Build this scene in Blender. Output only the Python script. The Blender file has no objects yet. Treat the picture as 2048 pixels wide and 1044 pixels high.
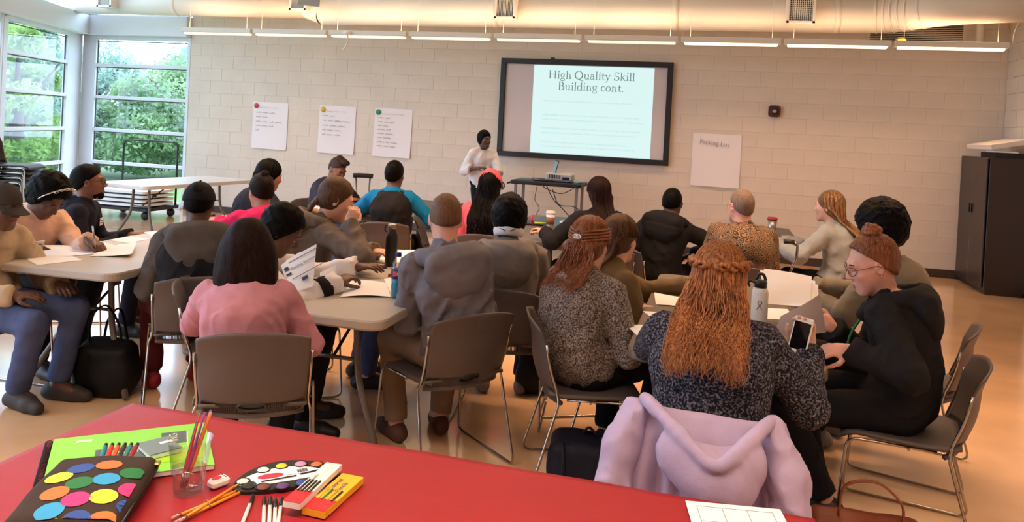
import bpy, bmesh, math, random
import numpy as np
from mathutils import Vector, Matrix
R = math.radians
rng = np.random.default_rng(7)
random.seed(7)
SC = bpy.context.scene
COL = SC.collection
# ------------------------------------------------------------------ camera
F_PX, CX, CY, YAW, PITCH, ROLL, CAM_H = 1540.0, 1024.0, 276.0, 15.0, 0.65, 2.96, 1.60
_y, _p, _r = R(YAW), R(PITCH), R(ROLL)
C_F = np.array([-math.sin(_y)*math.cos(_p), math.cos(_y)*math.cos(_p), -math.sin(_p)])
_rt = np.array([math.cos(_y), math.sin(_y), 0.0]); _up = np.cross(_rt, C_F)
C_R = math.cos(_r)*_rt + math.sin(_r)*_up
C_U = -math.sin(_r)*_rt + math.cos(_r)*_up
cd = bpy.data.cameras.new('camera'); cam = bpy.data.objects.new('camera', cd); COL.objects.link(cam)
m = Matrix(((C_R[0], C_U[0], -C_F[0], 0), (C_R[1], C_U[1], -C_F[1], 0), (C_R[2], C_U[2], -C_F[2], CAM_H), (0, 0, 0, 1)))
cam.matrix_world = m
cd.sensor_width = 36.0; cd.lens = F_PX/2048*36; cd.shift_y = (CY-522)/2048; cd.clip_start = .05; cd.clip_end = 300
SC.camera = cam
# ------------------------------------------------------------------ world, exposure
EXPOSURE = -0.28
SC.view_settings.view_transform = 'Standard'; SC.view_settings.look = 'None'
SC.view_settings.exposure = EXPOSURE; SC.view_settings.gamma = 1; SC.view_settings.use_curve_mapping = False
W = bpy.data.worlds.new('overcast_sky'); SC.world = W; W.use_nodes = True
_bg = W.node_tree.nodes['Background']; _bg.inputs[0].default_value = (.63, .77, 1.0, 1); _bg.inputs[1].default_value = 9.8
LAMP_UP, LAMP_DOWN = 9.0, 6.5          # watts per 1.2 m tube module
WARM, WARM_NEAR = (1.0, .60, .34), (1.0, .75, .56)
HALL = (3.8, 3.6)                               # output gain of the two unseen rows added to light the hall

def lin(c):
    o = []
    for v in c[:3]:
        v = v/255.0
        o.append(v/12.92 if v <= .04045 else ((v+.055)/1.055)**2.4)
    return tuple(o)+(1.0,)
MATS = {}
def mat(name, col, rough=.6, metal=0.0, var=0.0, vscale=8.0, bump=0.0, bscale=60.0, spec=.5, stretch=None, col2=None, emit=None, estr=0.0, contrast=None, sheen=0.0, alpha=1.0):
    """procedural principled material; var/col2 = noise colour variation, bump = fine noise relief"""
    if name in MATS: return MATS[name]
    m = bpy.data.materials.new(name); m.use_nodes = True; MATS[name] = m
    nt = m.node_tree; b = nt.nodes['Principled BSDF']; N = nt.nodes; L = nt.links
    c = lin(col); b.inputs['Base Color'].default_value = c; b.inputs['Roughness'].default_value = rough
    b.inputs['Metallic'].default_value = metal; b.inputs['Specular IOR Level'].default_value = spec
    if sheen: b.inputs['Sheen Weight'].default_value = sheen
    if emit: b.inputs['Emission Color'].default_value = lin(emit); b.inputs['Emission Strength'].default_value = estr
    if alpha < 1: b.inputs['Alpha'].default_value = alpha
    if var or col2 or bump:
        tc = N.new('ShaderNodeTexCoord'); mp = N.new('ShaderNodeMapping'); L.new(tc.outputs['Object'], mp.inputs[0])
        if stretch: mp.inputs['Scale'].default_value = stretch
    if var or col2:
        n = N.new('ShaderNodeTexNoise'); n.inputs['Scale'].default_value = vscale; n.inputs['Detail'].default_value = 4
        L.new(mp.outputs[0], n.inputs['Vector'])
        cr = N.new('ShaderNodeValToRGB'); a, z = contrast or (.35, .65)
        cr.color_ramp.elements[0].position = a; cr.color_ramp.elements[1].position = z
        if col2: c0, c1 = c, lin(col2)
        else: c0 = tuple(v*(1-var) for v in c[:3])+(1,); c1 = tuple(min(1, v*(1+var)) for v in c[:3])+(1,)
        cr.color_ramp.elements[0].color = c0; cr.color_ramp.elements[1].color = c1
        L.new(n.outputs['Fac'], cr.inputs[0]); L.new(cr.outputs[0], b.inputs['Base Color'])
    if bump:
        n2 = N.new('ShaderNodeTexNoise'); n2.inputs['Scale'].default_value = bscale; n2.inputs['Detail'].default_value = 3
        L.new(mp.outputs[0], n2.inputs['Vector'])
        bp = N.new('ShaderNodeBump'); bp.inputs['Strength'].default_value = bump; bp.inputs['Distance'].default_value = .01
        L.new(n2.outputs['Fac'], bp.inputs['Height']); L.new(bp.outputs[0], b.inputs['Normal'])
    return m
def hair_mat(name, col, col2, rough=.5):
    """hair: per-lock tone from a mesh attribute plus fine streaks along the strand"""
    if name in MATS: return MATS[name]
    m = mat(name, col, rough, col2=col2, vscale=3, stretch=(55, 55, 3.5), bump=.25, bscale=5, spec=.07 if max(col) < 60 else .22)
    nt = m.node_tree; N = nt.nodes; L = nt.links; b = N['Principled BSDF']
    at_ = N.new('ShaderNodeAttribute'); at_.attribute_name = 'tone'
    mx = N.new('ShaderNodeMix'); mx.data_type = 'RGBA'; mx.blend_type = 'MULTIPLY'; mx.inputs['Factor'].default_value = 1
    mr = N.new('ShaderNodeMapRange'); mr.inputs['To Min'].default_value = .72; mr.inputs['To Max'].default_value = 1.35
    L.new(at_.outputs['Fac'], mr.inputs[0])
    src = b.inputs['Base Color'].links[0].from_socket
    L.new(src, mx.inputs[6]); L.new(mr.outputs[0], mx.inputs[7]); L.new(mx.outputs[2], b.inputs['Base Color'])
    return m
# ------------------------------------------------------------------ pixels of the photograph -> points of the place
def _ray(px, py): return C_F + C_R*((px-CX)/F_PX) - C_U*((py-CY)/F_PX)
O_ = np.array([0, 0, CAM_H])
def at_z(px, py, z):
    d = _ray(px, py); return O_ + d*((z-CAM_H)/d[2])
def at_y(px, py, Y):
    d = _ray(px, py); return O_ + d*(Y/d[1])
def A(*v): return np.array(v, float)
def nrm(v): v = np.asarray(v, float); return v/max(1e-9, np.linalg.norm(v))
# ------------------------------------------------------------------ objects
def props(o, label=None, cat=None, group=None, kind=None):
    if label: o['label'] = label
    if cat: o['category'] = cat
    if group: o['group'] = group
    if kind: o['kind'] = kind
    return o
def empty(name, loc, label=None, cat=None, group=None, rz=0.0, kind=None):
    o = bpy.data.objects.new(name, None); COL.objects.link(o); o.location = tuple(float(v) for v in loc); o.rotation_euler = (0, 0, rz)
    o.empty_display_size = .05
    return props(o, label, cat, group, kind)
def link(name, me, parent=None, loc=None):
    o = bpy.data.objects.new(name, me); COL.objects.link(o)
    if parent is not None: o.parent = parent
    if loc is not None: o.location = tuple(float(v) for v in loc)
    return o
def np_mesh(name, v, f, mats, smooth=True, tone=None, mi=None):
    """v (n,3), f list/array of quads or triangles (or list of mixed tuples)"""
    me = bpy.data.meshes.new(name)
    v = np.asarray(v, np.float32)
    if isinstance(f, np.ndarray):
        k = f.shape[1]; n = len(f)
        me.vertices.add(len(v)); me.vertices.foreach_set('co', v.ravel())
        me.loops.add(n*k); me.loops.foreach_set('vertex_index', f.astype(np.int32).ravel())
        me.polygons.add(n); me.polygons.foreach_set('loop_start', np.arange(0, n*k, k, dtype=np.int32))
        me.polygons.foreach_set('loop_total', np.full(n, k, np.int32)) if False else None
    else:
        me.from_pydata([tuple(map(float, p)) for p in v], [], [tuple(map(int, q)) for q in f])
    if not isinstance(mats, (list, tuple)): mats = [mats]
    for q in mats: me.materials.append(q)
    if mi is not None: me.polygons.foreach_set('material_index', np.asarray(mi, np.int32))
    me.polygons.foreach_set('use_smooth', np.full(len(me.polygons), bool(smooth)))
    if tone is not None:
        a = me.attributes.new('tone', 'FLOAT', 'POINT'); a.data.foreach_set('value', np.asarray(tone, np.float32))
    me.update(calc_edges=True); me.validate()
    return me
class MB:
    """collects simple shapes into one mesh"""
    def __init__(s): s.v = []; s.f = []; s.t = []; s.m = []; s.cm = 0; s.sm = []
    def add(s, v, f, tone=.5, smooth=False):
        o = len(s.v)
        s.v += [tuple(map(float, p)) for p in v]
        s.f += [tuple(int(i)+o for i in q) for q in f]; s.t += [tone]*len(v); s.m += [s.cm]*len(f); s.sm += [smooth]*len(f)
        return s
    def box(s, c, size, rot=None, bev=0.0):
        hx, hy, hz = [d/2 for d in size]; c = np.asarray(c, float); M = np.eye(3) if rot is None else np.asarray(rot)
        if bev <= 0:
            P = [(-hx, -hy, -hz), (hx, -hy, -hz), (hx, hy, -hz), (-hx, hy, -hz), (-hx, -hy, hz), (hx, -hy, hz), (hx, hy, hz), (-hx, hy, hz)]
            Fc = [(0, 3, 2, 1), (4, 5, 6, 7), (0, 1, 5, 4), (1, 2, 6, 5), (2, 3, 7, 6), (3, 0, 4, 7)]
        else:
            b = min(bev, hx*.95, hy*.95, hz*.95); P = []; ix = {}
            for sx in (-1, 1):
                for sy in (-1, 1):
                    for sz in (-1, 1):
                        for k in range(3):
                            d = [hx-b, hy-b, hz-b]; d[k] += b
                            ix[(sx, sy, sz, k)] = len(P); P.append((sx*d[0], sy*d[1], sz*d[2]))
            Fc = []
            for k in range(3):
                a1, a2 = [a for a in range(3) if a != k]
                for sk in (-1, 1):
                    q = []
                    for s1, s2 in ((-1, -1), (1, -1), (1, 1), (-1, 1)):
                        g = [0, 0, 0]; g[k] = sk; g[a1] = s1; g[a2] = s2; q.append(ix[(*g, k)])
                    flip = (sk > 0) != (k == 1)
                    Fc.append(tuple(q) if flip else tuple(q[::-1]))
            for k in range(3):       # edges along axis k
                a1, a2 = [a for a in range(3) if a != k]
                for s1 in (-1, 1):
                    for s2 in (-1, 1):
                        g0 = [0, 0, 0]; g0[k] = -1; g0[a1] = s1; g0[a2] = s2; g1 = list(g0); g1[k] = 1
                        q = (ix[(*g0, a1)], ix[(*g1, a1)], ix[(*g1, a2)], ix[(*g0, a2)])
                        Fc.append(q if (s1*s2 > 0) != (k == 1) else q[::-1])
            for sx in (-1, 1):
                for sy in (-1, 1):
                    for sz in (-1, 1):
                        q = tuple(ix[(sx, sy, sz, k)] for k in range(3)); Fc.append(q if sx*sy*sz > 0 else q[::-1])
        return s.add([c + M @ np.array(p) for p in P], Fc)
    def tube(s, pts, r, n=8, closed=False, cap=True, tone=.5, flat=1.0, upv=None):
        pts = [np.asarray(p, float) for p in pts]; m = len(pts)
        rr = r if isinstance(r, (list, tuple, np.ndarray)) else [r]*m
        V = []; prev = None
        for i, p in enumerate(pts):
            a = pts[(i-1) % m] if (closed or i > 0) else p; b = pts[(i+1) % m] if (closed or i < m-1) else p
            t = nrm(b-a)
            if prev is None:
                h = np.array(upv, float) if upv is not None else (np.array([0, 0, 1.]) if abs(t[2]) < .9 else np.array([1., 0, 0]))
                u = nrm(h - t*(h @ t))
            else: u = nrm(prev - t*(prev @ t))
            prev = u; w = np.cross(t, u)
            for j in range(n):
                an = 2*math.pi*j/n; V.append(p + rr[i]*(math.cos(an)*u*flat + math.sin(an)*w))
        Fc = []
        for i in range(m if closed else m-1):
            for j in range(n):
                a = i*n+j; b = i*n+(j+1) % n; c = ((i+1) % m)*n+(j+1) % n; d = ((i+1) % m)*n+j
                Fc.append((a, b, c, d))
        s.add(V, Fc, tone, True)
        if cap and not closed:
            o = len(s.v)-len(V)
            s.f.append(tuple(o+j for j in range(n))[::-1]); s.f.append(tuple(o+(m-1)*n+j for j in range(n))); s.m += [s.cm]*2; s.sm += [False]*2
        return s
    def lathe(s, c, prof, n=24, axis=None):
        """prof: list of (r,z) from bottom up, about +Z at c"""
        c = np.asarray(c, float); V = []; Fc = []
        M = np.eye(3) if axis is None else frame_z(axis)
        for r, z in prof:
            for j in range(n):
                an = 2*math.pi*j/n; V.append(c + M @ np.array([r*math.cos(an), r*math.sin(an), z]))
        for i in range(len(prof)-1):
            for j in range(n): Fc.append((i*n+j, i*n+(j+1) % n, (i+1)*n+(j+1) % n, (i+1)*n+j))
        if prof[0][0] > 1e-6: Fc.append(tuple(range(n))[::-1])
        if prof[-1][0] > 1e-6: Fc.append(tuple((len(prof)-1)*n+j for j in range(n)))
        return s.add(V, Fc, smooth=True)
    def prism(s, poly, z0, z1, M=None, c=(0, 0, 0)):
        n = len(poly); c = np.asarray(c, float); M = np.eye(3) if M is None else np.asarray(M)
        V = [c + M @ np.array([x, y, z0]) for x, y in poly] + [c + M @ np.array([x, y, z1]) for x, y in poly]
        Fc = [tuple(range(n))[::-1], tuple(range(n, 2*n))] + [(i, (i+1) % n, n+(i+1) % n, n+i) for i in range(n)]
        return s.add(V, Fc)
    def sphere(s, c, r, n=12, m=8, M=None):
        c = np.asarray(c, float); r = np.broadcast_to(r, 3); M = np.eye(3) if M is None else M; V = []; Fc = []
        for i in range(m+1):
            a = math.pi*i/m
            for j in range(n):
                b = 2*math.pi*j/n; V.append(c + M @ (r*np.array([math.sin(a)*math.cos(b), math.sin(a)*math.sin(b), -math.cos(a)])))
        for i in range(m):
            for j in range(n): Fc.append((i*n+j, i*n+(j+1) % n, (i+1)*n+(j+1) % n, (i+1)*n+j))
        return s.add(V, Fc, smooth=True)
    def mesh(s, name, mats, smooth=None):
        if not isinstance(mats, (list, tuple)): mats = [mats]
        me = bpy.data.meshes.new(name); me.from_pydata(s.v, [], s.f)
        for q in mats: me.materials.append(q)
        me.polygons.foreach_set('material_index', s.m)
        me.polygons.foreach_set('use_smooth', s.sm if smooth is None else [smooth]*len(s.f))
        a = me.attributes.new('tone', 'FLOAT', 'POINT'); a.data.foreach_set('value', s.t)
        me.update(); return me
    def build(s, name, mats, parent=None, loc=None, smooth=None):
        return link(name, s.mesh(name, mats, smooth), parent, loc)
def frame_z(d):
    d = nrm(d); h = np.array([0, 0, 1.]) if abs(d[2]) < .95 else np.array([0, 1., 0]); x = nrm(np.cross(h, d)); return np.array([x, np.cross(d, x), d]).T
def rotz(a): c, s = math.cos(a), math.sin(a); return np.array([[c, -s, 0], [s, c, 0], [0, 0, 1.]])
def rotx(a): c, s = math.cos(a), math.sin(a); return np.array([[1., 0, 0], [0, c, -s], [0, s, c]])
def roty(a): c, s = math.cos(a), math.sin(a); return np.array([[c, 0, s], [0, 1., 0], [-s, 0, c]])
def bez(pts, n=12):
    """Catmull-Rom through pts"""
    P = [np.asarray(p, float) for p in pts]; P = [2*P[0]-P[1]]+P+[2*P[-1]-P[-2]]; out = []
    for i in range(1, len(P)-2):
        for k in range(n):
            t = k/n; a, b, c, d = P[i-1:i+3]
            out.append(.5*((2*b)+(-a+c)*t+(2*a-5*b+4*c-d)*t*t+(-a+3*b-3*c+d)*t**3))
    out.append(P[-2]); return out
def fillet(pts, r, n=5):
    """polyline with rounded corners"""
    P = [np.asarray(p, float) for p in pts]; out = [P[0]]
    for i in range(1, len(P)-1):
        a, b, c = P[i-1:i+2]; d1 = a-b; d2 = c-b; l = min(r, np.linalg.norm(d1)*.45, np.linalg.norm(d2)*.45)
        s0 = b+nrm(d1)*l; s1 = b+nrm(d2)*l
        for k in range(n+1):
            t = k/n; out.append((1-t)**2*s0+2*t*(1-t)*b+t*t*s1)
    out.append(P[-1]); return out
def rrect(w, d, r, n=5):
    out = []
    for cx, cy, a0 in ((w/2-r, d/2-r, 0), (-w/2+r, d/2-r, 90), (-w/2+r, -d/2+r, 180), (w/2-r, -d/2+r, 270)):
        for k in range(n+1): a = R(a0+90*k/n); out.append((cx+r*math.cos(a), cy+r*math.sin(a)))
    return out
def text_mesh(name, txt, size, m, align='LEFT'):
    cu = bpy.data.curves.new(name, 'FONT'); cu.body = txt; cu.size = size; cu.align_x = align; cu.resolution_u = 3
    o = bpy.data.objects.new(name, cu); COL.objects.link(o)
    dg = bpy.context.evaluated_depsgraph_get(); me = bpy.data.meshes.new_from_object(o.evaluated_get(dg))
    bpy.data.objects.remove(o); bpy.data.curves.remove(cu); me.materials.clear(); me.materials.append(m); me.name = name
    return me
def place_M(o, M, loc):
    """M: 3x3 columns = local axes in the parent's space"""
    o.matrix_basis = Matrix([list(map(float, M[i]))+[float(loc[i])] for i in range(3)]+[[0, 0, 0, 1]])
# ------------------------------------------------------------------ signed distance modelling (people, cloth, bags)
def smin(a, b, k):
    h = np.clip(.5+.5*(b-a)/k, 0, 1); return b+(a-b)*h-k*h*(1-h)
def RC(a, b, r1, r2=None, k=.02, op='u', clip=None): return dict(t='rc', a=np.asarray(a, float), b=np.asarray(b, float), r1=r1, r2=r1 if r2 is None else r2, k=k, op=op, clip=clip)
def EL(c, r, M=None, k=.02, op='u', clip=None): return dict(t='el', c=np.asarray(c, float), r=np.asarray(r, float), M=np.eye(3) if M is None else np.asarray(M), k=k, op=op, clip=clip)
def BX(c, h, M=None, rd=.01, k=.01, op='u', clip=None): return dict(t='bx', c=np.asarray(c, float), r=np.asarray(h, float), M=np.eye(3) if M is None else np.asarray(M), rd=rd, k=k, op=op, clip=clip)
def _bb(p):
    if p['t'] == 'rc':
        lo = np.minimum(p['a']-p['r1'], p['b']-p['r2']); hi = np.maximum(p['a']+p['r1'], p['b']+p['r2'])
    else:
        e = np.sqrt(((p['M']*p['r'])**2).sum(1)) if p['t'] == 'el' else np.abs(p['M']) @ p['r']
        lo, hi = p['c']-e, p['c']+e
    return lo, hi
def folds(P, amp, fr=1.0, seed=0):
    x, y, z = P[..., 0]*fr, P[..., 1]*fr, P[..., 2]*fr
    a = np.sin(17*x+9*y+seed+2.2*np.sin(11*z+5*x+seed*1.7)); b = np.sin(23*z-13*x+7*y+seed*2.1+1.8*np.sin(9*y+13*x))
    c = np.sin(31*y+21*z+12*x+seed*.7+1.5*np.sin(17*x-9*z)); return amp*(.45*a+.35*b+.3*c)
def _h3(i, j, k):
    n = (i*374761393+j*668265263+k*1274126177) & 0x7fffffff
    n = ((n ^ (n >> 13))*1274126177) & 0x7fffffff
    return ((n ^ (n >> 16)) & 0xffff)/65535.0
def vnoise(P):
    I = np.floor(P).astype(np.int64); f = P-I; f = f*f*(3-2*f); r = 0
    for a in (0, 1):
        for b in (0, 1):
            for c in (0, 1):
                w = (f[..., 0] if a else 1-f[..., 0])*(f[..., 1] if b else 1-f[..., 1])*(f[..., 2] if c else 1-f[..., 2])
                r = r+w*_h3(I[..., 0]+a, I[..., 1]+b, I[..., 2]+c)
    return r
def creases(P, amp, seed=0.0, M=None, st=(9., 9., 5.)):
    """cloth wrinkles: ridged warped noise, longer along the third axis of M"""
    Q = P if M is None else P @ M
    Q = Q*np.array(st)+seed*3.7
    W1 = vnoise(Q*.6+11.3)-.5; Q = Q+np.stack([W1*1.6, -W1*1.3, W1*1.1], -1)
    a = 1-2*np.abs(vnoise(Q)-.5); b = 1-2*np.abs(vnoise(Q*2.1+5.1)-.5)
    return -amp*((a**3-.35)+.45*(b**3-.35))
def nets(Fd, org, vx):
    """naive surface nets -> verts, quads"""
    ins = Fd < 0
    nx, ny, nz = Fd.shape
    c8 = np.zeros((nx-1, ny-1, nz-1), np.int8)
    for i in (0, 1):
        for j in (0, 1):
            for k in (0, 1): c8 += ins[i:nx-1+i, j:ny-1+j, k:nz-1+k]
    act = (c8 > 0) & (c8 < 8)
    ci = np.argwhere(act); idx = np.full(act.shape, -1, np.int64); idx[act] = np.arange(len(ci))
    acc = np.zeros((len(ci), 3)); cnt = np.zeros(len(ci))
    cor = [(i, j, k) for i in (0, 1) for j in (0, 1) for k in (0, 1)]
    val = {c: Fd[ci[:, 0]+c[0], ci[:, 1]+c[1], ci[:, 2]+c[2]] for c in cor}
    for c in cor:
        for ax in range(3):
            if c[ax] == 0:
                d = list(c); d[ax] = 1; d = tuple(d); a, b = val[c], val[d]; m_ = (a < 0) != (b < 0)
                t = np.where(m_, a/np.where(a == b, 1, a-b), 0)
                p = np.array(c, float)[None].repeat(len(ci), 0); p[:, ax] += t
                acc[m_] += p[m_]; cnt[m_] += 1
    V = (ci+acc/np.maximum(cnt, 1)[:, None])*vx+org
    quads = []
    for ax in range(3):
        u, w = (ax+1) % 3, (ax+2) % 3
        s0 = [slice(None)]*3; s1 = [slice(None)]*3; s0[ax] = slice(0, -1); s1[ax] = slice(1, None)
        for d in (u, w): s0[d] = slice(1, -1); s1[d] = slice(1, -1)
        a, b = ins[tuple(s0)], ins[tuple(s1)]; e = np.argwhere(a != b)
        if not len(e): continue
        base = e.copy(); base[:, u] += 1; base[:, w] += 1
        fl = a[tuple(e.T)]
        def g(du, dw):
            q = base.copy(); q[:, u] += du; q[:, w] += dw; return idx[tuple(q.T)]
        q = np.stack([g(-1, -1), g(0, -1), g(0, 0), g(-1, 0)], 1)
        q[~fl] = q[~fl][:, ::-1]; quads.append(q)
    Q = np.concatenate(quads) if quads else np.zeros((0, 4), int)
    return V, Q[(Q >= 0).all(1)]
def sdf(prims, vx, noise=None, off=(0, 0, 0), sm=1):
    bbs = [_bb(p) for p in prims if p['op'] == 'u']
    lo = np.min([b[0] for b in bbs], 0)-4*vx; hi = np.max([b[1] for b in bbs], 0)+4*vx
    n = np.ceil((hi-lo)/vx).astype(int)+1
    ax = [lo[i]+vx*np.arange(n[i]) for i in range(3)]
    Fd = np.full(n, .25, np.float32)
    for p in prims:
        l, h = _bb(p); mgn = p['k']*1.5+3*vx
        i0 = np.clip(((l-mgn-lo)/vx).astype(int), 0, n-1); i1 = np.clip(((h+mgn-lo)/vx).astype(int)+2, 1, n)
        if (i1 <= i0).any(): continue
        sl = tuple(slice(a, b) for a, b in zip(i0, i1))
        P = np.stack(np.meshgrid(*[ax[i][sl[i]] for i in range(3)], indexing='ij'), -1)
        if p['t'] == 'rc':
            ab = p['b']-p['a']; q = P-p['a']; t = np.clip((q @ ab)/max(ab @ ab, 1e-9), 0, 1)
            d = np.linalg.norm(q-t[..., None]*ab, axis=-1)-(p['r1']+(p['r2']-p['r1'])*t)
        elif p['t'] == 'el':
            q = (P-p['c']) @ p['M']; k0 = np.linalg.norm(q/p['r'], axis=-1); k1 = np.linalg.norm(q/p['r']**2, axis=-1)
            d = k0*(k0-1)/np.maximum(k1, 1e-6)
        else:
            q = np.abs((P-p['c']) @ p['M'])-(p['r']-p['rd']); d = np.linalg.norm(np.maximum(q, 0), axis=-1)+np.minimum(q.max(-1), 0)-p['rd']
        if p['clip']:
            for pt, nn in p['clip']: d = np.maximum(d, (P-np.asarray(pt)) @ nrm(nn))
        if p['op'] == 'u': Fd[sl] = smin(Fd[sl], d, p['k'])
        elif p['op'] == 's': Fd[sl] = -smin(-Fd[sl], d, p['k'])
    if noise:
        P = np.stack(np.meshgrid(*ax, indexing='ij'), -1); msk = np.abs(Fd) < 4*vx
        Fd[msk] += noise(P[msk]).astype(np.float32)
    V, Q = nets(Fd, lo, vx)
    if sm and len(V):            # one light smoothing pass removes voxel ripple
        for _ in range(sm):
            acc = np.zeros_like(V); cnt = np.zeros(len(V))
            for i in range(4):
                a, b = Q[:, i], Q[:, (i+1) % 4]
                np.add.at(acc, a, V[b]); np.add.at(cnt, a, 1); np.add.at(acc, b, V[a]); np.add.at(cnt, b, 1)
            V = V*.5+.5*acc/np.maximum(cnt, 1)[:, None]
    return V-np.asarray(off, float), Q
def sdf_obj(name, prims, vx, m, parent, off, noise=None, sm=1):
    V, Q = sdf(prims, vx, noise, off, sm)
    return link(name, np_mesh(name, V, Q, m, True), parent)
# ================================================================== THE ROOM
WY = 10.85                                   # block face of the front wall
XR = 3.42                                    # right wall
XB = -8.44                                   # block wall starts here, glazing left of it
C0 = A(-10.61, WY, 0)                        # inner corner of the two glazed walls
DL = A(math.sin(R(22.5)), -math.cos(R(22.5)), 0)   # glazed left wall runs back this way
LN = A(DL[1], -DL[0], 0)                     # its outward normal (to the garden)
if LN[0] > 0: LN = -LN
YBACK, ZC = -2.6, 4.3
TL = (WY-YBACK)/-DL[1]
P_BL = C0+DL*TL
m_paint = mat('cream_block_paint', (214, 202, 188), .62, var=.035, vscale=2.2, bump=.22, bscale=90, spec=.35)
m_mortar = mat('painted_mortar', (214, 202, 188), .75, bump=.2, bscale=120)
m_floor = mat('polished_tan_floor', (226, 184, 142), .17, var=.10, vscale=1.7, bump=.010, bscale=5, spec=.5)
_b = m_floor.node_tree.nodes['Principled BSDF']; _b.inputs['Coat Weight'].default_value = .7; _b.inputs['Coat Roughness'].default_value = .09
m_ceil = mat('white_ceiling_paint', (226, 224, 218), .8)
m_alu = mat('white_window_aluminium', (214, 222, 230), .42, spec=.5)
m_gask = mat('dark_window_gasket', (52, 60, 64), .6)
m_panel = mat('white_beam_cladding', (216, 221, 228), .55)
m_base = mat('dark_brown_vinyl_base', (62, 50, 44), .5)
def glass_mat():
    m = bpy.data.materials.new('clear_window_glass'); m.use_nodes = True; nt = m.node_tree; nt.nodes.clear()
    o = nt.nodes.new('ShaderNodeOutputMaterial'); t = nt.nodes.new('ShaderNodeBsdfTransparent'); g = nt.nodes.new('ShaderNodeBsdfGlossy')
    x = nt.nodes.new('ShaderNodeMixShader'); f = nt.nodes.new('ShaderNodeLayerWeight'); f.inputs[0].default_value = .5
    pw = nt.nodes.new('ShaderNodeMath'); pw.operation = 'POWER'; pw.inputs[1].default_value = 5; ma = nt.nodes.new('ShaderNodeMath'); ma.operation = 'MULTIPLY_ADD'; ma.inputs[1].default_value = .55; ma.inputs[2].default_value = .025; nt.links.new(f.outputs['Facing'], pw.inputs[0]); nt.links.new(pw.outputs[0], ma.inputs[0])
    t.inputs[0].default_value = (.95, .97, .98, 1); g.inputs['Roughness'].default_value = .02
    nt.links.new(ma.outputs[0], x.inputs[0]); nt.links.new(t.outputs[0], x.inputs[1]); nt.links.new(g.outputs[0], x.inputs[2]); nt.links.new(x.outputs[0], o.inputs[0]); return m
m_glass = glass_mat()
def struct(o, label=None):
    props(o, label, kind='structure'); return o
# floor / ceiling / plain walls
def slab(name, poly, z0, z1, m): 
    mb = MB(); mb.prism(poly, z0, z1); return struct(mb.build(name, m))
poly = [(P_BL[0]-.3, YBACK-.2), (XR+.3, YBACK-.2), (XR+.3, WY+.4), (C0[0]-.25, WY+.4)]
slab('floor', poly, -.2, 0, m_floor)['label'] = 'glossy tan floor of the meeting hall'
slab('ceiling', poly, ZC, ZC+.2, m_ceil)['label'] = 'white painted ceiling'
mb = MB(); mb.box((XR/2+P_BL[0]/2, YBACK-.1, ZC/2), (XR-P_BL[0]+.6, .2, ZC)); struct(mb.build('wall_back', m_paint), 'cream painted wall behind the camera')
wf = MB(); wf.box(((XB+XR+.2)/2, WY+.128, ZC/2), (XR+.2-XB, .25, ZC)); wf = struct(wf.build('wall_front', m_mortar), 'cream painted block wall holding the screen and posters')
wr = MB(); wr.box((XR+.135, (WY+YBACK)/2, ZC/2), (.25, WY-YBACK, ZC)); wr = struct(wr.build('wall_right', m_mortar), 'cream painted block side wall behind the cabinet')
# concrete blocks, running bond, joints recessed
BW, BH, JT = .4064, .2032, .0028
def block_mesh(name, w):
    b = MB(); hx, hz = (w-JT)/2, (BH-JT)/2; c = .0012; d = .003
    V = [(-hx, 0, -hz), (hx, 0, -hz), (hx, 0, hz), (-hx, 0, hz), (-hx+c, -d, -hz+c), (hx-c, -d, -hz+c), (hx-c, -d, hz-c), (-hx+c, -d, hz-c)]
    b.add(V, [(4, 5, 6, 7), (0, 1, 5, 4), (1, 2, 6, 5), (2, 3, 7, 6), (3, 0, 4, 7)]); return b.mesh(name, m_paint, False), V
bm_full, VF = block_mesh('block', BW); 
cells = []
nrow = int(ZC/BH)+1
for r_ in range(nrow):
    zc = .105+BH*(r_+.5)
    if zc+BH/2 > ZC: continue
    x = XB+(0 if r_ % 2 else -BW/2)
    while x < XR-.02:
        a, b_ = max(x, XB), min(x+BW, XR)
        if b_-a > .06: cells.append(((a+b_)/2, zc, b_-a))
        x += BW
cells.sort(key=lambda c: (c[0]**2+WY**2+(c[1]-1.6)**2*1.5) + (60 if c[1] > 3.2 else 0))
rest = MB(); half = {}
for i, (x, z, w) in enumerate(cells):
    if i < 296:
        k = round(w, 2)
        me = bm_full if abs(w-BW) < .01 else half.setdefault(k, block_mesh('block', w)[0])
        link('block', me, wf, (x, WY+.003, z))
    else:
        hx, hz, c = (w-JT)/2, (BH-JT)/2, .0012
        V = [(x-hx, WY+.003, z-hz), (x+hx, WY+.003, z-hz), (x+hx, WY+.003, z+hz), (x-hx, WY+.003, z+hz), (x-hx+c, WY, z-hz+c), (x+hx-c, WY, z-hz+c), (x+hx-c, WY, z+hz-c), (x-hx+c, WY, z+hz-c)]
        rest.add(V, [(4, 5, 6, 7), (0, 1, 5, 4), (1, 2, 6, 5), (2, 3, 7, 6), (3, 0, 4, 7)])
props(rest.build('block_field', m_paint, wf), kind='stuff')
rr_ = MB()
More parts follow.
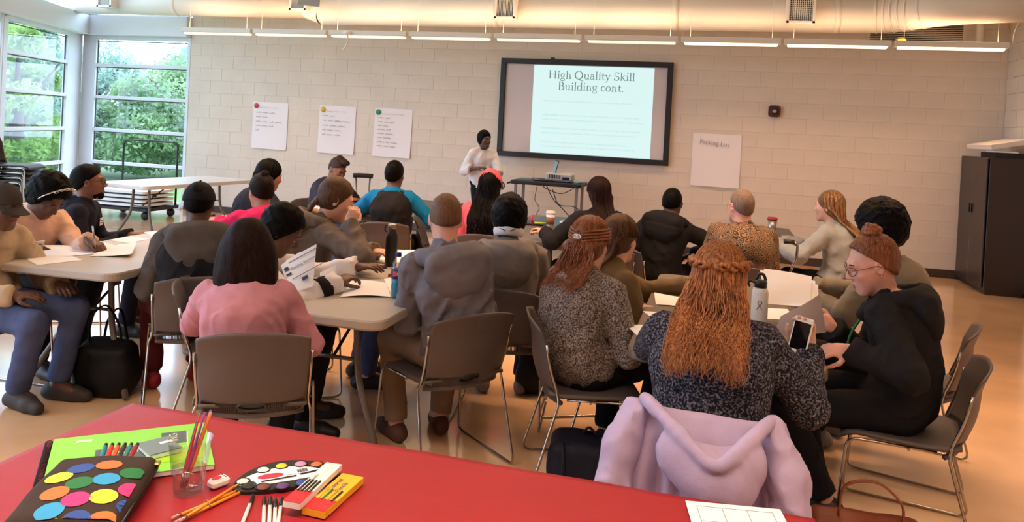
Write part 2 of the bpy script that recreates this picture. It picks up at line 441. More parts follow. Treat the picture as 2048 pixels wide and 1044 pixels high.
for r_ in range(nrow):
    zc = .105+BH*(r_+.5)
    if zc+BH/2 > ZC: continue
    y = WY-(0 if r_ % 2 else BW/2)
    while y > 4:
        y0, y1 = y-BW, min(y, WY)
        hy, c = (y1-y0-JT)/2, .004; ym = (y0+y1)/2; hz = (BH-JT)/2
        V = [(XR+.01, ym+hy, zc-hz), (XR+.01, ym-hy, zc-hz), (XR+.01, ym-hy, zc+hz), (XR+.01, ym+hy, zc+hz), (XR, ym+hy-c, zc-hz+c), (XR, ym-hy+c, zc-hz+c), (XR, ym-hy+c, zc+hz-c), (XR, ym+hy-c, zc+hz-c)]
        rr_.add(V, [(4, 5, 6, 7), (0, 1, 5, 4), (1, 2, 6, 5), (2, 3, 7, 6), (3, 0, 4, 7)]); y -= BW
props(rr_.build('block_field', m_paint, wr), kind='stuff')
mb = MB(); mb.box(((XB+XR)/2, WY-.006, .052), (XR-XB, .016, .105), bev=.003); struct(mb.build('baseboard_front', m_base), 'dark brown vinyl base along the front wall')
mb = MB(); mb.box((XR-.006, (WY+YBACK)/2, .052), (.016, WY-YBACK-.03, .105), bev=.003); struct(mb.build('baseboard_right', m_base), 'dark brown vinyl base along the side wall')
# glazing -----------------------------------------------------------
ZM = [.08, .68, 1.235, 1.79, 2.33, 2.77]
def glazed(name, org, d, n_out, t0, t1, label, top=True):
    """one bay of window from t0 to t1 along d; n_out = outward normal"""
    M = np.array([d, n_out, [0, 0, 1]]).T; w = t1-t0; mid = org+d*(t0+t1)/2
    root = empty(name, (mid[0], mid[1], 0), label, None, kind='structure')
    L = lambda t, o, z: M @ A(t, o, z)
    fr = MB()
    for t in (-w/2+.03, w/2-.03): fr.box(L(t, .03, 1.43), (.06, .075, 2.80), M, .006)
    fr.box(L(0, .03, .05), (w-.121, .074, .10), M, .006); fr.box(L(0, .03, 2.80), (w-.121, .074, .07), M, .006)
    if top:
        for t in (-w/2+.03, w/2-.03): fr.box(L(t, .03, 3.70), (.06, .075, 1.04), M, .006)
        fr.box(L(0, .03, 3.175), (w-.121, .074, .03), M, .006); fr.box(L(0, .03, 4.2), (w-.121, .074, .08), M, .006)
    fr.build('window_frame', m_alu, root)
    for z in ZM[1:-1]:
        g = MB(); g.box(L(0, .03, z), (w-.11, .07, .055), M, .006); g.build('mullion', m_alu, root)
    gk = MB()
    for z in ZM[1:]: gk.box(L(0, .040, z-.033), (w-.12, .014, .014), M)
    for t in (-w/2+.067, w/2-.067): gk.box(L(t, .040, 1.43), (.012, .014, 2.68), M)
    gk.build('gasket', m_gask, root)
    zz = list(zip(ZM[:-1], ZM[1:]))
    if top: zz.append((3.165, 4.19))
    for a, b in zz:
        g = MB(); g.box(L(0, .048, (a+b)/2), (w-.12, .006, b-a-.05), M); g.build('pane', m_glass, root)
    for za, zb in ((.1, 2.76), (3.3, 4.16)):
        ld = bpy.data.lights.new('window_portal', 'AREA'); ld.shape = 'RECTANGLE'; ld.size = w; ld.size_y = zb-za; ld.cycles.is_portal = True
        lo = bpy.data.objects.new('window_portal', ld); COL.objects.link(lo); lo.parent = root
        MM = np.array([d, A(0, 0, 1.), -np.cross(d, A(0, 0, 1.))]).T
        if (MM[:, 2] @ n_out) < 0: MM[:, 0] *= -1; MM[:, 2] *= -1
        place_M(lo, MM, L(0, .13, (za+zb)/2))
    return root
DX = A(1, 0, 0)
glazed('window_1', A(0, WY, 0), DX, A(0, 1, 0), -10.38, XB, 'tall glazed window beside the block wall with green trees outside')
tb = .50; n = 2
TW = .50+6*2.09
while tb < TW-.5:
    t1 = tb+2.02
    glazed('window_%d' % n, C0, DL, LN, tb, t1, ['', '', 'tall glazed window at the far end of the slanting glass wall', 'tall glazed window second from the far corner of the glass wall', 'tall glazed window third from the far corner of the glass wall', 'tall glazed window fourth from the far corner of the glass wall', 'tall glazed window fifth from the far corner of the glass wall', 'tall glazed window sixth from the far corner of the glass wall', 'tall glazed window seventh from the far corner of the glass wall'][n])
    tb = t1+.07; n += 1
# corner column, jambs and beams
col = MB(); M_l = np.array([DL, LN, [0, 0, 1]]).T
col.box(C0+DL*.25+LN*.034+A(0, 0, ZC/2), (.5, .075, ZC), M_l, .01)
col.box((-10.49, WY+.036, ZC/2), (.24, .07, ZC), None, .01)
struct(col.build('trim_1', m_panel), 'white corner column between the two glass walls')
be = MB(); be.box(((-10.6+XB)/2, WY+.02, 2.995), (XB+10.6, .30, .325), None, .008); struct(be.build('trim_2', m_panel), 'white clad beam over the far window')
be = MB(); be.box(C0+DL*TL/2+LN*-.0+A(0, 0, 2.995), (TL, .34, .325), M_l, .008)
be.box(C0+DL*TL/2+LN*.05+A(0, 0, .04), (TL, .2, .08), M_l); struct(be.build('trim_3', m_panel), 'white clad beam over the slanting glass wall')
be = MB()
t = 2.555
while t < TW: be.box(C0+DL*t+LN*.06+A(0, 0, 1.45), (.07, .14, 2.7), M_l); be.box(C0+DL*t+LN*.06+A(0, 0, 3.70), (.07, .14, 1.1), M_l); t += 2.09
struct(be.build('trim_4', m_alu), 'white posts between the windows of the glass wall')
wl = MB(); wl.box(C0+DL*(TW+TL)/2+LN*.13+A(0, 0, ZC/2), (TL-TW, .24, ZC), M_l); struct(wl.build('wall_left', m_paint), 'cream painted side wall left of the camera')
hd = MB(); hd.box(((-10.6+XB)/2, WY+.12, 4.26), (XB+10.6, .24, .1)); hd.box(C0+DL*TL/2+LN*.1+A(0, 0, 4.26), (TL, .24, .1), M_l); struct(hd.build('trim_5', m_panel), 'white head trim above the upper windows')
# ------------------------------------------------------------------ garden
m_grass = mat('lawn', (92, 128, 62), .9, var=.25, vscale=6)
g = MB(); g.box((-14, 14, -.45), (70, 70, .3)); struct(g.build('ground', m_grass), 'green lawn outside the windows')
m_bark = mat('tree_bark', (84, 70, 58), .9, var=.3, vscale=20, bump=.6, bscale=30)
def leaf_mat(name, c1, c2):
    m = mat(name, c1, .55, col2=c2, vscale=1.1, spec=.3)
    nt = m.node_tree; b = nt.nodes['Principled BSDF']; t = nt.nodes.new('ShaderNodeBsdfTranslucent'); x = nt.nodes.new('ShaderNodeMixShader'); x.inputs[0].default_value = .45
    nt.links.new(b.inputs['Base Color'].links[0].from_socket, t.inputs[0]); o = nt.nodes['Material Output']
    nt.links.new(b.outputs[0], x.inputs[1]); nt.links.new(t.outputs[0], x.inputs[2]); nt.links.new(x.outputs[0], o.inputs[0]); return m
m_leafA = leaf_mat('leaves_light_green', (116, 152, 106), (166, 192, 146)); m_leafB = leaf_mat('leaves_grey_green', (134, 164, 150), (180, 200, 184)); m_leafC = leaf_mat('leaves_yellow_green', (122, 160, 78), (174, 200, 118))
def tree(x, y, h, rad, nleaf, size, m, label, low=.0, seed=0):
    g = np.random.default_rng(seed)
    root = empty('tree', (x, y, -.3), label, 'tree', 'trees outside the windows')
    tk = MB(); tk.tube([(0, 0, 0), (.05, .03, h*.3), (-.04, .06, h*.6), (0, 0, h*.9)], [.16, .12, .08, .02], 8); 
    for k in range(7):
        a = g.uniform(0, 6.3); z0 = h*g.uniform(.25, .7); r1 = rad*g.uniform(.4, .8)
        tk.tube([(0, 0, z0), (r1*.5*math.cos(a), r1*.5*math.sin(a), z0+.35), (r1*math.cos(a), r1*math.sin(a), z0+.9)], [.05, .035, .012], 6)
    tk.build('trunk', m_bark, root)
    nleaf *= 3; size *= .55; nb = 34; cen = []
    for k in range(nb):
        a = g.uniform(0, 6.283); zz = g.uniform(low, 1); rr = rad*(.25+.75*math.sqrt(g.uniform()))*(math.sin(math.pi*min(1, (zz*.8+.15)))**.6)
        cen.append((rr*math.cos(a), rr*math.sin(a), h*zz, rad*g.uniform(.22, .42)))
    cen = np.array(cen); pick = g.integers(0, nb, nleaf)
    u = g.normal(size=(nleaf, 3)); u /= np.linalg.norm(u, axis=1)[:, None]; u *= (g.uniform(size=(nleaf, 1))**.45)
    P = cen[pick, :3]+u*cen[pick, 3:4]*A(1, 1, .8)
    a1 = g.normal(size=(nleaf, 3)); a1 /= np.linalg.norm(a1, axis=1)[:, None]; b1 = np.cross(a1, g.normal(size=(nleaf, 3))); b1 /= np.linalg.norm(b1, axis=1)[:, None]
    s = size*g.uniform(.6, 1.3, size=(nleaf, 1))
    V = np.stack([P-a1*s, P-b1*s*.45, P+a1*s, P+b1*s*.45], 1).reshape(-1, 3)
    Q = np.arange(nleaf*4).reshape(-1, 4)
    V[:, 2] = np.maximum(V[:, 2], .02)
    props(link('foliage', np_mesh('foliage', V, Q, m, False), root), kind='stuff')
for i, (x, y, h, rad, nl, sz, mm, lb) in enumerate([
    (-12.7, 11.5, 3.3, 1.0, 4200, .13, m_leafC, 'bright maple-like tree close outside the far left panes'),
    (-17.2, 18.2, 3.3, 1.9, 7000, .14, m_leafB, 'bushy grey-green tree at the left of the far window'),
    (-14.4, 18.6, 3.1, 2.0, 7000, .14, m_leafA, 'bushy green tree in the middle of the far window'),
    (-15.6, 21.5, 3.8, 1.9, 5000, .16, m_leafB, 'tall pale tree behind the bushes at the far window'),
    (-17.9, 24.0, 5.6, 1.6, 2200, .15, m_leafB, 'thin leafed tree rising above the bushes at the far window'),
    (-16.2, 14.2, 4.6, 1.5, 4200, .15, m_leafB, 'tall hazy tree outside the corner of the glass walls'),
    (-14.6, 9.2, 4.4, 1.9, 4500, .15, m_leafA, 'broad green tree outside the slanting glass wall'),
    (-12.4, 4.6, 4.6, 2.0, 4000, .17, m_leafA, 'broad green tree outside the nearer left windows'),
    (-12.2, 19.0, 2.6, 1.6, 4500, .13, m_leafA, 'low hedge-like bush at the right of the far window'),
    (-20.8, 17.5, 4.4, 2.2, 5000, .2, m_leafB, 'distant pale tree beyond the corner column')]):
    tree(x, y, h, rad, nl, sz, mm, lb, .08, 40+i)
# ------------------------------------------------------------------ duct and its grilles
m_duct = mat('white_painted_duct', (226, 220, 208), .5, bump=.05, bscale=4)
m_grille = mat('white_grille_enamel', (230, 228, 222), .45); m_dark = mat('dark_opening', (30, 26, 24), .8)
DY, DZ, DR = 10.3, 3.21, .205
du = empty('air_duct', (-3, DY, DZ), 'long round white air duct under the ceiling along the front wall', 'duct')
path = fillet([(-7.3, 0, 0), (4.9, 0, 0), (5.5, -.42, .06), (6.405, -.56, .09)], .3, 6)
d_ = MB(); d_.tube([(-7.3, 0, .085), (-3.0, 0, .06)], DR*.86, 28); d_.tube([(-3.02, 0, .06), (-2.75, 0, 0)], [DR*.86, DR], 28, cap=False); d_.build('duct_section', m_duct, du)
d_ = MB(); d_.tube([(-2.76, 0, 0)]+path[1:], DR, 28); d_.build('duct_section', m_duct, du)
for x in (-.1, 2.35, 4.3, -5.3):
    rg = MB(); rg.tube([(x, 0, .072 if x < -3 else 0), (x+.07, 0, .072 if x < -3 else 0)], DR*(.88 if x < -3 else 1.025), 28); rg.build('duct_collar', m_duct, du)
for k in range(6):
    i = 7+k*2 if 7+k*2 < len(path)-1 else len(path)-2
    p = np.array(path[min(3+k, len(path)-2)]); q = np.array(path[min(4+k, len(path)-1)]); dd = nrm(q-p)
    rg = MB(); rg.tube([p-dd*.012, p+dd*.012], DR*1.03, 28); rg.build('duct_seam', m_duct, du)
for x, w, z, lb in ((-2.87, .24, 3.25, 'square white air grille on the duct above the screen'), (.89, .28, 3.26, 'square white air grille on the duct at the right'), (-6.0, .22, 3.32, 'square white air grille on the duct above the posters'), (-9.4, .22, 3.34, 'square white air grille on the duct before the upper window')):
    g = empty('air_grille', (x, DY-DR-.04, z-.02), lb, 'air vent', 'grilles on the duct')
    b = MB()
    for sx in (-1, 1): b.box((sx*(w/2+.012), 0, 0), (.03, .14, w+.05)); b.box((0, 0, sx*(w/2+.012)), (w+.05, .14, .03))
    b.build('grille_frame', m_grille, g)
    b = MB(); b.box((0, .05, 0), (w, .02, w)); b.build('backing', m_dark, g)
    s_ = MB(); nn = 12
    for k in range(nn): s_.box(((k+.5)/nn*w-w/2, -.03, 0), (.006, .03, w))
    if 'right' in lb:
        for k in range(nn): s_.box((0, -.02, (k+.5)/nn*w-w/2), (w, .03, .006))
    props(s_.build('slat', m_grille, g), kind='stuff')
lv = empty('wall_louver', (2.36, WY-.01, 3.12), 'wide slatted return-air louver high on the wall at the right', 'air vent')
b = MB()
for sx in (-1, 1): b.box((sx*.56, 0, 0), (.04, .03, .36)); b.box((0, 0, sx*.17), (1.16, .03, .03))
b.build('louver_frame', m_paint, lv); b = MB(); b.box((0, .006, 0), (1.1, .005, .32)); b.build('backing', m_dark, lv)
s_ = MB()
for k in range(14): s_.box((0, -.008, -.15+k*.0231), (1.09, .018, .009), rotx(R(25)))
props(s_.build('slat', m_paint, lv), kind='stuff')
# ------------------------------------------------------------------ linear lights
m_house = mat('white_light_housing', (222, 216, 204), .5)
m_lens = mat('lit_diffuser', (255, 240, 214), .5, emit=(255, 226, 180), estr=2.6)
m_lens_dim = mat('dim_diffuser', (250, 240, 226), .5, emit=(255, 234, 206), estr=1.1)
def linear_light(x0, x1, y, z, label, group, up=1.0, dn=1.0, lens=None):
    w = x1-x0; g = empty('linear_light', ((x0+x1)/2, y, z), label, 'ceiling light', group)
    b = MB(); b.box((0, 0, .035), (w+.03, .13, .07), None, .008); b.build('housing', m_house, g)
    b = MB(); b.box((0, -.005, -.012), (w-.05, .09, .03), None, .008); b.build('diffuser', lens or m_lens, g)
    for sx in (-.42, .42): b = MB(); b.tube([(sx*w, 0, .07), (sx*w, 0, ZC-z)], .0018, 5); b.build('hanger', m_house, g)
    for nm, e, zz, rx in (('downlight', LAMP_DOWN*dn, -.035, 0), ('uplight', LAMP_UP*up, .08, math.pi)):
        if e <= 0: continue
        ld = bpy.data.lights.new(nm, 'AREA'); ld.shape = 'RECTANGLE'; ld.size = w-.06; ld.size_y = .09; ld.energy = e*w/1.2; ld.color = WARM if y > 3 else WARM_NEAR; ld.spread = R(108) if nm == 'downlight' else R(165)
        lo = bpy.data.objects.new(nm, ld); COL.objects.link(lo); lo.parent = g; lo.location = (0, 0, zz); lo.rotation_euler = (rx, 0, 0)
ORD = ['first', 'second', 'third', 'fourth', 'fifth', 'sixth', 'seventh', 'eighth', 'ninth']
for k in range(9):
    x0 = -7.86+k*1.2215
    linear_light(x0+.03, x0+1.19, 9.9, 2.80, 'slim linear ceiling light, %s from the window along the front wall' % ORD[k], 'linear lights along the front wall', 1.0 if k < 6 else .6, .6 if k < 6 else 1.3, m_lens_dim if k < 6 else None)
for j, y in enumerate((5.3, .9)):  # two lamp rows out of view, added to brighten floor and tables
    for k in range(4):
        x0 = -4.6+k*2.0-(.8 if j == 0 else 0)
        linear_light(x0, x0+1.9, y, 3.25, 'added unseen ceiling light above the %s, %s from the left' % (('far tables', 'red table')[j], ORD[k]), 'added unseen lights over the hall', .8, HALL[j])
# ================================================================== CHAIRS AND TABLES
m_shell = mat('taupe_chair_plastic', (94, 84, 82), .48, bump=.08, bscale=220, spec=.4)
m_shell_blk = mat('black_chair_plastic', (40, 38, 38), .45)
m_chrome = mat('chrome_rod', (176, 166, 154), .22, metal=1.0)
m_insert = mat('dark_handle_recess', (40, 36, 40), .45)
def back_pt(u, v):
    """u -1..1 across, v 0..1 bottom to top; the moulded back curves round the sitter"""
    hw = .196+.020*v+.006*math.sin(math.pi*v)
    x = u*hw; z = .405+.342*v-.022*abs(u)**3*(v > .5)*(v-.5)*2+.010*(1-u*u)*v
    y = -.205-.085*v+.055*abs(u)**2.2-.022*(v**3)*(.4+.6*abs(u))-.02*math.sin(math.pi*min(v*1.4, 1))
    return A(x, y, z)
def back_nrm(u, v):
    e = .01; return nrm(np.cross(back_pt(u+e, v)-back_pt(u-e, v), back_pt(u, min(v+e, 1))-back_pt(u, max(v-e, 0))))
def sheet(fn, us, vs, keep, th, nf):
    """thick sheet over a grid, only cells where keep(u,v)"""
    nu, nv = len(us), len(vs); V = []; Fc = []
    for v in vs:
        for u in us: p = fn(u, v); n = nf(u, v); V.append(p+n*th/2); V.append(p-n*th/2)
    ix = lambda i, j, s: 2*(j*nu+i)+s
    K = [[keep((us[i]+us[i+1])/2, (vs[j]+vs[j+1])/2) for i in range(nu-1)] for j in range(nv-1)]
    for j in range(nv-1):
        for i in range(nu-1):
            if not K[j][i]: continue
            Fc.append((ix(i, j, 0), ix(i+1, j, 0), ix(i+1, j+1, 0), ix(i, j+1, 0))); Fc.append((ix(i, j+1, 1), ix(i+1, j+1, 1), ix(i+1, j, 1), ix(i, j, 1)))
            for (di, dj, a, b) in ((0, -1, (i, j), (i+1, j)), (1, 0, (i+1, j), (i+1, j+1)), (0, 1, (i+1, j+1), (i, j+1)), (-1, 0, (i, j+1), (i, j))):
                ii, jj = i+di, j+dj
                if not (0 <= ii < nu-1 and 0 <= jj < nv-1 and K[jj][ii]): Fc.append((ix(*b, 0), ix(*a, 0), ix(*a, 1), ix(*b, 1)))
    return V, Fc
def chair_parts(ms):
    OU, OV, GV = .27, .115, .16      # oval half-width in u; centre v; top of grille band
    us = list(np.linspace(-1, 1, 41)); vs = sorted(set(list(np.linspace(0, .26, 14))+list(np.linspace(.26, 1, 15))))
    def oval(u, v): return ((u-.0)/OU)**2+((v-OV)/.055)**2 < 1
    def band(u, v): return .012 < v < GV-.05*(1-u*u)*0+.0 and abs(u) < .95
    V, Fc = sheet(back_pt, us, vs, lambda u, v: not band(u, v), .009, back_nrm)
    parts = {}
    b = MB(); b.add(V, Fc); parts['backrest'] = b.mesh('backrest', ms, True)
    g = MB(); nrib = 54
    for k in range(nrib):
        u = -.94+1.88*k/(nrib-1)
        vv = np.linspace(.012, GV, 7)
        segs = []; cur = []
        for v in vv:
            if oval(u, v):
                if len(cur) > 1: segs.append(cur)
                cur = []
            else: cur.append(back_pt(u, v))
        if len(cur) > 1: segs.append(cur)
        for s_ in segs: g.tube(s_, .0029, 4, upv=back_nrm(u, .1), flat=1.6)
    parts['grille'] = g.mesh('grille', ms, False)
    h = MB(); ring = []
    for k in range(28):
        a = 2*math.pi*k/28; u, v = OU*math.cos(a), OV+.055*math.sin(a); ring.append(back_pt(u, v)-back_nrm(u, v)*-.002)
    h.tube(ring, .006, 6, closed=True); c = back_pt(0, OV); n = back_nrm(0, OV)
    o = len(h.v); h.add([p-n*.004*(1 if n[1] < 0 else -1) for p in ring]+[c], [(i, (i+1) % 28, 28) for i in range(28)])
    parts['handle_insert'] = h.mesh('handle_insert', m_insert, False)
    # seat
    def sp(u, v):
        hw = .210+.012*math.sin(math.pi*v); z = .432-.012*(1-u*u)*math.sin(math.pi*min(1, v*1.1))-.03*max(0, (v-.82)/.18)**2+.012*max(0, (.12-v)/.12)
        return A(u*hw*(1-.10*max(0, abs(v-.5)*2-.75)), -.205+.44*v, z)
    def sn(u, v): return A(0, 0, 1.)
    V, Fc = sheet(sp, list(np.linspace(-1, 1, 15)), list(np.linspace(0, 1, 15)), lambda u, v: True, .014, sn)
    # rolled lip round the seat rear, below the grille
    b = MB(); b.add(V, Fc); lip = [back_pt(u, .0)+A(0, .004, -.006) for u in np.linspace(-1, 1, 15)]; b.tube(lip, .011, 6); parts['seat'] = b.mesh('seat', ms, True)
    for sx, nm in ((-1, 'L'), (1, 'R')):
        x = sx*.216
        pts = [back_pt(sx*1.02, .80)+A(sx*.004, 0, 0), back_pt(sx*1.02, .45)+A(sx*.004, 0, 0), back_pt(sx*1.03, .12)+A(sx*.006, 0, 0), (x+sx*.012, -.16, .405), (x+sx*.03, -.275, .007), (x+sx*.03, .235, .007), (x+sx*.012, .205, .412), (x-sx*.03, -.12, .41)]
        b = MB(); b.tube(fillet(pts, .045, 5), .0062, 7); parts['leg_frame'+nm] = b.mesh('leg_frame', m_chrome, None)
    b = MB(); b.tube([(-.225, -.02, .410), (-.1, -.02, .402), (.1, -.02, .402), (.225, -.02, .410)], .006, 6); parts['crossbar'] = b.mesh('crossbar', m_chrome, None)
    return parts
CH = chair_parts(m_shell); CHB = chair_parts(m_shell_blk)
def chair(x, y, face, label, group='taupe plastic chairs with chrome sled legs', parts=None, z=0.0, tilt=0.0, s=1.0, name='stacking_chair'):
    p = parts or CH
    r = empty(name, (x, y, z), label, 'chair', group, R(face)); r.scale = (s, s, s)
    if tilt: r.rotation_euler = (R(tilt), 0, R(face))
    link('seat', p['seat'], r); bk = link('backrest', p['backrest'], r); link('grille', p['grille'], bk)['kind'] = 'stuff'; link('handle_insert', p['handle_insert'], bk)
    link('leg_frame', p['leg_frameL'], r); link('leg_frame', p['leg_frameR'], r); link('crossbar', p['crossbar'], r)
    return r
m_top_beige = mat('beige_blow_moulded_plastic', (176, 168, 158), .45, var=.03, vscale=5, bump=.06, bscale=260)
m_top_dark = mat('dark_taupe_table_plastic', (104, 92, 84), .45, bump=.05, bscale=260)
m_top_white = mat('white_table_plastic', (224, 224, 224), .4)
m_leg_grey = mat('grey_table_leg_enamel', (112, 104, 98), .4, metal=.3)
m_blkmetal = mat('black_enamel_metal', (28, 27, 27), .45)
def fold_table(x, y, w, l, ang, label, mtop, h=.74, group=None, mleg=None):
    r = empty('folding_table', (x, y, 0), label, 'table', group, R(ang)); ml = mleg or m_leg_grey
    b = MB(); P = rrect(w, l, .075, 6); P2 = [(a*.985, c*.993) for a, c in P]; n = len(P)
    V = [(a, c, h-.045) for a, c in P2]+[(a, c, h-.036) for a, c in P]+[(a, c, h-.008) for a, c in P]+[(a*.99, c*.995, h) for a, c in P]
    Fc = [tuple(range(n))[::-1], tuple(range(3*n, 4*n))]+[(k*n+i, k*n+(i+1) % n, (k+1)*n+(i+1) % n, (k+1)*n+i) for k in range(3) for i in range(n)]
    b.add(V, Fc); b.build('tabletop', mtop, r)
    for sy in (-1, 1):
        y0 = sy*(l/2-.32); y1 = sy*(l/2-.22)
        for sx in (-1, 1):
            q = MB(); q.tube(fillet([(sx*.12, y0, h-.05), (sx*.13, y0, .50), (sx*.15, y0+sy*.01, .36), (sx*(w/2-.06), y1, .012)], .06, 4), .0165, 10); q.build('leg', ml, r)
        q = MB(); q.tube([(-.13, y0, .46), (.13, y0, .46)], .010, 8); q.build('crossbar', ml, r); q = MB(); q.tube([(-.12, y0, h-.055), (.12, y0, h-.055)], .014, 8); q.build('hinge_bar', ml, r)
        q = MB(); q.tube([(0, y0, .45), (0, y0-sy*.20, .57), (0, y0-sy*.42, h-.05)], .008, 8); q.box((0, y0-sy*.2, .57), (.03, .05, .03), None, .005); q.build('brace', m_blkmetal, r)
    return r
def paper(name, pts, label, m=None, bend=0.0, cat='paper', group=None, lift=None, nx=8, ny=6, th=.0006, parent=None):
    """sheet through four corner points (tl, tr, br, bl); bend lifts the middle, lift = per-corner extra height"""
    P = [np.asarray(p, float) for p in pts]; c = sum(P)/4; V = []; Fc = []
    nn = nrm(np.cross(P[1]-P[0], P[3]-P[0])); nn = nn if nn[2] > 0 else -nn
    for j in range(ny+1):
        for i in range(nx+1):
            u, v = i/nx, j/ny; p = (1-u)*(1-v)*P[0]+u*(1-v)*P[1]+u*v*P[2]+(1-u)*v*P[3]
            p = p+nn*bend*math.sin(math.pi*u)*(.5+.5*math.sin(math.pi*v)); 
            if lift is not None: p = p+A(0, 0, 1)*(((1-u)*(1-v))**2*lift[0]+(u*(1-v))**2*lift[1]+(u*v)**2*lift[2]+((1-u)*v)**2*lift[3])
            V.append(p-c)
    n0 = len(V); V += [v-nn*th for v in V]; W_ = nx+1
    for j in range(ny):
        for i in range(nx):
            a, b_, d, e = j*W_+i, j*W_+i+1, (j+1)*W_+i+1, (j+1)*W_+i; Fc.append((a, b_, d, e)); Fc.append((e+n0, d+n0, b_+n0, a+n0))
    o = link(name, np_mesh(name, V, Fc, m or m_paper, True), parent, c)
    if label: props(o, label, cat, group)
    return o
m_paper = mat('white_paper', (232, 233, 240), .7)
# ================================================================== PEOPLE
def ik(a, b, l1, l2, hint):
    """middle joint between a and b"""
    d = b-a; L = np.linalg.norm(d); Lm = (l1+l2)*.995
    if L > Lm: b = a+d/L*Lm; d = b-a; L = Lm
    t = (l1*l1-l2*l2+L*L)/(2*L); h = math.sqrt(max(l1*l1-t*t, 0)); u = d/L
    hv = np.asarray(hint, float); hv = nrm(hv-u*(hv @ u)); return a+u*t+hv*h, b
def dirz(a): return A(-math.sin(R(a)), math.cos(R(a)), 0)       # facing angle: 0 = +Y, + = turning left
def hand_prims(w, d, n, side, curl=.35, s=1.0, spread=1.0, grip=None):
    """w wrist, d along the hand, n out of the back of the hand; side +1 right hand"""
    d = nrm(d); n = nrm(n-d*(n @ d)); x = np.cross(d, n)*side         # x points to the thumb side
    M = np.array([x, d, n]).T; P = []
    P.append(EL(w+d*.045*s, A(.037, .052, .016)*s, M, k=.012)); P.append(RC(w-d*.03*s, w+d*.02*s, .026*s, .024*s, k=.015))
    P.append(EL(w+d*.03*s+x*.022*s-n*.006*s, A(.017, .034, .017)*s, M, k=.012))
    L = (.070, .078, .072, .056)
    for i in range(4):
        off = (.030-.0195*i)*spread; base = w+d*(.082-.004*abs(i-1.2))*s+x*off*s
        c1, c2, c3 = curl*.8, curl*1.9, curl*2.6
        fan = (off*1.6 if curl < .6 else off*.3)
        p = base; l = L[i]*s
        for ang, fr, r0, r1 in ((c1, .46, .0092, .0085), (c2, .32, .0085, .0078), (c3, .24, .0078, .0066)):
            v = nrm(d*math.cos(ang)-n*math.sin(ang)+x*fan*math.cos(ang)); q = p+v*l*fr*1.04
            P.append(RC(p, q, r0*s, r1*s, k=.004)); p = q
    t0 = w+d*.022*s+x*.030*s-n*.006*s; t1 = t0+nrm(d*.75+x*.72-n*.35)*.040*s; t2 = t1+nrm(d*.95+x*(.25-curl*.35)-n*(.35+curl*.3))*.034*s; t3 = t2+nrm(d*.95+x*(.0-curl*.4)-n*(.3+curl*.5))*.024*s
    P += [RC(t0, t1, .0125*s, .0105*s, k=.008), RC(t1, t2, .0102*s, .009*s, k=.004), RC(t2, t3, .009*s, .0072*s, k=.004)]
    return P
m_eye = mat('eye_white', (226, 222, 216), .25); m_iris = mat('dark_iris', (34, 24, 20), .2)
def head_prims(C, M, s, jaw=1.0, mouth=True):
    g = lambda x, y, z: C+M @ (A(x, y, z)*s)
    r = lambda *v: A(*v)*s
    P = [EL(g(0, -.014, .024), r(.074, .094, .092), M, k=.02), EL(g(0, .024, -.028), r(.064, .068, .078), M, k=.03), EL(g(0, .036, -.066), r(.050*jaw, .050, .050), M, k=.025),
         RC(g(-.018, .066, -.100), g(.018, .066, -.100), .021*s, k=.022),
         RC(g(-.034, .074, .024), g(.034, .074, .024), .015*s, k=.018),
         EL(g(-.036, .062, -.022), r(.024, .022, .022), M, k=.02), EL(g(.036, .062, -.022), r(.024, .022, .022), M, k=.02),
         EL(g(-.031, .096, .006), r(.016, .013, .010), M, k=.012, op='s'), EL(g(.031, .096, .006), r(.016, .013, .010), M, k=.012, op='s'),
         RC(g(0, .086, .016), g(0, .107, -.026), .0075*s, .0115*s, k=.010), EL(g(-.012, .097, -.031), r(.009, .010, .008), M, k=.008), EL(g(.012, .097, -.031), r(.009, .010, .008), M, k=.008),
         RC(g(-.017, .084, -.060), g(.017, .084, -.060), .0085*s, k=.009), RC(g(-.015, .083, -.074), g(.015, .083, -.074), .0085*s, k=.008)]
    for sx in (-1, 1):
        P.append(EL(g(sx*.077, -.010, -.006), r(.009, .019, .031), M @ rotz(sx*R(-24)), k=.008)); P.append(EL(g(sx*.083, -.006, -.004), r(.006, .010, .017), M, k=.004, op='s'))
    return P
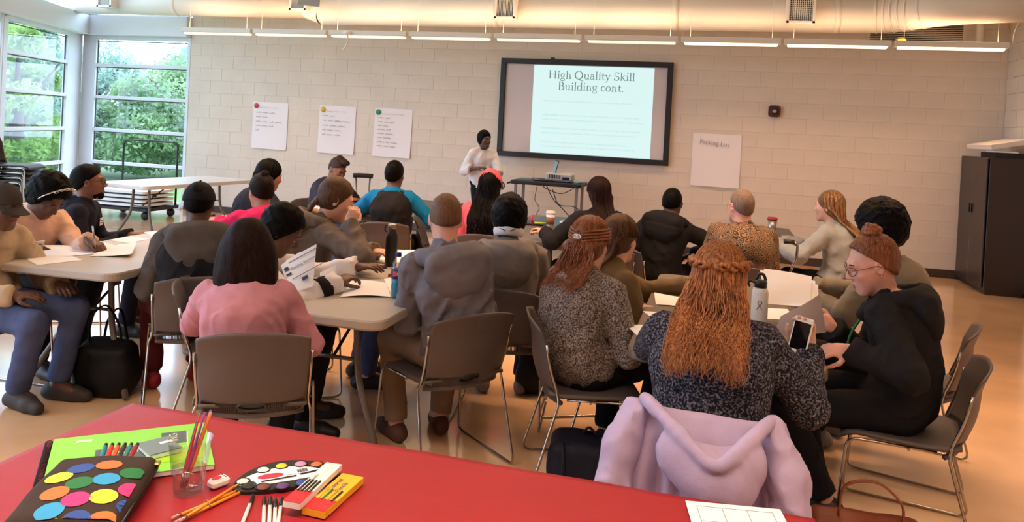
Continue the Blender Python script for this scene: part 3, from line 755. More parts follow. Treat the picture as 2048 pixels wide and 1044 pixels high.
def person(label, top, Y, seat, face, hface=None, hpitch=8, hroll=0, twist=0, s=1.0, w=1.0, skin=None, hair=None, topm=None, sleeve='long', off=.016, hood=None, collar=None, fold=.004, shirtlen=0.0,
           pants=None, shoe=None, arms=None, feet=None, standing=False, near=1.0, facework=False, vest=None, jaw=1.0, slouch=.05, poff=.012, seatz=.515, group=None, breast=0.0, extra=None, legs=True):
    """one person: body (skin) as one mesh, clothes / hair / shoes as children. top = pixel of the crown, Y = its distance"""
    T = at_y(top[0], top[1], Y); fwd = dirz(face); rgt = A(fwd[1], -fwd[0], 0); up = A(0, 0, 1.)
    hf = dirz(face if hface is None else hface)
    Mh = np.array([A(hf[1], -hf[0], 0), hf, up]).T @ rotx(R(-hpitch)) @ roty(R(hroll))
    C = T-up*.117*s
    N_ = C+Mh @ A(0, -.030, -.095)*s-up*(.044 if hpitch < 25 else .058)*s-hf*.008
    P0 = A(seat[0], seat[1], seatz*(s if standing else 1))
    root = empty('person', (P0[0], P0[1], 0), label, 'person', group); off_ = A(P0[0], P0[1], 0)
    sp = N_-P0; sl = np.linalg.norm(sp); su = sp/sl
    if not .38 < sl < .60: print('SPINE %.2f  topz %.2f  %s' % (sl, T[2], label))
    fr = rotz(R(twist)) @ fwd; rs = nrm(A(fr[1], -fr[0], 0)-su*(A(fr[1], -fr[0], 0) @ su)*.6); ff = np.cross(su, rs)
    if ff @ fr < 0: ff = -ff
    Mt = np.array([rs, ff, su]).T; Mp = np.array([rgt, fwd, up]).T
    lerp = lambda t: P0+sp*t-ff*slouch*math.sin(math.pi*min(1, t*1.05))*1.2
    hw = .150*s*(.62+.38*w)
    Sh = {sd: N_-su*.062*s+rs*sd*hw+ff*.01 for sd in (-1, 1)}
    arms = arms or {}
    J = {}
    for sd in (-1, 1):
        a = arms.get('R' if sd > 0 else 'L') or {}
        tgt = a.get('to'); tgt = (P0+fwd*.30+rgt*sd*.14+up*.16) if tgt is None else np.asarray(tgt, float)
        el, wr = ik(Sh[sd], tgt, .285*s, .25*s, a.get('hint', rgt*sd*.45-up*.9-fwd*.45))
        J[sd] = (Sh[sd], el, wr, a)
    Hp = {sd: P0+rgt*sd*.088*s-up*.01 for sd in (-1, 1)}
    feet = feet or {}
    K = {}
    for sd in (-1, 1):
        ft = feet.get('R' if sd > 0 else 'L')
        if ft is None: ft = ((P0+fwd*.36+rgt*sd*.12) if not standing else (P0+rgt*sd*.09))*A(1, 1, 0)
        ft = np.asarray(ft, float); an = A(ft[0], ft[1], (ft[2] if len(ft) > 2 and ft[2] > .05 else .085))
        kn, an = ik(Hp[sd], an, .43*s, .42*s, up*.9+fwd*.5+rgt*sd*.15 if not standing else fwd); K[sd] = (Hp[sd], kn, an)
    v1 = near
    # ---- body: torso, limbs, neck coarse; head and hands finer, same mesh
    B = []
    B += [EL(P0, A(.155*w, .115*w, .11)*s, Mp, k=.05), EL(lerp(.36), A(.128*w, .10*w, .15)*s, Mt, k=.06), EL(lerp(.70), A(.145*w, .105*w, .16)*s, Mt, k=.06), RC(Sh[-1], Sh[1], .040*s, k=.04), RC(N_-su*.05*s, C+Mh @ A(0, -.02, -.06)*s, .056*s*(.6+.4*w), .050*s, k=.03)]
    for sd in (-1, 1):
        a, e, wr, _ = J[sd]; B += [RC(a, e, .041*s, .035*s, k=.02), RC(e, wr, .035*s, .025*s, k=.015)]
        h, kn, an = K[sd]; B += [RC(h, kn, .072*s, .05*s, k=.04), RC(kn, an, .048*s, .036*s, k=.02), RC(an, an+up*-.03+fwd*.10, .035*s, .03*s, k=.02)]
    V, Q = sdf(B, .017*v1, off=off_)
    Vs, Qs = [V], [Q]; n = len(V)
    Hd = head_prims(C, Mh, s, jaw)+[RC(C+Mh @ A(0, -.022, -.05)*s, N_-su*.02*s, .051*s*(.6+.4*w), .056*s*(.6+.4*w), k=.025)]
    V, Q = sdf(Hd, (.0055 if facework else .0088)*max(1, v1*.9), off=off_); Vs.append(V); Qs.append(Q+n); n += len(V)
    for sd in (-1, 1):
        a, e, wr, aa = J[sd]; hd = aa.get('dir'); hd = nrm(wr-e) if hd is None else nrm(hd)
        nb = aa.get('back'); nb = nrm(np.cross(hd, A(0, 0, 1))*.2+A(0, 0, 1)) if nb is None else nrm(nb)
        if abs(nb @ hd) > .95: nb = rgt*sd
        V, Q = sdf(hand_prims(wr, hd, nb, sd, aa.get('curl', .4), s), .0055*max(1, v1), off=off_); Vs.append(V); Qs.append(Q+n); n += len(V)
    link('body', np_mesh('body', np.concatenate(Vs), np.concatenate(Qs), skin, True), root)
    # ---- top garment
    o = off; seed = (top[0]*.37) % 6.28
    def torso(o, yk=1.0):
        return [EL(lerp(.34), A(.128*w+o, .100*w+o, .17)*s, Mt, k=.05), EL(lerp(.66)-ff*.004, A(.136*w+o, .104*w+o, .18)*s, Mt, k=.045), EL(lerp(.84)-su*.01-ff*.002, A(hw/s*1.0*yk+o*.6, .074*w+o, .085)*s, Mt, k=.035),
                EL(P0+up*.02, A(.150*w+o, .116*w+o, .11+shirtlen)*s, Mp, k=.06)]
    G = torso(o)
    G += [RC(Sh[-1]-su*.010, Sh[1]-su*.010, (.038+o*.8)*s, k=.03), RC(N_-su*.026*s-rs*.03, Sh[-1]-rs*-.02, (.036+o*.5)*s, (.040+o*.7)*s, k=.02), RC(N_-su*.026*s+rs*.03, Sh[1]-rs*.02, (.036+o*.5)*s, (.040+o*.7)*s, k=.02)]
    if breast: G += [EL(lerp(.66)+ff*.085*s+rs*sd*.07*s, A(.07, .06, .07)*s*breast, Mt, k=.04) for sd in (-1, 1)]
    G.append(RC(N_-su*.05*s, N_-su*.004*s, (.060+o*.4)*s*(.6+.4*w), (.057+o*.2)*s*(.6+.4*w), k=.018))
    slv = {'long': 1.0, 'none': 0, 'short': -1, '34': .45}[sleeve]
    for sd in (-1, 1):
        a, e, wr, _ = J[sd]
        if sleeve == 'none': continue
        if slv < 0:
            dd = nrm(e-a); cp = a+dd*.21*s; G.append(RC(a, e, (.044+o)*s, (.050+o)*s, k=.02, clip=[(cp, dd)]))
        else:
            dd = nrm(wr-e); cp = e+dd*(np.linalg.norm(wr-e)*slv-.002)
            wide = 1.35 if sleeve == '34' else 1.0
            G += [RC(a, e, (.043+o*.85)*s, (.038+o*.85)*s, k=.02), RC(e, cp+dd*.04, (.038+o*.85)*s, (.030+o*.75)*s*wide, k=.012, clip=[(cp, dd)])]
            if sleeve == 'long': G.append(RC(cp-dd*.024*s, cp-dd*.002, (.033+o*.95)*s, (.034+o*.85)*s, k=.004, clip=[(cp, dd)]))
    Mw = Mt @ roty(R(28 if seed > 3 else -28)) @ rotx(R(20))
    wrk = lambda amp: (lambda p: creases(p, amp, seed, Mw, (17., 17., 6.))+creases(p, amp*.5, seed+2, None, (9., 9., 14.)))
    sdf_obj('jacket' if (hood or collar) else 'top', G, (.0105 if v1 < .95 else .0125)*v1, topm, root, off_, wrk(fold*2.4) if fold else None)
    if collar == 'stand':
        ring = [N_-su*.012*s+rs*math.sin(a)*.064*s-ff*math.cos(a)*.066*s+su*(.020-.012*math.sin(a)**2)*s*(1 if math.cos(a) > -.2 else .2)-su*.03*s*max(0, -math.cos(a)) for a in np.linspace(-2.7, 2.7, 13)]
        sdf_obj('collar', [RC(p, q, .019*s, k=.012) for p, q in zip(ring[:-1], ring[1:])]+[RC(p-su*.020*s-nrm(p-N_)*-.006, q-su*.020*s-nrm(q-N_)*-.006, .021*s, k=.012) for p, q in zip(ring[:-1], ring[1:])], .008*max(1, v1*.8), topm, root, off_)
    if hood:
        ring = [N_-su*(.012-.004*math.cos(a))*s+rs*math.sin(a)*.098*s*hood-ff*(math.cos(a)*.100+.014)*s*hood-su*.075*s*max(0, -math.cos(a))**1.2 for a in np.linspace(-2.5, 2.5, 13)]
        hp = [RC(p, q, (.028+.010*max(0, math.cos(an)))*s*hood, (.028+.010*max(0, math.cos(an)))*s*hood, k=.014) for p, q, an in zip(ring[:-1], ring[1:], np.linspace(-2.4, 2.4, 12))]
        hc = N_-ff*(.074*w+o+.042)*s-su*.058*s
        hp += [EL(hc, A(.128, .046, .078)*s*hood, Mt @ rotx(R(-14)), k=.03), EL(hc-su*.050*s*hood-ff*.004*s, A(.098, .040, .072)*s*hood, Mt @ rotx(R(-6)), k=.04), RC(hc+su*.035*s-rs*.085*s*hood-ff*.012*s, hc+su*.035*s+rs*.085*s*hood-ff*.012*s, .032*s*hood, k=.02),
               EL(N_-ff*.066*s+su*.030*s, A(.070, .056, .052)*s*hood, Mt, k=.014, op='s')]
        sdf_obj('hood', hp, .0085*max(.9, v1*.85), topm, root, off_, lambda p: creases(p, .0035, seed+1, Mt, (7., 9., 22.)))
    if vest:
        Vv = torso(o+.011, .80)+[RC(Sh[-1]*.80+Sh[1]*.20-su*.004, Sh[1]*.80+Sh[-1]*.20-su*.004, (.044+o)*s, k=.03)]
        sdf_obj('vest', Vv, .0105*v1, vest, root, off_, wrk(fold*2.4))
    # ---- trousers and shoes
    if pants:
        G = [EL(P0-up*.005, A(.160*w+poff*.5, .122*w+poff*.5, .112)*s, Mp, k=.04)]
        for sd in (-1, 1):
            h, kn, an = K[sd]; dd = nrm(an-kn); cp = an-dd*.015
            G += [RC(h, kn, (.078*(.5+.5*w)+poff)*s, (.056+poff)*s, k=.035), RC(kn, cp+dd*.05, (.054+poff)*s, (.044+poff)*s, k=.02, clip=[(cp, dd)])]
        sdf_obj('trousers', G, .0155*v1, pants, root, off_, lambda p: creases(p, .007, seed+2, None, (13., 13., 13.)))
    if shoe:
        for sd in (-1, 1):
            h, kn, an = K[sd]; fd = nrm((an-kn)*A(1, 1, 0)+fwd*.22) if not standing else fwd
            tx = nrm(fwd+rgt*sd*.18); g0 = A(an[0], an[1], 0) ; zb = an[2]-.085
            SP = [RC(g0-tx*.045+up*(zb+.042), g0+tx*.10+up*(zb+.040), .041*s, .043*s, k=.02, clip=[(A(0, 0, zb+.003), A(0, 0, -1))]), RC(g0+tx*.10+up*(zb+.038), g0+tx*.165+up*(zb+.030), .043*s, .034*s, k=.02, clip=[(A(0, 0, zb+.003), A(0, 0, -1))]), RC(g0-tx*.02+up*(zb+.06), g0+tx*.04+up*(zb+.072), .040*s, .034*s, k=.02)]
            sh = sdf_obj('shoe', SP, .0105*max(1, v1), shoe, root, off_)
    hm = lambda x, y, z: C+Mh @ (A(x, y, z)*s)
    ctx = dict(C=C, M=Mh, s=s, root=root, off=off_, N=N_, J=J, P0=P0, Sh=Sh, rs=rs, ff=ff, su=su, g=hm, near=v1, K=K, lerp=lerp, D=(w, off, sp, s), rgt=rgt, fwd=fwd)
    if hair: hair(ctx)
    if facework:
        for sx in (-1, 1):
            e = MB(); e.sphere(hm(sx*.031, .076, .006)-off_, .0125*s, 12, 8, Mh); e.cm = 1; e.sphere(hm(sx*.031, .0835, .0045)-off_, .0062*s, 8, 6, Mh); e.build('eye', [m_eye, m_iris], root)
            l = MB(); l.sphere(hm(sx*.031, .0775, .0085)-off_, A(.0145, .0125, .0095)*s, 10, 6, Mh); l.build('eyelid', skin, root)
            b = MB(); b.tube([hm(sx*.014, .0895, .026)-off_, hm(sx*.031, .0905, .031)-off_, hm(sx*.048, .080, .027)-off_], [.0035*s, .004*s, .002*s], 6); b.build('eyebrow', (extra or {}).get('brow') or m_iris, root)
        l = MB(); l.tube([hm(-.021, .0855, -.0665)-off_, hm(-.008, .0935, -.0645)-off_, hm(.008, .0935, -.0645)-off_, hm(.021, .0855, -.0665)-off_], [.002*s, .0052*s, .0052*s, .002*s], 6)
        l.tube([hm(-.019, .085, -.0715)-off_, hm(0, .094, -.073)-off_, hm(.019, .085, -.0715)-off_], [.002*s, .006*s, .002*s], 6); l.build('lips', m_lips_d if (extra or {}).get('dark') else m_lips, root)
    return ctx
m_lips = mat('rose_lips', (178, 104, 96), .4); m_lips_d = mat('brown_lips', (116, 66, 58), .4)
# ---- hair -----------------------------------------------------------
def cap_prims(c, t=.012, front=(.085, .082), ear=(.004, -.045), nape=-.085, k=.02):
    """hair cap over the skull, cut along hairline"""
    g, M, s = c['g'], c['M'], c['s']
    d = A(front[0]-ear[0], front[1]-ear[1]); n2 = nrm(A(d[1], -d[0])); nn = M @ A(0, n2[0], n2[1])
    cl = [(g(0, ear[0], ear[1]), nn), (g(0, 0, nape), M @ A(0, .15, -1))]
    b_ = min(.008, t*.6); return [EL(g(0, -.014-b_, .026+b_*.6), A(.074+t*(.72 if t < .02 else 1), .094+t*.95, .092+t)*s, M, k=k, clip=cl), EL(g(0, -.032, -.024), A(.060+t*.7, .061+t*.8, .064)*s, M, k=.03, clip=cl)]
def h_short(m, t=.010, nape=-.12, noise=.0015, front=(.084, .078), ear=(-.052, -.03), fade=None, vx=.0065):
    def f(c):
        sdf_obj('hair', cap_prims(c, t, front, ear, nape), vx*max(1, c['near']*.8), m, c['root'], c['off'], lambda p: folds(p, noise, 4.0, 1))
    return f
def h_afro(m, r=.05, bump=.006, nape=-.06, fr=3.2, front=(.09, .07), ear=(.01, -.02), low=1.0):
    def f(c):
        g, M, s = c['g'], c['M'], c['s']
        pr = cap_prims(c, r, front, ear, nape, .03)
        sdf_obj('hair', pr, .0075*max(1, c['near']*.8), m, c['root'], c['off'], lambda p: folds(p, bump, fr, 2)+folds(p, bump*.8, fr*2.1, 3)+folds(p, bump*.6, fr*4.3, 5))
    return f
def lock_mesh(c, paths, m, name='hair', flat=.6, n=3):
    """many tapered hair locks as one mesh (vectorised)"""
    k = min(len(q[0]) for q in paths); P = np.array([np.asarray(q[0])[np.linspace(0, len(q[0])-1, k).round().astype(int)] for q in paths])-c['off']; r = np.array([q[1] for q in paths]); tn = np.array([q[2] for q in paths]); L = len(paths)
    T = np.gradient(P, axis=1); T /= np.maximum(np.linalg.norm(T, axis=2, keepdims=True), 1e-9)
    Oc = P-(c['C']-c['off']); U = Oc-T*(Oc*T).sum(2, keepdims=True); U /= np.maximum(np.linalg.norm(U, axis=2, keepdims=True), 1e-9); W_ = np.cross(T, U)
    j = np.arange(k); pr = (.5+.5*np.minimum(1, j/2.0))*np.where(j < k*.55, 1, np.maximum(.10, 1-(j-k*.55)/(k*.47))); rr = r[:, None]*pr[None]
    V = np.stack([P+rr[..., None]*(math.cos(2*math.pi*i/n)*U*flat+math.sin(2*math.pi*i/n)*W_) for i in range(n)], 2).reshape(-1, 3)
    idx = np.arange(L*k*n).reshape(L, k, n); a = idx[:, :-1]; b = idx[:, 1:]
    Q = np.stack([a, np.roll(a, -1, 2), np.roll(b, -1, 2), b], -1).reshape(-1, 4)
    return link(name, np_mesh(name, V, Q, m, True, tone=np.repeat(tn, k*n)), c['root'])
def skull(c, th, ph, t=.012):
    s = c['s']; return c['g'](( .074+t)*math.sin(th)*math.sin(ph), -.014-(.094+t)*math.sin(th)*math.cos(ph), .026+(.092+t)*math.cos(th))
def off_back(c, p):
    """keep a hair point outside the clothed back"""
    w, o, sp, s = c['D']; t = (p[2]-c['P0'][2])/sp[2]
    if t < -.1: return p
    S = c['lerp'](min(t, 1.0)); d = p-S; b = -(d @ c['ff']); l = d @ c['rs']; u = min(1, max(0, (1.22-t)/.45)); prof = u*u*(3-2*u)
    D = ((.118*w+o)*prof+.038)*s; hwid = (.150*w+o+.05)*s; D *= math.sqrt(max(.05, 1-min(1, abs(l/hwid))**2))
    e = D-b; return p-c['ff']*(e if e > .02 else max(0, (e+.02)**2/.08 if e > -.02 else 0))*(1 if b > -.07 else max(0, 1+(b+.07)/.05))
def long_paths(c, n, length, spread, wave=.01, freq=2.0, r=.0075, phmax=120, back=.05, seed=1, t=.014, th0=12, thin=.75, curl=0.0, gather=None, drift=0.0, lj=.12):
    g = np.random.default_rng(seed); out = []; ff, rs = c['ff'], c['rs']; hx = c['M'][:, 0]; hy = c['M'][:, 1]; up = A(0, 0, 1.)
    for i in range(n):
        ph = R(g.uniform(-phmax, phmax)); L = length*(1+g.uniform(-lj, lj)); ts = t+g.uniform(-.004, .006); P = []
        thA = R(th0+g.uniform(0, 25)); thB = R(96)
        for th in np.linspace(thA, thB, 6): P.append(skull(c, th, ph, ts))
        p1 = P[-1]; lat = math.sin(ph); lay = g.uniform(0, 1)
        tgt = c['N']+hx*(lat*spread*(1+g.uniform(-.15, .15)))-hy*(back*math.cos(ph*.7)+g.uniform(-.012, .018))+hx*drift
        phs = g.uniform(0, 6.28); m = 9
        for k in range(1, m+1):
            q = k/m; e = min(1, q*1.7); xy = p1*(1-e)+tgt*e; z = p1[2]-L*q
            w_ = wave*min(1, q*2)*(1+curl*q)
            p = A(xy[0], xy[1], z)+hx*w_*math.sin(freq*6.28*q+phs)+hy*w_*.8*math.cos(freq*6.28*q*1.1+phs*1.3)
            P.append(off_back(c, p)-c['ff']*(.010+lay*.016)*min(1, q*2))
        out.append((bez(P, 2) if wave > .008 else bez(P, 1), r*g.uniform(.6, 1.25), g.uniform(0, 1)))
    return out
def h_bob(m, n=300):
    def f(c):
        g, s = c['g'], c['s']; hx, hy = c['M'][:, 0], c['M'][:, 1]; up = A(0, 0, 1.)
        base = cap_prims(c, .024, (.095, .07), (.045, -.19), -.2)
        cl = [(c['C']-up*.222*s, -up)]
        base += [EL(g(0, -.048, -.085), A(.126, .092, .19)*s, c['M'], k=.05, clip=cl), EL(g(-.074, -.015, -.12), A(.058, .07, .15)*s, c['M'], k=.04, clip=cl), EL(g(.074, -.015, -.12), A(.058, .07, .15)*s, c['M'], k=.04, clip=cl)]
        sdf_obj('hair', base, .007, m, c['root'], c['off'], lambda p: folds(p*A(1, 1, .12), .0022, 4.5, 2))
        ps = []; q = np.random.default_rng(5)
        for i in range(n):
            ph = R(q.uniform(-118, 118)); P = [skull(c, th, ph, .028) for th in np.linspace(R(8+q.uniform(0, 20)), R(85), 6)]
            e = P[-1]; outv = hx*math.sin(ph)-hy*math.cos(ph)
            for k in range(1, 6):
                u = k/5; P.append(e-up*(.215+q.uniform(-.03, .02))*u*s+outv*(.034*math.sin(u*2.0)+q.uniform(-.002, .004))*s-outv*.03*max(0, u-.8))
            ps.append((bez(P, 2), .0055*q.uniform(.6, 1.2), q.uniform(.3, .7)))
        lock_mesh(c, ps, m, 'hair_locks')
    return f
def h_long(m, **kw):
    cap = kw.pop('cap', .013); mass = kw.pop('mass', True); fill = kw.pop('fill', .8); fr = kw.pop('front', (.088, .078)); er = kw.pop('ear', (.02, -.07))
    def f(c):
        g, s, M = c['g'], c['s'], c['M']; hx, hy = M[:, 0], M[:, 1]; up = A(0, 0, 1.); L = kw['length']; sp = kw['spread']; bk = kw.get('back', .05)
        base = cap_prims(c, cap, fr, er, -.14)
        if mass:
            a = g(0, -.05, -.04); b = A(*(c['N']-hy*bk)[:2], a[2]-L*fill)+hx*kw.get('drift', 0)
            for u in (-.55, 0, .55): mid = off_back(c, (a+b)/2+hx*u*sp*.6)+c['ff']*.012; base += [RC(a+hx*u*.06*s+hy*.02, mid, .030*s, .011, k=.015), RC(mid, off_back(c, b+hx*u*sp*.85)+c['ff']*.014, .011, .007, k=.012)]
        sdf_obj('hair', base, .0085*max(1, c['near']*.8), m, c['root'], c['off'], lambda p: folds(p*A(1, 1, .15), .002, 4.5, 2))
        lock_mesh(c, long_paths(c, **kw), m, 'hair_locks')
    return f
# ---- colours
SK_D = mat('deep_brown_skin', (92, 58, 44), .48, var=.06, vscale=12); SK_B = mat('brown_skin', (122, 80, 60), .48, var=.06, vscale=12); SK_T = mat('tan_skin', (170, 118, 92), .5, var=.05, vscale=12); SK_L = mat('light_skin', (214, 164, 142), .5, var=.06, vscale=14); SK_P = mat('pink_light_skin', (218, 160, 140), .5, var=.07, vscale=14)
HB = hair_mat('black_hair', (11, 9, 9), (20, 16, 15)); HDB = hair_mat('dark_brown_hair', (26, 16, 15), (46, 30, 28)); HBR = hair_mat('brown_hair', (74, 48, 34), (112, 78, 54)); HAU = hair_mat('auburn_hair', (112, 62, 38), (186, 124, 78), .45); HRB = hair_mat('reddish_brown_hair', (112, 62, 40), (164, 104, 70), .38); HOM = hair_mat('ombre_brown_hair', (92, 58, 38), (176, 136, 92)); HGR = hair_mat('thin_grey_hair', (128, 104, 92), (158, 132, 116)); HSH = hair_mat('light_brown_cropped_hair', (112, 78, 56), (142, 102, 76))
def fab(name, c, var=.10, bump=.25, bs=500, rough=.85, vs=9, **k): return mat(name, c, rough, var=var, vscale=vs, bump=bump, bscale=bs, spec=.2, **k)
f_pink = fab('pale_pink_wool', (190, 134, 150)); f_peach = fab('peach_knit', (226, 186, 164)); f_navy = fab('navy_cloth', (28, 30, 44)); f_black = fab('black_cloth', (26, 25, 28)); f_black2 = fab('black_jersey', (30, 28, 30)); f_char = fab('charcoal_fleece', (84, 80, 78), .15); f_grey = fab('grey_shell', (110, 107, 116), .08, .12, 200, .6); f_grey2 = fab('warm_grey_cotton', (126, 120, 116), .10); f_grey3 = fab('taupe_anorak', (112, 100, 92)); f_mag = fab('magenta_cotton', (206, 34, 92)); f_blue = fab('bright_blue_shirt', (18, 122, 178)); f_white = fab('white_cotton', (226, 222, 226), .04); f_olive = fab('olive_canvas', (112, 92, 66)); f_jean = fab('blue_denim', (72, 84, 122), .2); f_beige = fab('beige_cotton', (190, 170, 144)); f_khaki = fab('khaki_cotton', (150, 126, 104)); f_maroon = fab('maroon_cloth', (92, 34, 40)); f_coral = fab('coral_knit', (226, 96, 104)); f_bluegrey = fab('blue_grey_sweat', (158, 162, 164)); f_navyt = fab('slate_navy_cotton', (52, 52, 66)); f_sage = fab('grey_green_cotton', (126, 116, 100))
f_tweed = mat('grey_marled_knit', (70, 62, 62), .9, col2=(176, 164, 158), vscale=150, contrast=(.40, .66), bump=.5, bscale=180, spec=.15)
f_boucle = mat('navy_flecked_knit', (26, 26, 36), .9, col2=(134, 130, 142), vscale=135, contrast=(.47, .70), bump=.6, bscale=170, spec=.15)
m_shoe = mat('dark_shoe_leather', (34, 30, 30), .5); m_shoe_b = mat('brown_suede_shoe', (86, 52, 38), .7); m_shoe_g = mat('grey_trainer', (120, 112, 108), .6); m_shoe_r = mat('red_trainer', (150, 30, 44), .6)
def batik():
    m = mat('brown_batik_print', (44, 30, 22), .8, col2=(150, 112, 72)); nt = m.node_tree; N = nt.nodes; L = nt.links
    for l in list(N['Principled BSDF'].inputs['Base Color'].links): L.remove(l)
    tc = N.new('ShaderNodeTexCoord'); vo = N.new('ShaderNodeTexVoronoi'); vo.inputs['Scale'].default_value = 17
    wv = N.new('ShaderNodeTexWave'); wv.wave_type = 'RINGS'; wv.inputs['Scale'].default_value = 4
    ns = N.new('ShaderNodeTexNoise'); ns.inputs['Scale'].default_value = 9
    mp = N.new('ShaderNodeMapping'); mp.inputs['Scale'].default_value = (1, 1, 1.5); L.new(tc.outputs['Object'], mp.inputs[0]); L.new(mp.outputs[0], vo.inputs['Vector'])
    mu = N.new('ShaderNodeMath'); mu.operation = 'MULTIPLY'; mu.inputs[1].default_value = 38; L.new(vo.outputs['Distance'], mu.inputs[0])
    sn = N.new('ShaderNodeMath'); sn.operation = 'SINE'; L.new(mu.outputs[0], sn.inputs[0])
    cr = N.new('ShaderNodeValToRGB'); cr.color_ramp.elements[0].position = .42; cr.color_ramp.elements[1].position = .58; cr.color_ramp.elements[0].color = lin((40, 28, 22)); cr.color_ramp.elements[1].color = lin((142, 110, 78))
    mr = N.new('ShaderNodeMapRange'); mr.inputs['From Min'].default_value = -1; L.new(sn.outputs[0], mr.inputs[0]); L.new(mr.outputs[0], cr.inputs[0]); L.new(cr.outputs[0], N['Principled BSDF'].inputs['Base Color']); return m
f_batik = batik()
def seat_of(top, Y, face, d, side=0.0):
    T = at_y(top[0], top[1], Y); f = dirz(face); return (T[0]-f[0]*d+f[1]*side, T[1]-f[1]*d-f[0]*side)
m_gold = mat('dull_gold_metal', (196, 160, 96), .3, metal=1.0); m_silver = mat('bright_silver_metal', (214, 212, 210), .2, metal=1.0)
def glasses(c, m, r=.021):
    g, s, of = c['g'], c['s'], c['off']; b = MB()
    for sx in (-1, 1):
        b.tube([g(sx*.032+r*math.cos(a), .101-.02*abs(math.cos(a))*(1 if sx*math.cos(a) > 0 else 0), .002+r*.9*math.sin(a))-of for a in np.linspace(0, 6.283, 18)[:-1]], .0016*s*1.2, 6, closed=True)
        b.tube([g(sx*.053, .088, .008)-of, g(sx*.074, .05, .008)-of, g(sx*.080, -.005, .008)-of, g(sx*.080, -.02, -.008)-of], .0018*s, 6)
    b.tube([g(-.011, .105, .006)-of, g(0, .109, .008)-of, g(.011, .105, .006)-of], .0018*s, 6); return b.build('glasses', m, c['root'])
# ================================================================== TABLES
fold_table(-3.43, 4.22, .78, 1.84, 3, 'beige folding table at the left, papers along its near end', m_top_beige)
fold_table(-1.745, 3.97, .77, 1.84, 0, 'beige folding table in the middle with bottles and handouts on it', m_top_beige)
fold_table(.07, 4.03, .77, 1.84, 0, 'dark taupe folding table at the right with loose handouts', m_top_dark)
fold_table(-3.10, 7.35, .77, 1.84, 0, 'dark taupe folding table below the posters, crutch beside it', m_top_dark)
fold_table(-1.40, 6.75, .77, 1.84, 0, 'dark folding table with blue sheet and coffee cup, below the projector', m_top_dark)
fold_table(.35, 7.35, .77, 1.84, 0, 'dark folding table at far right with a red-lidded tumbler', m_top_dark)
# ================================================================== PEOPLE (front of the hall last)
TAUP = 'taupe plastic chairs with chrome sled legs'
def sit(c_xy, face, who, **k): return chair(c_xy[0], c_xy[1], face, 'taupe plastic chair under the person '+who, TAUP, **k)
Z_ = .745
# pink blazer
tp, Y, fc = (497, 449), 2.84, 26; st = seat_of(tp, Y, fc, .02, .02)
sit((st[0]+.02, st[1]+.06), 28, 'in the pale pink blazer')
c = person('person in a pale pink blazer with a dark bob, seated with back to us', tp, Y, st, fc, hface=32, hpitch=14, skin=SK_B, hair=h_bob(HDB), topm=f_pink, off=.022, w=1.18, fold=.0035, near=.85, pants=f_black, shoe=m_shoe, s=.93, shirtlen=-.02,
       arms=dict(L=dict(to=A(st[0], st[1], 0)+dirz(fc)*.30+A(-.16, 0, .66), hint=A(-1, -.25, -.9)), R=dict(to=A(st[0], st[1], 0)+dirz(fc)*.33+A(.18, .0, .64), hint=A(1, -.2, -.9))))
# grey anorak man
tp, Y, fc = (893, 392), 3.52, 40; st = seat_of(tp, Y, fc, .08, .09)
sit((st[0]-.09, st[1]+.01), 50, 'in the grey hooded anorak')
person('person with cropped light hair in a grey hooded anorak, back to us', tp, Y, st, fc, hface=24, hpitch=26, skin=SK_P, hair=h_short(HSH, .007, -.12, .0012), topm=f_grey, off=.030, w=1.16, hood=1.3, fold=.0055, shirtlen=.05, near=.85, pants=f_khaki, shoe=m_shoe_b,
       arms=dict(L=dict(to=A(st[0], st[1], 0)+dirz(40)*.28+A(-.06, -.05, .64), hint=A(-.2, -.45, -.9)), R=dict(to=(-1.52, 4.02, .80), hint=A(.6, .2, -.9))), feet=dict(L=(-1.50, 3.62), R=(-1.33, 3.80)))
# auburn
tp, Y, fc = (1443, 492), 2.80, -4; st = seat_of(tp, Y, fc, .06)
sit(st, fc, 'with long red hair, a lilac jacket hung on it')
AUB = person('person with long wavy red hair in a navy flecked sweater, holding a phone', tp, Y, st, fc, hface=-14, hpitch=10, skin=SK_L, hair=h_long(HAU, n=900, length=.265, spread=.105, wave=.017, freq=1.7, r=.0029, phmax=112, back=.075, seed=11, curl=.5, drift=.0), topm=f_boucle, off=.030, w=1.28, fold=.003, near=.85, pants=f_black, shoe=m_shoe,
       arms=dict(L=dict(to=(-.12, 3.25, .79), hint=A(-1, -.2, -.7)), R=dict(to=at_y(1612, 705, 3.02), hint=A(.7, .2, -1), dir=A(-.05, .15, 1), back=A(.3, 1, .1), curl=.55)))
c = AUB; b = MB()
for sx in (-1, 1):
    for ph0 in (0, math.pi):
        P = []
        for k in range(15):
            u = k/14; q = skull(c, R(74+10*u), R(sx*(98-92*u)), .024); ax = nrm(q-c['C']); P.append(q+ax*.007*math.cos(ph0+u*13)+A(0, 0, 1)*.010*math.sin(ph0+u*13)-c['off'])
        b.tube(P, [.011*(1-.3*k/14) for k in range(15)], 7, tone=.35+.3*(ph0 > 1))
b.build('hair_twist', HAU, c['root'])
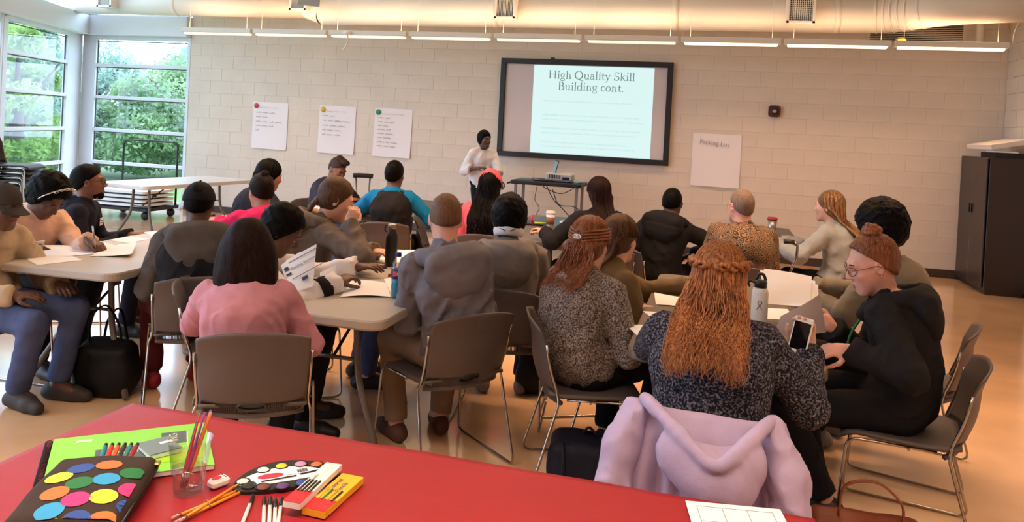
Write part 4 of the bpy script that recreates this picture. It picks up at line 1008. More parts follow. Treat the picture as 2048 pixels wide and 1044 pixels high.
# bun woman
tp, Y, fc = (1745, 476), 3.62, 76; st = seat_of(tp, Y, fc, .13)
sit((st[0]+.03, st[1]), 78, 'with the hair bun and glasses')
def h_bun(m):
    def f(c):
        g, s = c['g'], c['s']
        base = cap_prims(c, .015, (.064, .100), (-.040, -.012), -.13)
        sdf_obj('hair', base, .0055, m, c['root'], c['off'], lambda p: folds(p, .0018, 5, 1))
        b = MB(); q = np.random.default_rng(3)
        for k in range(16):
            a0 = q.uniform(0, 6.28); t = q.uniform(-.5, .5); rr = .030+q.uniform(-.006, .006)
            ax = nrm(q.normal(size=3)); F = frame_z(ax); cc = g(0, -.045, .138)
            b.tube([cc+F @ A(rr*math.cos(a0+u), rr*math.sin(a0+u), .012*math.sin(2*u+t))*s-c['off'] for u in np.linspace(0, 5.0, 12)], .010*s, 6, tone=q.uniform(.1, .9))
        b.sphere(g(0, -.045, .138)-c['off'], .028*s); b.build('hair_bun', m, c['root'])
        ps = []
        for k in range(170):
            ph = q.uniform(-112, 112); end = g(0, -.045, .115); st_ = skull(c, R(q.uniform(92, 116)-max(0, abs(ph)-30)*.80), R(ph), .012); ph = R(ph); P = [st_]+[skull(c, R(th), ph*(.6+.4*th/90), .016+q.uniform(-.002, .004)) for th in (min(75, 90-max(0, abs(math.degrees(ph))-30)*.80), 48, 32)]+[end]
            ps.append((bez(P, 3), .0036*q.uniform(.6, 1.2), q.uniform(.3, .7)))
        lock_mesh(c, ps, m, 'hair_locks')
    return f
BUN = person('person with a brown hair bun and glasses in a black jacket, seen in profile', tp, Y, st, fc, hface=98, hpitch=20, skin=SK_P, hair=h_bun(HRB), topm=f_black2, off=.028, w=1.05, hood=1.25, fold=.004, near=.85, pants=f_black, shoe=m_shoe, facework=True, extra=dict(brow=HBR),
       arms=dict(L=dict(to=at_y(1700, 700, 3.42), hint=A(.3, -.9, -1), dir=A(-1, -.05, -.1), back=A(0, -.5, .9), curl=.55), R=dict(to=at_y(1665, 655, 3.72), hint=A(.4, .5, -1), dir=A(-.9, -.1, .45), back=A(.2, -.9, .4), curl=.6)), feet=dict(L=(.52, 3.55), R=(.50, 3.78)))
glasses(BUN, mat('translucent_brown_glasses', (122, 62, 52), .3), .022)
b = MB(); b.tube([p-BUN['off'] for p in bez([BUN['N']+BUN['rs']*.075*-1+A(0, 0, .01), BUN['N']+BUN['ff']*.055-BUN['rs']*.05+A(0, 0, -.05), BUN['N']+BUN['ff']*.125-BUN['rs']*.02+A(0, 0, -.16), BUN['N']+BUN['ff']*.15+A(0, 0, -.27)], 5)], .006, 6); b.build('lanyard', mat('green_lanyard_ribbon', (24, 110, 66), .6), BUN['root'])
b = MB(); b.sphere(BUN['g'](-.086, -.006, -.036)-BUN['off'], .005); b.build('earring', m_silver, BUN['root'])
# marled cardigan
tp, Y, fc = (1183, 438), 3.62, -34; st = seat_of(tp, Y, fc, .04)
sit((st[0]+.05, st[1]), -72, 'in the marled grey knit top')
CAR = person('person in a marled grey knit top with half pinned reddish hair', tp, Y, st, fc, hface=-14, hpitch=10, skin=SK_L, hair=h_long(HRB, n=560, length=.19, spread=.085, wave=.013, freq=1.5, r=.0029, phmax=112, back=.06, seed=21, curl=.4, fill=.75), topm=f_tweed, sleeve='34', off=.034, w=1.1, fold=.004, shirtlen=.03, near=.85, pants=f_black, shoe=m_shoe,
       arms=dict(L=dict(to=(-.30, 3.95, .72), hint=A(-.5, .5, -.9))))
q = skull(CAR, R(92), R(-4), .034)-CAR['off']; b = MB()
for k in range(3): b.tube([q+CAR['M'] @ A(.012*math.cos(a)+.007*k-.007, -.004, .010*math.sin(a)) for a in np.linspace(0, 6.28, 12)[:-1]], .0028, 6, closed=True)
b.build('hair_clip', m_silver, CAR['root'])
b = MB()
for sx in (-1, 1):
    for j in range(4): b.tube([skull(CAR, R(62+7*j+18*u), R(sx*(105-98*u)), .022)-CAR['off'] for u in np.linspace(0, 1, 12)], .005, 6, tone=.3+.15*j)
b.build('hair_sweep', HRB, CAR['root'])
# olive jacket
tp, Y, fc = (1243, 434), 4.12, -60; st = seat_of(tp, Y, fc, .06)
sit(st, -62, 'in the olive canvas jacket')
person('person in an olive canvas jacket with long brown hair, behind the marled knit', tp, Y, st, fc, hface=-24, hpitch=8, skin=SK_L, hair=h_long(HBR, n=260, length=.33, spread=.08, wave=.004, freq=1, r=.005, back=.055, seed=5), topm=f_olive, off=.026, w=1.05, collar='stand', fold=.004, pants=f_black, shoe=m_shoe,
       arms=dict(L=dict(to=(-.12, 4.35, .78), hint=A(-.3, .7, -.8))))
# cap man
tp, Y, fc = (400, 367), 3.72, 42; st = seat_of(tp, Y, fc, .10)
sit(st, 40, 'in the black ball cap')
def h_cap(mc, brim_back=False):
    def f(c):
        g, s, M = c['g'], c['s'], c['M']
        h_short(HB, .007, -.12)(c)
        cl = [(g(0, 0, .018), M @ A(0, .12, -1))]
        sdf_obj('cap', [EL(g(0, -.012, .022), A(.088, .108, .106)*s, M, k=.01, clip=cl)], .0065, mc, c['root'], c['off'])
        b = MB(); V = []; F_ = []
        for j, rr in enumerate((.0, 1.0)):
            for k in range(13):
                a = R(-62+124*k/12); V.append(g((.082+.0*rr)*math.sin(a)*1.0, .09*math.cos(a)*1.0+rr*.075*math.cos(a), .022-.016*rr*1.2-.02*abs(math.sin(a))**2*rr)-c['off'])
        for k in range(12): F_.append((k, k+1, 14+k, 13+k))
        n = len(V); V += [v-A(0, 0, .004) for v in V]; F_ += [tuple(i+n for i in q[::-1]) for q in F_]+[(13+k+1, 13+k, 13+k+n, 14+k+n) for k in range(12)]
        b.add(V, F_, smooth=True); b.build('cap_brim', mc, c['root'])
        b = MB(); b.sphere(g(0, -.012, .129)-c['off'], .007*s); b.build('cap_button', mc, c['root'])
    return f
f_cap = fab('black_cap_twill', (22, 22, 26)); f_capg = fab('grey_cap_twill', (66, 62, 62))
CAPM = person('person in a black ball cap and charcoal hoodie, back to us', tp, Y, st, fc, hface=30, hpitch=14, skin=SK_D, hair=h_cap(f_cap), topm=f_char, off=.028, w=1.2, hood=1.35, fold=.004, near=.9, pants=f_maroon, shoe=m_shoe_r, vest=fab('black_quilted_vest', (30, 29, 32)), shirtlen=.02,
       feet=dict(L=(-3.10, 3.78), R=(-2.98, 4.0)))
# peach cardigan
tp, Y, fc = (98, 356), 3.82, -98; st = seat_of(tp, Y, fc, .22)
chair(st[0]-.04, st[1], fc, 'taupe plastic chair under the person in the peach cardigan', TAUP)
PEA = person('person in a peach cardigan with a silver headband, writing at the left table', tp, Y, st, fc, hface=-92, hpitch=46, skin=SK_D, hair=h_afro(HB, .042, .005, -.10, 3.2, (.085, .085), (-.01, -.06)), topm=f_peach, off=.024, w=1.2, fold=.004, near=.9, breast=1.1, pants=f_black, shoe=m_shoe, facework=True, extra=dict(dark=1),
       arms=dict(L=dict(to=at_z(176, 482, .80), hint=A(-.3, .5, -.9), curl=.75, dir=A(.9, -.1, -.25)), R=dict(to=at_z(88, 520, .66), hint=A(-.9, -.5, -.8))))
g = PEA['g']; b = MB(); b.tube([g(.112*math.sin(a), .030+.03*math.cos(a*1.0), .026+.122*math.cos(a))-PEA['off'] for a in np.linspace(-1.5, 1.5, 20)], .004, 6)
for k in range(5):
    a = -.6+.3*k; cc = g(.112*math.sin(a), .062, .024+.122*math.cos(a)); b.tube([cc+PEA['M'] @ A(.014*math.cos(u), 0, .011*math.sin(u))-PEA['off'] for u in np.linspace(0, 6.28, 12)[:-1]], .0025, 5, closed=True)
b.build('headband', m_silver, PEA['root'])
def badge(c, u, v, lines=True, wh=(.09, .06), dep=.165):
    ff, rs, su = c['ff'], c['rs'], c['su']; p = c['lerp'](v)+ff*dep+rs*u; M = np.array([rs, su, ff]).T
    o = MB(); o.box((0, 0, 0), (wh[0], wh[1], .004), None, .001); o = o.build('name_badge', m_paper, c['root']); place_M(o, M, p-c['off'])
    for k in range(2): t = MB(); t.box((0, .008-.018*k, .0025), (wh[0]*(.7-.2*k), .006, .001)); t = t.build('badge_text', m_ink, o)
m_ink = mat('dark_ink', (54, 52, 60), .7)
badge(PEA, .06, .66, dep=.205)
# navy man
tp, Y, fc = (180, 331), 4.50, -62; st = seat_of(tp, Y, fc, .05)
chair(st[0], st[1], fc, 'taupe plastic chair under the bearded person in navy', TAUP)
def h_nav(c):
    h_short(HB, .010, -.12)(c); g, s, M = c['g'], c['s'], c['M']
    sdf_obj('beard', [EL(g(0, .036, -.070), A(.054, .054, .050)*s, M, k=.01, clip=[(g(0, 0, -.048), M @ A(0, -.15, 1))]), RC(g(-.016, .072, -.1), g(.016, .072, -.1), .024*s, k=.02), RC(g(-.02, .088, -.05), g(.02, .088, -.05), .007*s, k=.01)], .006, HB, c['root'], c['off'])
NAV = person('bearded person in a navy jacket and glasses at the far left table', tp, Y, st, fc, hface=-52, hpitch=-2, skin=SK_B, hair=h_nav, topm=f_navy, off=.024, w=1.12, collar='stand', fold=.004, pants=f_navy, shoe=m_shoe, facework=True, extra=dict(dark=1))
glasses(NAV, m_blkmetal, .019); badge(NAV, -.06, .66, wh=(.075, .055))
# beige sweater at the edge
tp, Y, fc = (6, 368), 3.30, -88; st = seat_of(tp, Y, fc, .06)
chair(st[0]-.02, st[1], fc, 'taupe plastic chair at the left edge under the person in jeans', TAUP)
person('person in a beige top, jeans and grey cap at the left edge', tp, Y, st, fc, hface=-85, hpitch=14, skin=SK_D, hair=h_cap(f_capg), topm=f_beige, off=.026, w=1.05, fold=.005, shirtlen=.02, near=.9, pants=f_jean, shoe=mat('brown_boot_leather', (52, 46, 40), .7), facework=True,
       arms=dict(R=dict(to=A(st[0]+.28, st[1]-.10, .60), hint=A(-.6, -.6, -.9)), L=dict(to=A(st[0]+.32, st[1]+.14, .62), hint=A(-.3, .7, -.8))), feet=dict(L=(st[0]+.36, st[1]+.12), R=(st[0]+.28, st[1]-.06)))
# braid
tp, Y, fc = (676, 361), 4.22, -56; st = seat_of(tp, Y, fc, .16)
chair(st[0]-.02, st[1]-.01, fc, 'taupe plastic chair under the person with the braid', TAUP)
def h_braid(m):
    def f(c):
        g, s = c['g'], c['s']
        sdf_obj('hair', cap_prims(c, .015, (.082, .088), (.002, -.048), -.115), .0065, m, c['root'], c['off'], lambda p: folds(p, .0015, 5, 1))
        P = bez([g(.0, -.10, -.02), g(.0, -.125, -.09), c['N']-c['ff']*.11+A(0, 0, -.02), c['N']-c['ff']*.13-c['su']*.12, c['N']-c['ff']*.135-c['su']*.22], 6); b = MB(); q = np.random.default_rng(4)
        for k in range(len(P)-1):
            d = nrm(P[k+1]-P[k]); sd = nrm(np.cross(d, c['ff'])); sg = 1 if k % 2 else -1; rr = .024*(1-.45*k/len(P))
            M = np.array([sd, np.cross(d, sd), d]).T @ roty(sg*R(32)); b.t_ = 0; b.sphere(P[k]+sd*sg*.010-c['off'], A(rr*.75, rr*.8, rr*1.35), 10, 8, M)
        b.build('hair_braid', m, c['root'])
    return f
BRA = person('person with a brown braid in a grey hoodie resting chin on hand', tp, Y, st, fc, hface=-60, hpitch=20, skin=SK_L, hair=h_braid(HBR), topm=f_grey3, off=.030, w=1.08, hood=1.3, fold=.005, near=.9, pants=f_jean, shoe=m_shoe, facework=True,
       arms=dict(R=dict(to=at_y(697, 448, 4.12), hint=A(.9, -.6, -1), dir=A(.2, .3, .75), back=A(.6, -.7, 0), curl=.9), L=dict(to=at_z(750, 505, .79), hint=A(.2, .8, -.8))))
# white-sleeved woman half hidden
tp, Y, fc = (567, 416), 3.52, -68; st = seat_of(tp, Y, fc, .20)
chair(st[0], st[1], fc, 'taupe plastic chair behind the pink blazer, its back edge showing', TAUP)
def h_upbraid(c):
    sdf_obj('hair', cap_prims(c, .022, (.082, .08), (.0, -.04), -.09), .0065, HB, c['root'], c['off'], lambda p: folds(p*A(1, 1, 1), .0035, 6, 2))
WHT = person('person with black pinned-up hair and white sleeves bending over the middle table', tp, Y, st, fc, hface=-66, hpitch=36, skin=SK_D, hair=h_upbraid, topm=f_white, off=.026, w=1.0, fold=.005, near=.9, pants=f_black, shoe=m_shoe, facework=True, extra=dict(dark=1),
       arms=dict(R=dict(to=at_z(672, 565, .79), hint=A(.2, -.9, -.5), curl=.55), L=dict(to=(-1.9, 3.9, .79), hint=A(-.1, .9, -.6))))
a, e, wr, _ = WHT['J'][1]; b = MB(); q = e+(wr-e)*.55; b.tube([q-WHT['off'], q+nrm(wr-e)*.06-WHT['off']], [.062, .057], 18); b.build('sleeve_stripe', f_black, WHT['root'])
# grey hoodie with white band
tp, Y, fc = (1021, 398), 4.22, 14; st = seat_of(tp, Y, fc, .04)
sit(st, 8, 'in the grey hoodie with the white neck band')
WB = person('person with black hair and white printed neck band in a grey hoodie', tp, Y, st, fc, hface=12, hpitch=12, skin=SK_D, hair=h_afro(HB, .030, .004, -.075), topm=f_grey2, off=.030, w=1.1, hood=1.35, fold=.004, near=.95, pants=f_black, shoe=m_shoe_g)
g = WB['g']; b = MB(); b.tube([g(.070*math.sin(a), -.022-.082*math.cos(a), -.066+.004*math.cos(a))-WB['off'] for a in np.linspace(-1.7, 1.7, 17)], .017, 8, upv=A(0, 0, 1), flat=2.1); hb = b.build('neck_band', f_white, WB['root'])
b = MB()
for sx in (-1, 1): b.tube([g(sx*.012, -.1215, -.074)-WB['off'], g(sx*.030, -.1175, -.066)-WB['off'], g(sx*.046, -.108, -.060)-WB['off']], [.004, .005, .002], 6, flat=.5)
b.build('band_print', m_ink, hb)
# vest man
tp, Y, fc = (791, 324), 6.35, 16; st = seat_of(tp, Y, fc, .03)
sit(st, 10, 'in the blue shirt and black waistcoat')
c = person('person in a bright blue shirt and black waistcoat, back to us', tp, Y, st, fc, hface=4, hpitch=6, skin=SK_B, hair=h_short(HB, .012, -.12), topm=f_blue, off=.026, w=1.12, fold=.005, near=1.2, pants=f_black, shoe=m_shoe, vest=fab('black_waistcoat', (36, 34, 36)), collar='stand',
       arms=dict(L=dict(to=A(st[0]-.38, st[1]+.30, .80), hint=A(-.8, -.4, -.6)), R=dict(to=A(st[0]+.28, st[1]+.32, .78), hint=A(.9, -.3, -.8)))); 
chair(st[0]+.36, st[1]+.42, -75, 'empty taupe chair beside the person in blue shirt and waistcoat', TAUP)
# magenta
tp, Y, fc = (523, 351), 4.90, 48; st = seat_of(tp, Y, fc, .08)
sit(st, fc, 'in the magenta shirt')
def h_mag(c):
    h_short(HDB, .014, -.125, .0012)(c); g = c['g']; b = MB(); q = np.random.default_rng(9)
    for k in range(7):
        F = frame_z(q.normal(size=3)); b.tube([g(0, -.075, .118)+F @ A(.022*math.cos(u), .022*math.sin(u), 0)*1.0-c['off'] for u in np.linspace(0, 5.4, 10)], .011, 6, tone=q.uniform())
    b.build('hair_bun', HDB, c['root'])
person('person in a magenta shirt with a small dark hair bun', tp, Y, st, fc, hface=56, hpitch=10, skin=SK_T, hair=h_mag, topm=f_mag, off=.022, w=1.08, collar='stand', fold=.005, pants=f_black, shoe=m_shoe,
       arms=dict(L=dict(to=A(st[0]-.42, st[1]+.12, .80), hint=A(-.5, -.8, -.7)), R=dict(to=A(st[0]-.15, st[1]+.36, .80), hint=A(.6, .4, -.8))))
# navy jacket woman
tp, Y, fc = (541, 323), 5.75, -36; st = seat_of(tp, Y, fc, .14)
sit(st, fc, 'in the dark navy jacket beyond the magenta shirt')
person('person with dark hair in a navy jacket leaning over, beyond the magenta shirt', tp, Y, st, fc, hface=-38, hpitch=16, skin=SK_T, hair=h_long(HB, n=70, length=.10, spread=.06, wave=.003, r=.010, back=.04, seed=8, mass=False, cap=.018), topm=f_navy, off=.026, w=1.15, fold=.004, near=1.15, pants=f_navy, shoe=m_shoe,
       arms=dict(R=dict(to=A(st[0]+.52, st[1]+.10, .79), hint=A(.4, -.7, -.6)), L=dict(to=A(st[0]+.25, st[1]+.40, .79), hint=A(-.5, .5, -.8))))
# mohawk
tp, Y, fc = (676, 316), 7.15, -112; st = seat_of(tp, Y, fc, .20)
sit(st, fc, 'with the mohawk')
def h_mohawk(c):
    h_short(mat('faded_cropped_hair', (54, 38, 32), .8), .005, -.06)(c); g, s, M = c['g'], c['s'], c['M']
    sdf_obj('mohawk', [EL(g(0, .022, .118), A(.046, .088, .030)*s, M @ rotx(R(8)), k=.02), EL(g(0, .070, .128), A(.042, .040, .022)*s, M @ rotx(R(18)), k=.02), RC(g(0, -.03, .112), g(0, -.088, .06), .034*s, .018*s, k=.03)], .008, hair_mat('brown_mohawk_hair', (58, 38, 30), (92, 64, 50)), c['root'], c['off'], lambda p: folds(p, .003, 6, 3))
SK_M = mat('warm_brown_skin', (142, 94, 72), .48, var=.06, vscale=12)
person('person with a mohawk in a slate T-shirt reading below the posters', tp, Y, st, fc, hface=-112, hpitch=30, skin=SK_M, hair=h_mohawk, topm=f_navyt, sleeve='short', off=.024, w=1.08, fold=.005, near=1.2, pants=f_jean, shoe=m_shoe, facework=True, extra=dict(dark=1),
       arms=dict(R=dict(to=A(st[0]+.36, st[1]-.18, .79), hint=A(-.5, -.9, -.6)), L=dict(to=A(st[0]+.42, st[1]+.05, .79), hint=A(-.2, .8, -.6))))
# pink head wrap
tp, Y, fc = (981, 346), 6.15, 8; st = seat_of(tp, Y, fc, .04)
sit(st, fc, 'with the coral head wrap')
def h_wrap(c):
    h_long(HB, n=260, length=.42, spread=.11, wave=.010, freq=2.5, r=.008, back=.07, seed=14)(c); g, s, M = c['g'], c['s'], c['M']
    sdf_obj('head_wrap', [EL(g(0, .002, .036), A(.102, .114, .122)*s, M, k=.01, clip=[(g(0, -.06, .062), M @ A(0, -.55, -.8))])], .008, f_coral, c['root'], c['off'], lambda p: folds(p, .003, 2, 1))
person('person with long black hair, coral head wrap and coral top, back to us', tp, Y, st, fc, hpitch=6, skin=SK_D, hair=h_wrap, topm=f_coral, off=.024, w=1.12, fold=.004, near=1.2, pants=f_black, shoe=m_shoe)
# black top long hair
tp, Y, fc = (1199, 357), 5.95, 32; st = seat_of(tp, Y, fc, .06)
sit(st, 20, 'in the black top with straight dark hair')
person('person in a black top with straight dark hair reaching across to the coffee cup', tp, Y, st, fc, hface=14, hpitch=8, skin=SK_L, hair=h_long(HDB, n=220, length=.30, spread=.075, wave=.003, freq=1, r=.006, back=.055, seed=15), topm=f_black, off=.026, w=1.1, fold=.004, near=1.15, pants=f_black, shoe=m_shoe,
       arms=dict(L=dict(to=at_z(1092, 466, .80), hint=A(-.2, -.9, -.5), curl=.7, dir=A(-.8, .3, .25)), R=dict(to=A(st[0]+.05, st[1]+.35, .74), hint=A(.9, 0, -.8))))
# black hoodie
tp, Y, fc = (1346, 378), 6.30, -14; st = seat_of(tp, Y, fc, .16, -.05)
chair(st[0]-.10, st[1], -40, 'taupe plastic chair under the person in the black hoodie', TAUP)
person('person with a shaved head in a black hoodie leaning forward, arms akimbo', tp, Y, st, fc, hface=-8, hpitch=16, skin=SK_D, hair=h_short(HB, .006, -.12, .0006), topm=f_black, off=.030, w=1.18, hood=1.35, fold=.004, near=1.15, pants=f_black, shoe=m_shoe,
       arms=dict(R=dict(to=A(st[0]+.26, st[1]+.22, .66), hint=A(1, -.1, .1)), L=dict(to=A(st[0]-.2, st[1]+.4, .76), hint=A(-.9, -.2, -.8))))
# batik shirt
tp, Y, fc = (1483, 380), 5.72, 8; st = seat_of(tp, Y, fc, .04)
sit(st, 6, 'in the brown patterned shirt')
c = person('large person in a brown batik print shirt, thin grey hair and glasses', tp, Y, st, fc, hface=34, hpitch=2, skin=SK_P, hair=h_short(HGR, .006, -.12, .0008), topm=f_batik, off=.034, w=1.38, fold=.004, near=1.1, pants=f_black, shoe=m_shoe, shirtlen=.05, jaw=1.2)
glasses(c, m_gold, .021)
# long ombre hair
tp, Y, fc = (1659, 384), 6.55, 66; st = seat_of(tp, Y, fc, .08)
sit(st, 68, 'with long ombre hair')
person('person with very long ombre hair in a pale grey-blue top, far right table', tp, Y, st, fc, hface=64, hpitch=2, skin=SK_L, hair=h_long(HOM, n=240, length=.52, spread=.07, wave=.004, freq=1, r=.006, back=.07, seed=25, phmax=105), topm=f_bluegrey, off=.024, w=1.05, fold=.006, near=1.15, pants=f_black, shoe=m_shoe,
       arms=dict(L=dict(to=A(st[0]-.45, st[1]+.0, .79), hint=A(-.1, -.8, -.7)), R=dict(to=A(st[0]-.4, st[1]+.25, .79), hint=A(0, .8, -.8))))
# curly hair
tp, Y, fc = (1760, 414), 4.40, 66; st = seat_of(tp, Y, fc, .14)
sit((st[0]+.04, st[1]-.02), 72, 'with the round curly hair')
person('person with round black curly hair in a grey-green sweatshirt, behind the hair bun', tp, Y, st, fc, hface=40, hpitch=8, skin=SK_D, hair=h_afro(HB, .050, .005, -.085, 6.0), topm=f_sage, off=.026, w=1.1, fold=.005, near=1.0, pants=f_black, shoe=m_shoe_g,
       arms=dict(L=dict(to=A(st[0]-.46, st[1]-.02, .80), hint=A(-.1, -.8, -.7)), R=dict(to=A(st[0]-.4, st[1]+.3, .80), hint=A(0, .8, -.8))))
# presenter
tp, Y, fc = (970, 263), 9.85, -138; st = seat_of(tp, Y, fc, .01)
PRE = person('standing presenter in a white shirt with short dark hair beside the screen', tp, Y, st, fc, hface=-128, hpitch=4, s=.94, skin=SK_D, hair=h_short(HB, .020, -.085, .002, front=(.082, .082), ear=(.004, -.07)), topm=f_white, sleeve='34', off=.024, w=1.12, fold=.006, near=1.2, standing=True, seatz=.93, pants=f_black, shoe=m_shoe, facework=True, breast=1.1, shirtlen=.10, slouch=.0, extra=dict(dark=1),
       arms=dict(R=dict(to=A(st[0]+.02, st[1]-.27, 1.07), hint=A(-1, .1, -.7), curl=.6), L=dict(to=A(st[0]+.30, st[1]-.20, .92), hint=A(.8, .6, -.5), curl=.5)))
# ================================================================== SCREEN, POSTERS, WALL THINGS
m_blkframe = mat('black_screen_border', (16, 16, 18), .5); m_screen = mat('white_screen_fabric', (206, 196, 196), .8)
m_slide = mat('projected_slide_light', (60, 66, 66), .8, emit=(222, 251, 249), estr=1.12)
m_slide_ink = mat('projected_slide_text', (40, 46, 44), .8, emit=(116, 142, 134), estr=.9); m_slide_faint = mat('projected_slide_faint_text', (60, 64, 64), .8, emit=(204, 240, 240), estr=1.1)
sx0, sx1, sz0, sz1 = -3.11, -.65, 1.205, 2.63; bw = .075
scr = empty('projection_screen', ((sx0+sx1)/2, WY-.006, sz0), 'wide black-bordered projection screen on the front wall', 'screen')
ox, oz = (sx0+sx1)/2, sz0; sw, sh = sx1-sx0, sz1-sz0
for cx_, cz_, w_, h_ in ((0, bw/2, sw, bw), (0, sh-bw/2, sw, bw), (-sw/2+bw/2, sh/2, bw, sh-2*bw), (sw/2-bw/2, sh/2, bw, sh-2*bw)):
    b = MB(); b.box((cx_, -.035, cz_), (w_, .07, h_), None, .004); b.build('border', m_blkframe, scr)
b = MB(); b.box((0, -.015, sh/2), (sw-.02, .03, sh-.02)); b.build('screen_surface', m_screen, scr)
b = MB(); b.box((-2.35-ox, -.04, sh+.01), (.05, .04, .03), None, .004); b.build('bracket', m_blkframe, scr)
# slide
slx0, slx1, slz0, slz1 = -2.62, -.905, 1.285, 2.545
sl = MB(); sl.box((0, -.0335, 0), (slx1-slx0, .003, slz1-slz0)); sl = props(sl.build('projected_slide', m_slide, None, ((slx0+slx1)/2, WY-.006, (slz0+slz1)/2)), 'pale cyan slide headed High Quality Skill Building on the screen', 'slide')
# serif capitals and lower case from strokes (thin upright strokes with small feet)
def ser(x, y, w=.16): return [(x-w/2, y, x+w/2, y, .035)]
def arc(cx_, cy_, rx, ry, a0, a1, n=14, w0=.09, w1=.04):
    P = []
    for k in range(n):
        t0, t1 = R(a0+(a1-a0)*k/n), R(a0+(a1-a0)*(k+1)/n); tm = (t0+t1)/2
        P.append((cx_+rx*math.cos(t0), cy_+ry*math.sin(t0), cx_+rx*math.cos(t1), cy_+ry*math.sin(t1), w1+(w0-w1)*abs(math.cos(tm))))
    return P
def st_(x0, y0, x1, y1, w=.09): return [(x0, y0, x1, y1, w)]
GL = {
 'H': (.80, st_(.14, 0, .14, .7)+st_(.62, 0, .62, .7)+st_(.14, .36, .62, .36, .04)+ser(.14, 0, .22)+ser(.14, .7, .22)+ser(.62, 0, .22)+ser(.62, .7, .22)),
 'Q': (.84, arc(.40, .35, .33, .36, 0, 360, 26, .10, .04)+st_(.44, .02, .62, -.14, .07)+st_(.62, -.14, .82, -.16, .05)),
 'S': (.56, arc(.27, .52, .19, .18, 20, 270, 14, .05, .05)+arc(.27, .17, .21, .18, 90, -160, 14, .08, .05)+st_(.45, .56, .46, .70, .04)+st_(.06, .02, .06, .16, .04)),
 'B': (.62, st_(.14, 0, .14, .7)+ser(.1, 0, .18)+ser(.1, .7, .18)+arc(.26, .53, .20, .17, 90, -90, 12, .09, .04)+arc(.28, .18, .25, .19, 90, -90, 12, .09, .04)+st_(.14, .70, .27, .70, .04)+st_(.14, .36, .27, .36, .04)+st_(.14, 0, .28, 0, .04)),
 'i': (.28, st_(.14, 0, .14, .44, .08)+ser(.14, 0, .2)+ser(.10, .43, .1)+arc(.14, .62, .03, .03, 0, 360, 8, .06, .06)),
 'g': (.50, arc(.22, .29, .15, .16, 0, 360, 18, .07, .035)+st_(.33, .40, .47, .42, .04)+st_(.14, .14, .12, .04, .04)+arc(.23, -.10, .19, .11, 0, 360, 18, .05, .05)),
 'h': (.54, st_(.13, 0, .13, .7, .08)+ser(.13, 0, .18)+ser(.09, .69, .1)+arc(.27, .26, .14, .17, 170, 0, 10, .06, .04)+st_(.41, .26, .41, 0, .08)+ser(.41, 0, .18)),
 'u': (.56, st_(.12, .43, .12, .15, .08)+ser(.08, .43, .1)+arc(.25, .15, .13, .14, 180, 330, 10, .06, .04)+st_(.42, .43, .42, 0, .08)+ser(.38, .43, .1)+ser(.46, .0, .1)),
 'a': (.48, arc(.20, .31, .14, .13, 150, 0, 10, .06, .04)+st_(.34, .31, .34, .04, .08)+st_(.34, .02, .44, .02, .04)+arc(.20, .13, .14, .13, 60, 330, 14, .06, .04)),
 'l': (.27, st_(.13, 0, .13, .72, .08)+ser(.13, 0, .2)+ser(.09, .71, .1)),
 't': (.34, st_(.15, .58, .15, .10, .08)+arc(.24, .10, .09, .09, 180, 310, 8, .05, .04)+st_(.03, .42, .30, .42, .04)),
 'y': (.50, st_(.08, .43, .26, .02, .08)+st_(.42, .43, .18, -.16, .045)+st_(.18, -.16, .08, -.18, .07)+ser(.08, .43, .16)+ser(.42, .43, .14)),
 'k': (.53, st_(.13, 0, .13, .71, .08)+ser(.13, 0, .18)+ser(.09, .70, .1)+st_(.15, .20, .38, .42, .04)+st_(.22, .26, .44, .0, .07)+ser(.40, .43, .14)+ser(.46, 0, .12)),
 'd': (.54, arc(.23, .22, .17, .22, 0, 360, 18, .08, .04)+st_(.41, 0, .41, .71, .08)+ser(.37, .70, .1)+ser(.45, 0, .1)),
 'n': (.56, st_(.13, 0, .13, .43, .08)+ser(.13, 0, .18)+ser(.09, .43, .1)+arc(.27, .26, .14, .17, 170, 0, 10, .06, .04)+st_(.41, .26, .41, 0, .08)+ser(.41, 0, .18)),
 'c': (.44, arc(.25, .22, .18, .22, 50, 315, 16, .08, .04)), 'o': (.52, arc(.25, .22, .19, .22, 0, 360, 20, .08, .04)), '.': (.24, arc(.1, .03, .025, .025, 0, 360, 8, .06, .06)), ' ': (.26, [])}
def serif_text(txt, size):
    x = 0; q = []
    for ch in txt: w_, s_ = GL[ch]; q += [(a+x, b_, c_+x, d_, t) for a, b_, c_, d_, t in s_]; x += w_
    b = MB()
    for a, b_, c_, d_, t in q:
        dx, dy = c_-a, d_-b_; l = math.hypot(dx, dy) or 1; nx_, ny_ = -dy/l*t/2, dx/l*t/2; ex, ey = dx/l*.008, dy/l*.008
        P = [(a-ex+nx_, b_-ey+ny_), (a-ex-nx_, b_-ey-ny_), (c_+ex-nx_, d_+ey-ny_), (c_+ex+nx_, d_+ey+ny_)]
        b.add([((u-x/2)*size, 0, v*size) for u, v in P], [(0, 1, 2, 3)])
    return b
for i, (tx, z) in enumerate((('High Quality Skill', .445), ('Building cont.', .285))):
    t = serif_text(tx, .158); t.build('slide_title', m_slide_ink, sl, (-.02, -.037-.0005, z))
rb = np.random.default_rng(2)
for i, z in enumerate((.12, -.08, -.145, -.27, -.335, -.47, -.53)):
    x = -.70; xe = rb.uniform(.45, .72); b = MB()
    while x < xe: w_ = rb.uniform(.04, .16); b.box((x+w_/2, 0, 0), (w_, .001, .018 if i in (0, 1, 3, 5) and x < -.5 else .013)); x += w_+.02
    b.build('slide_text_line', m_slide_faint, sl, (0, -.0365, z))
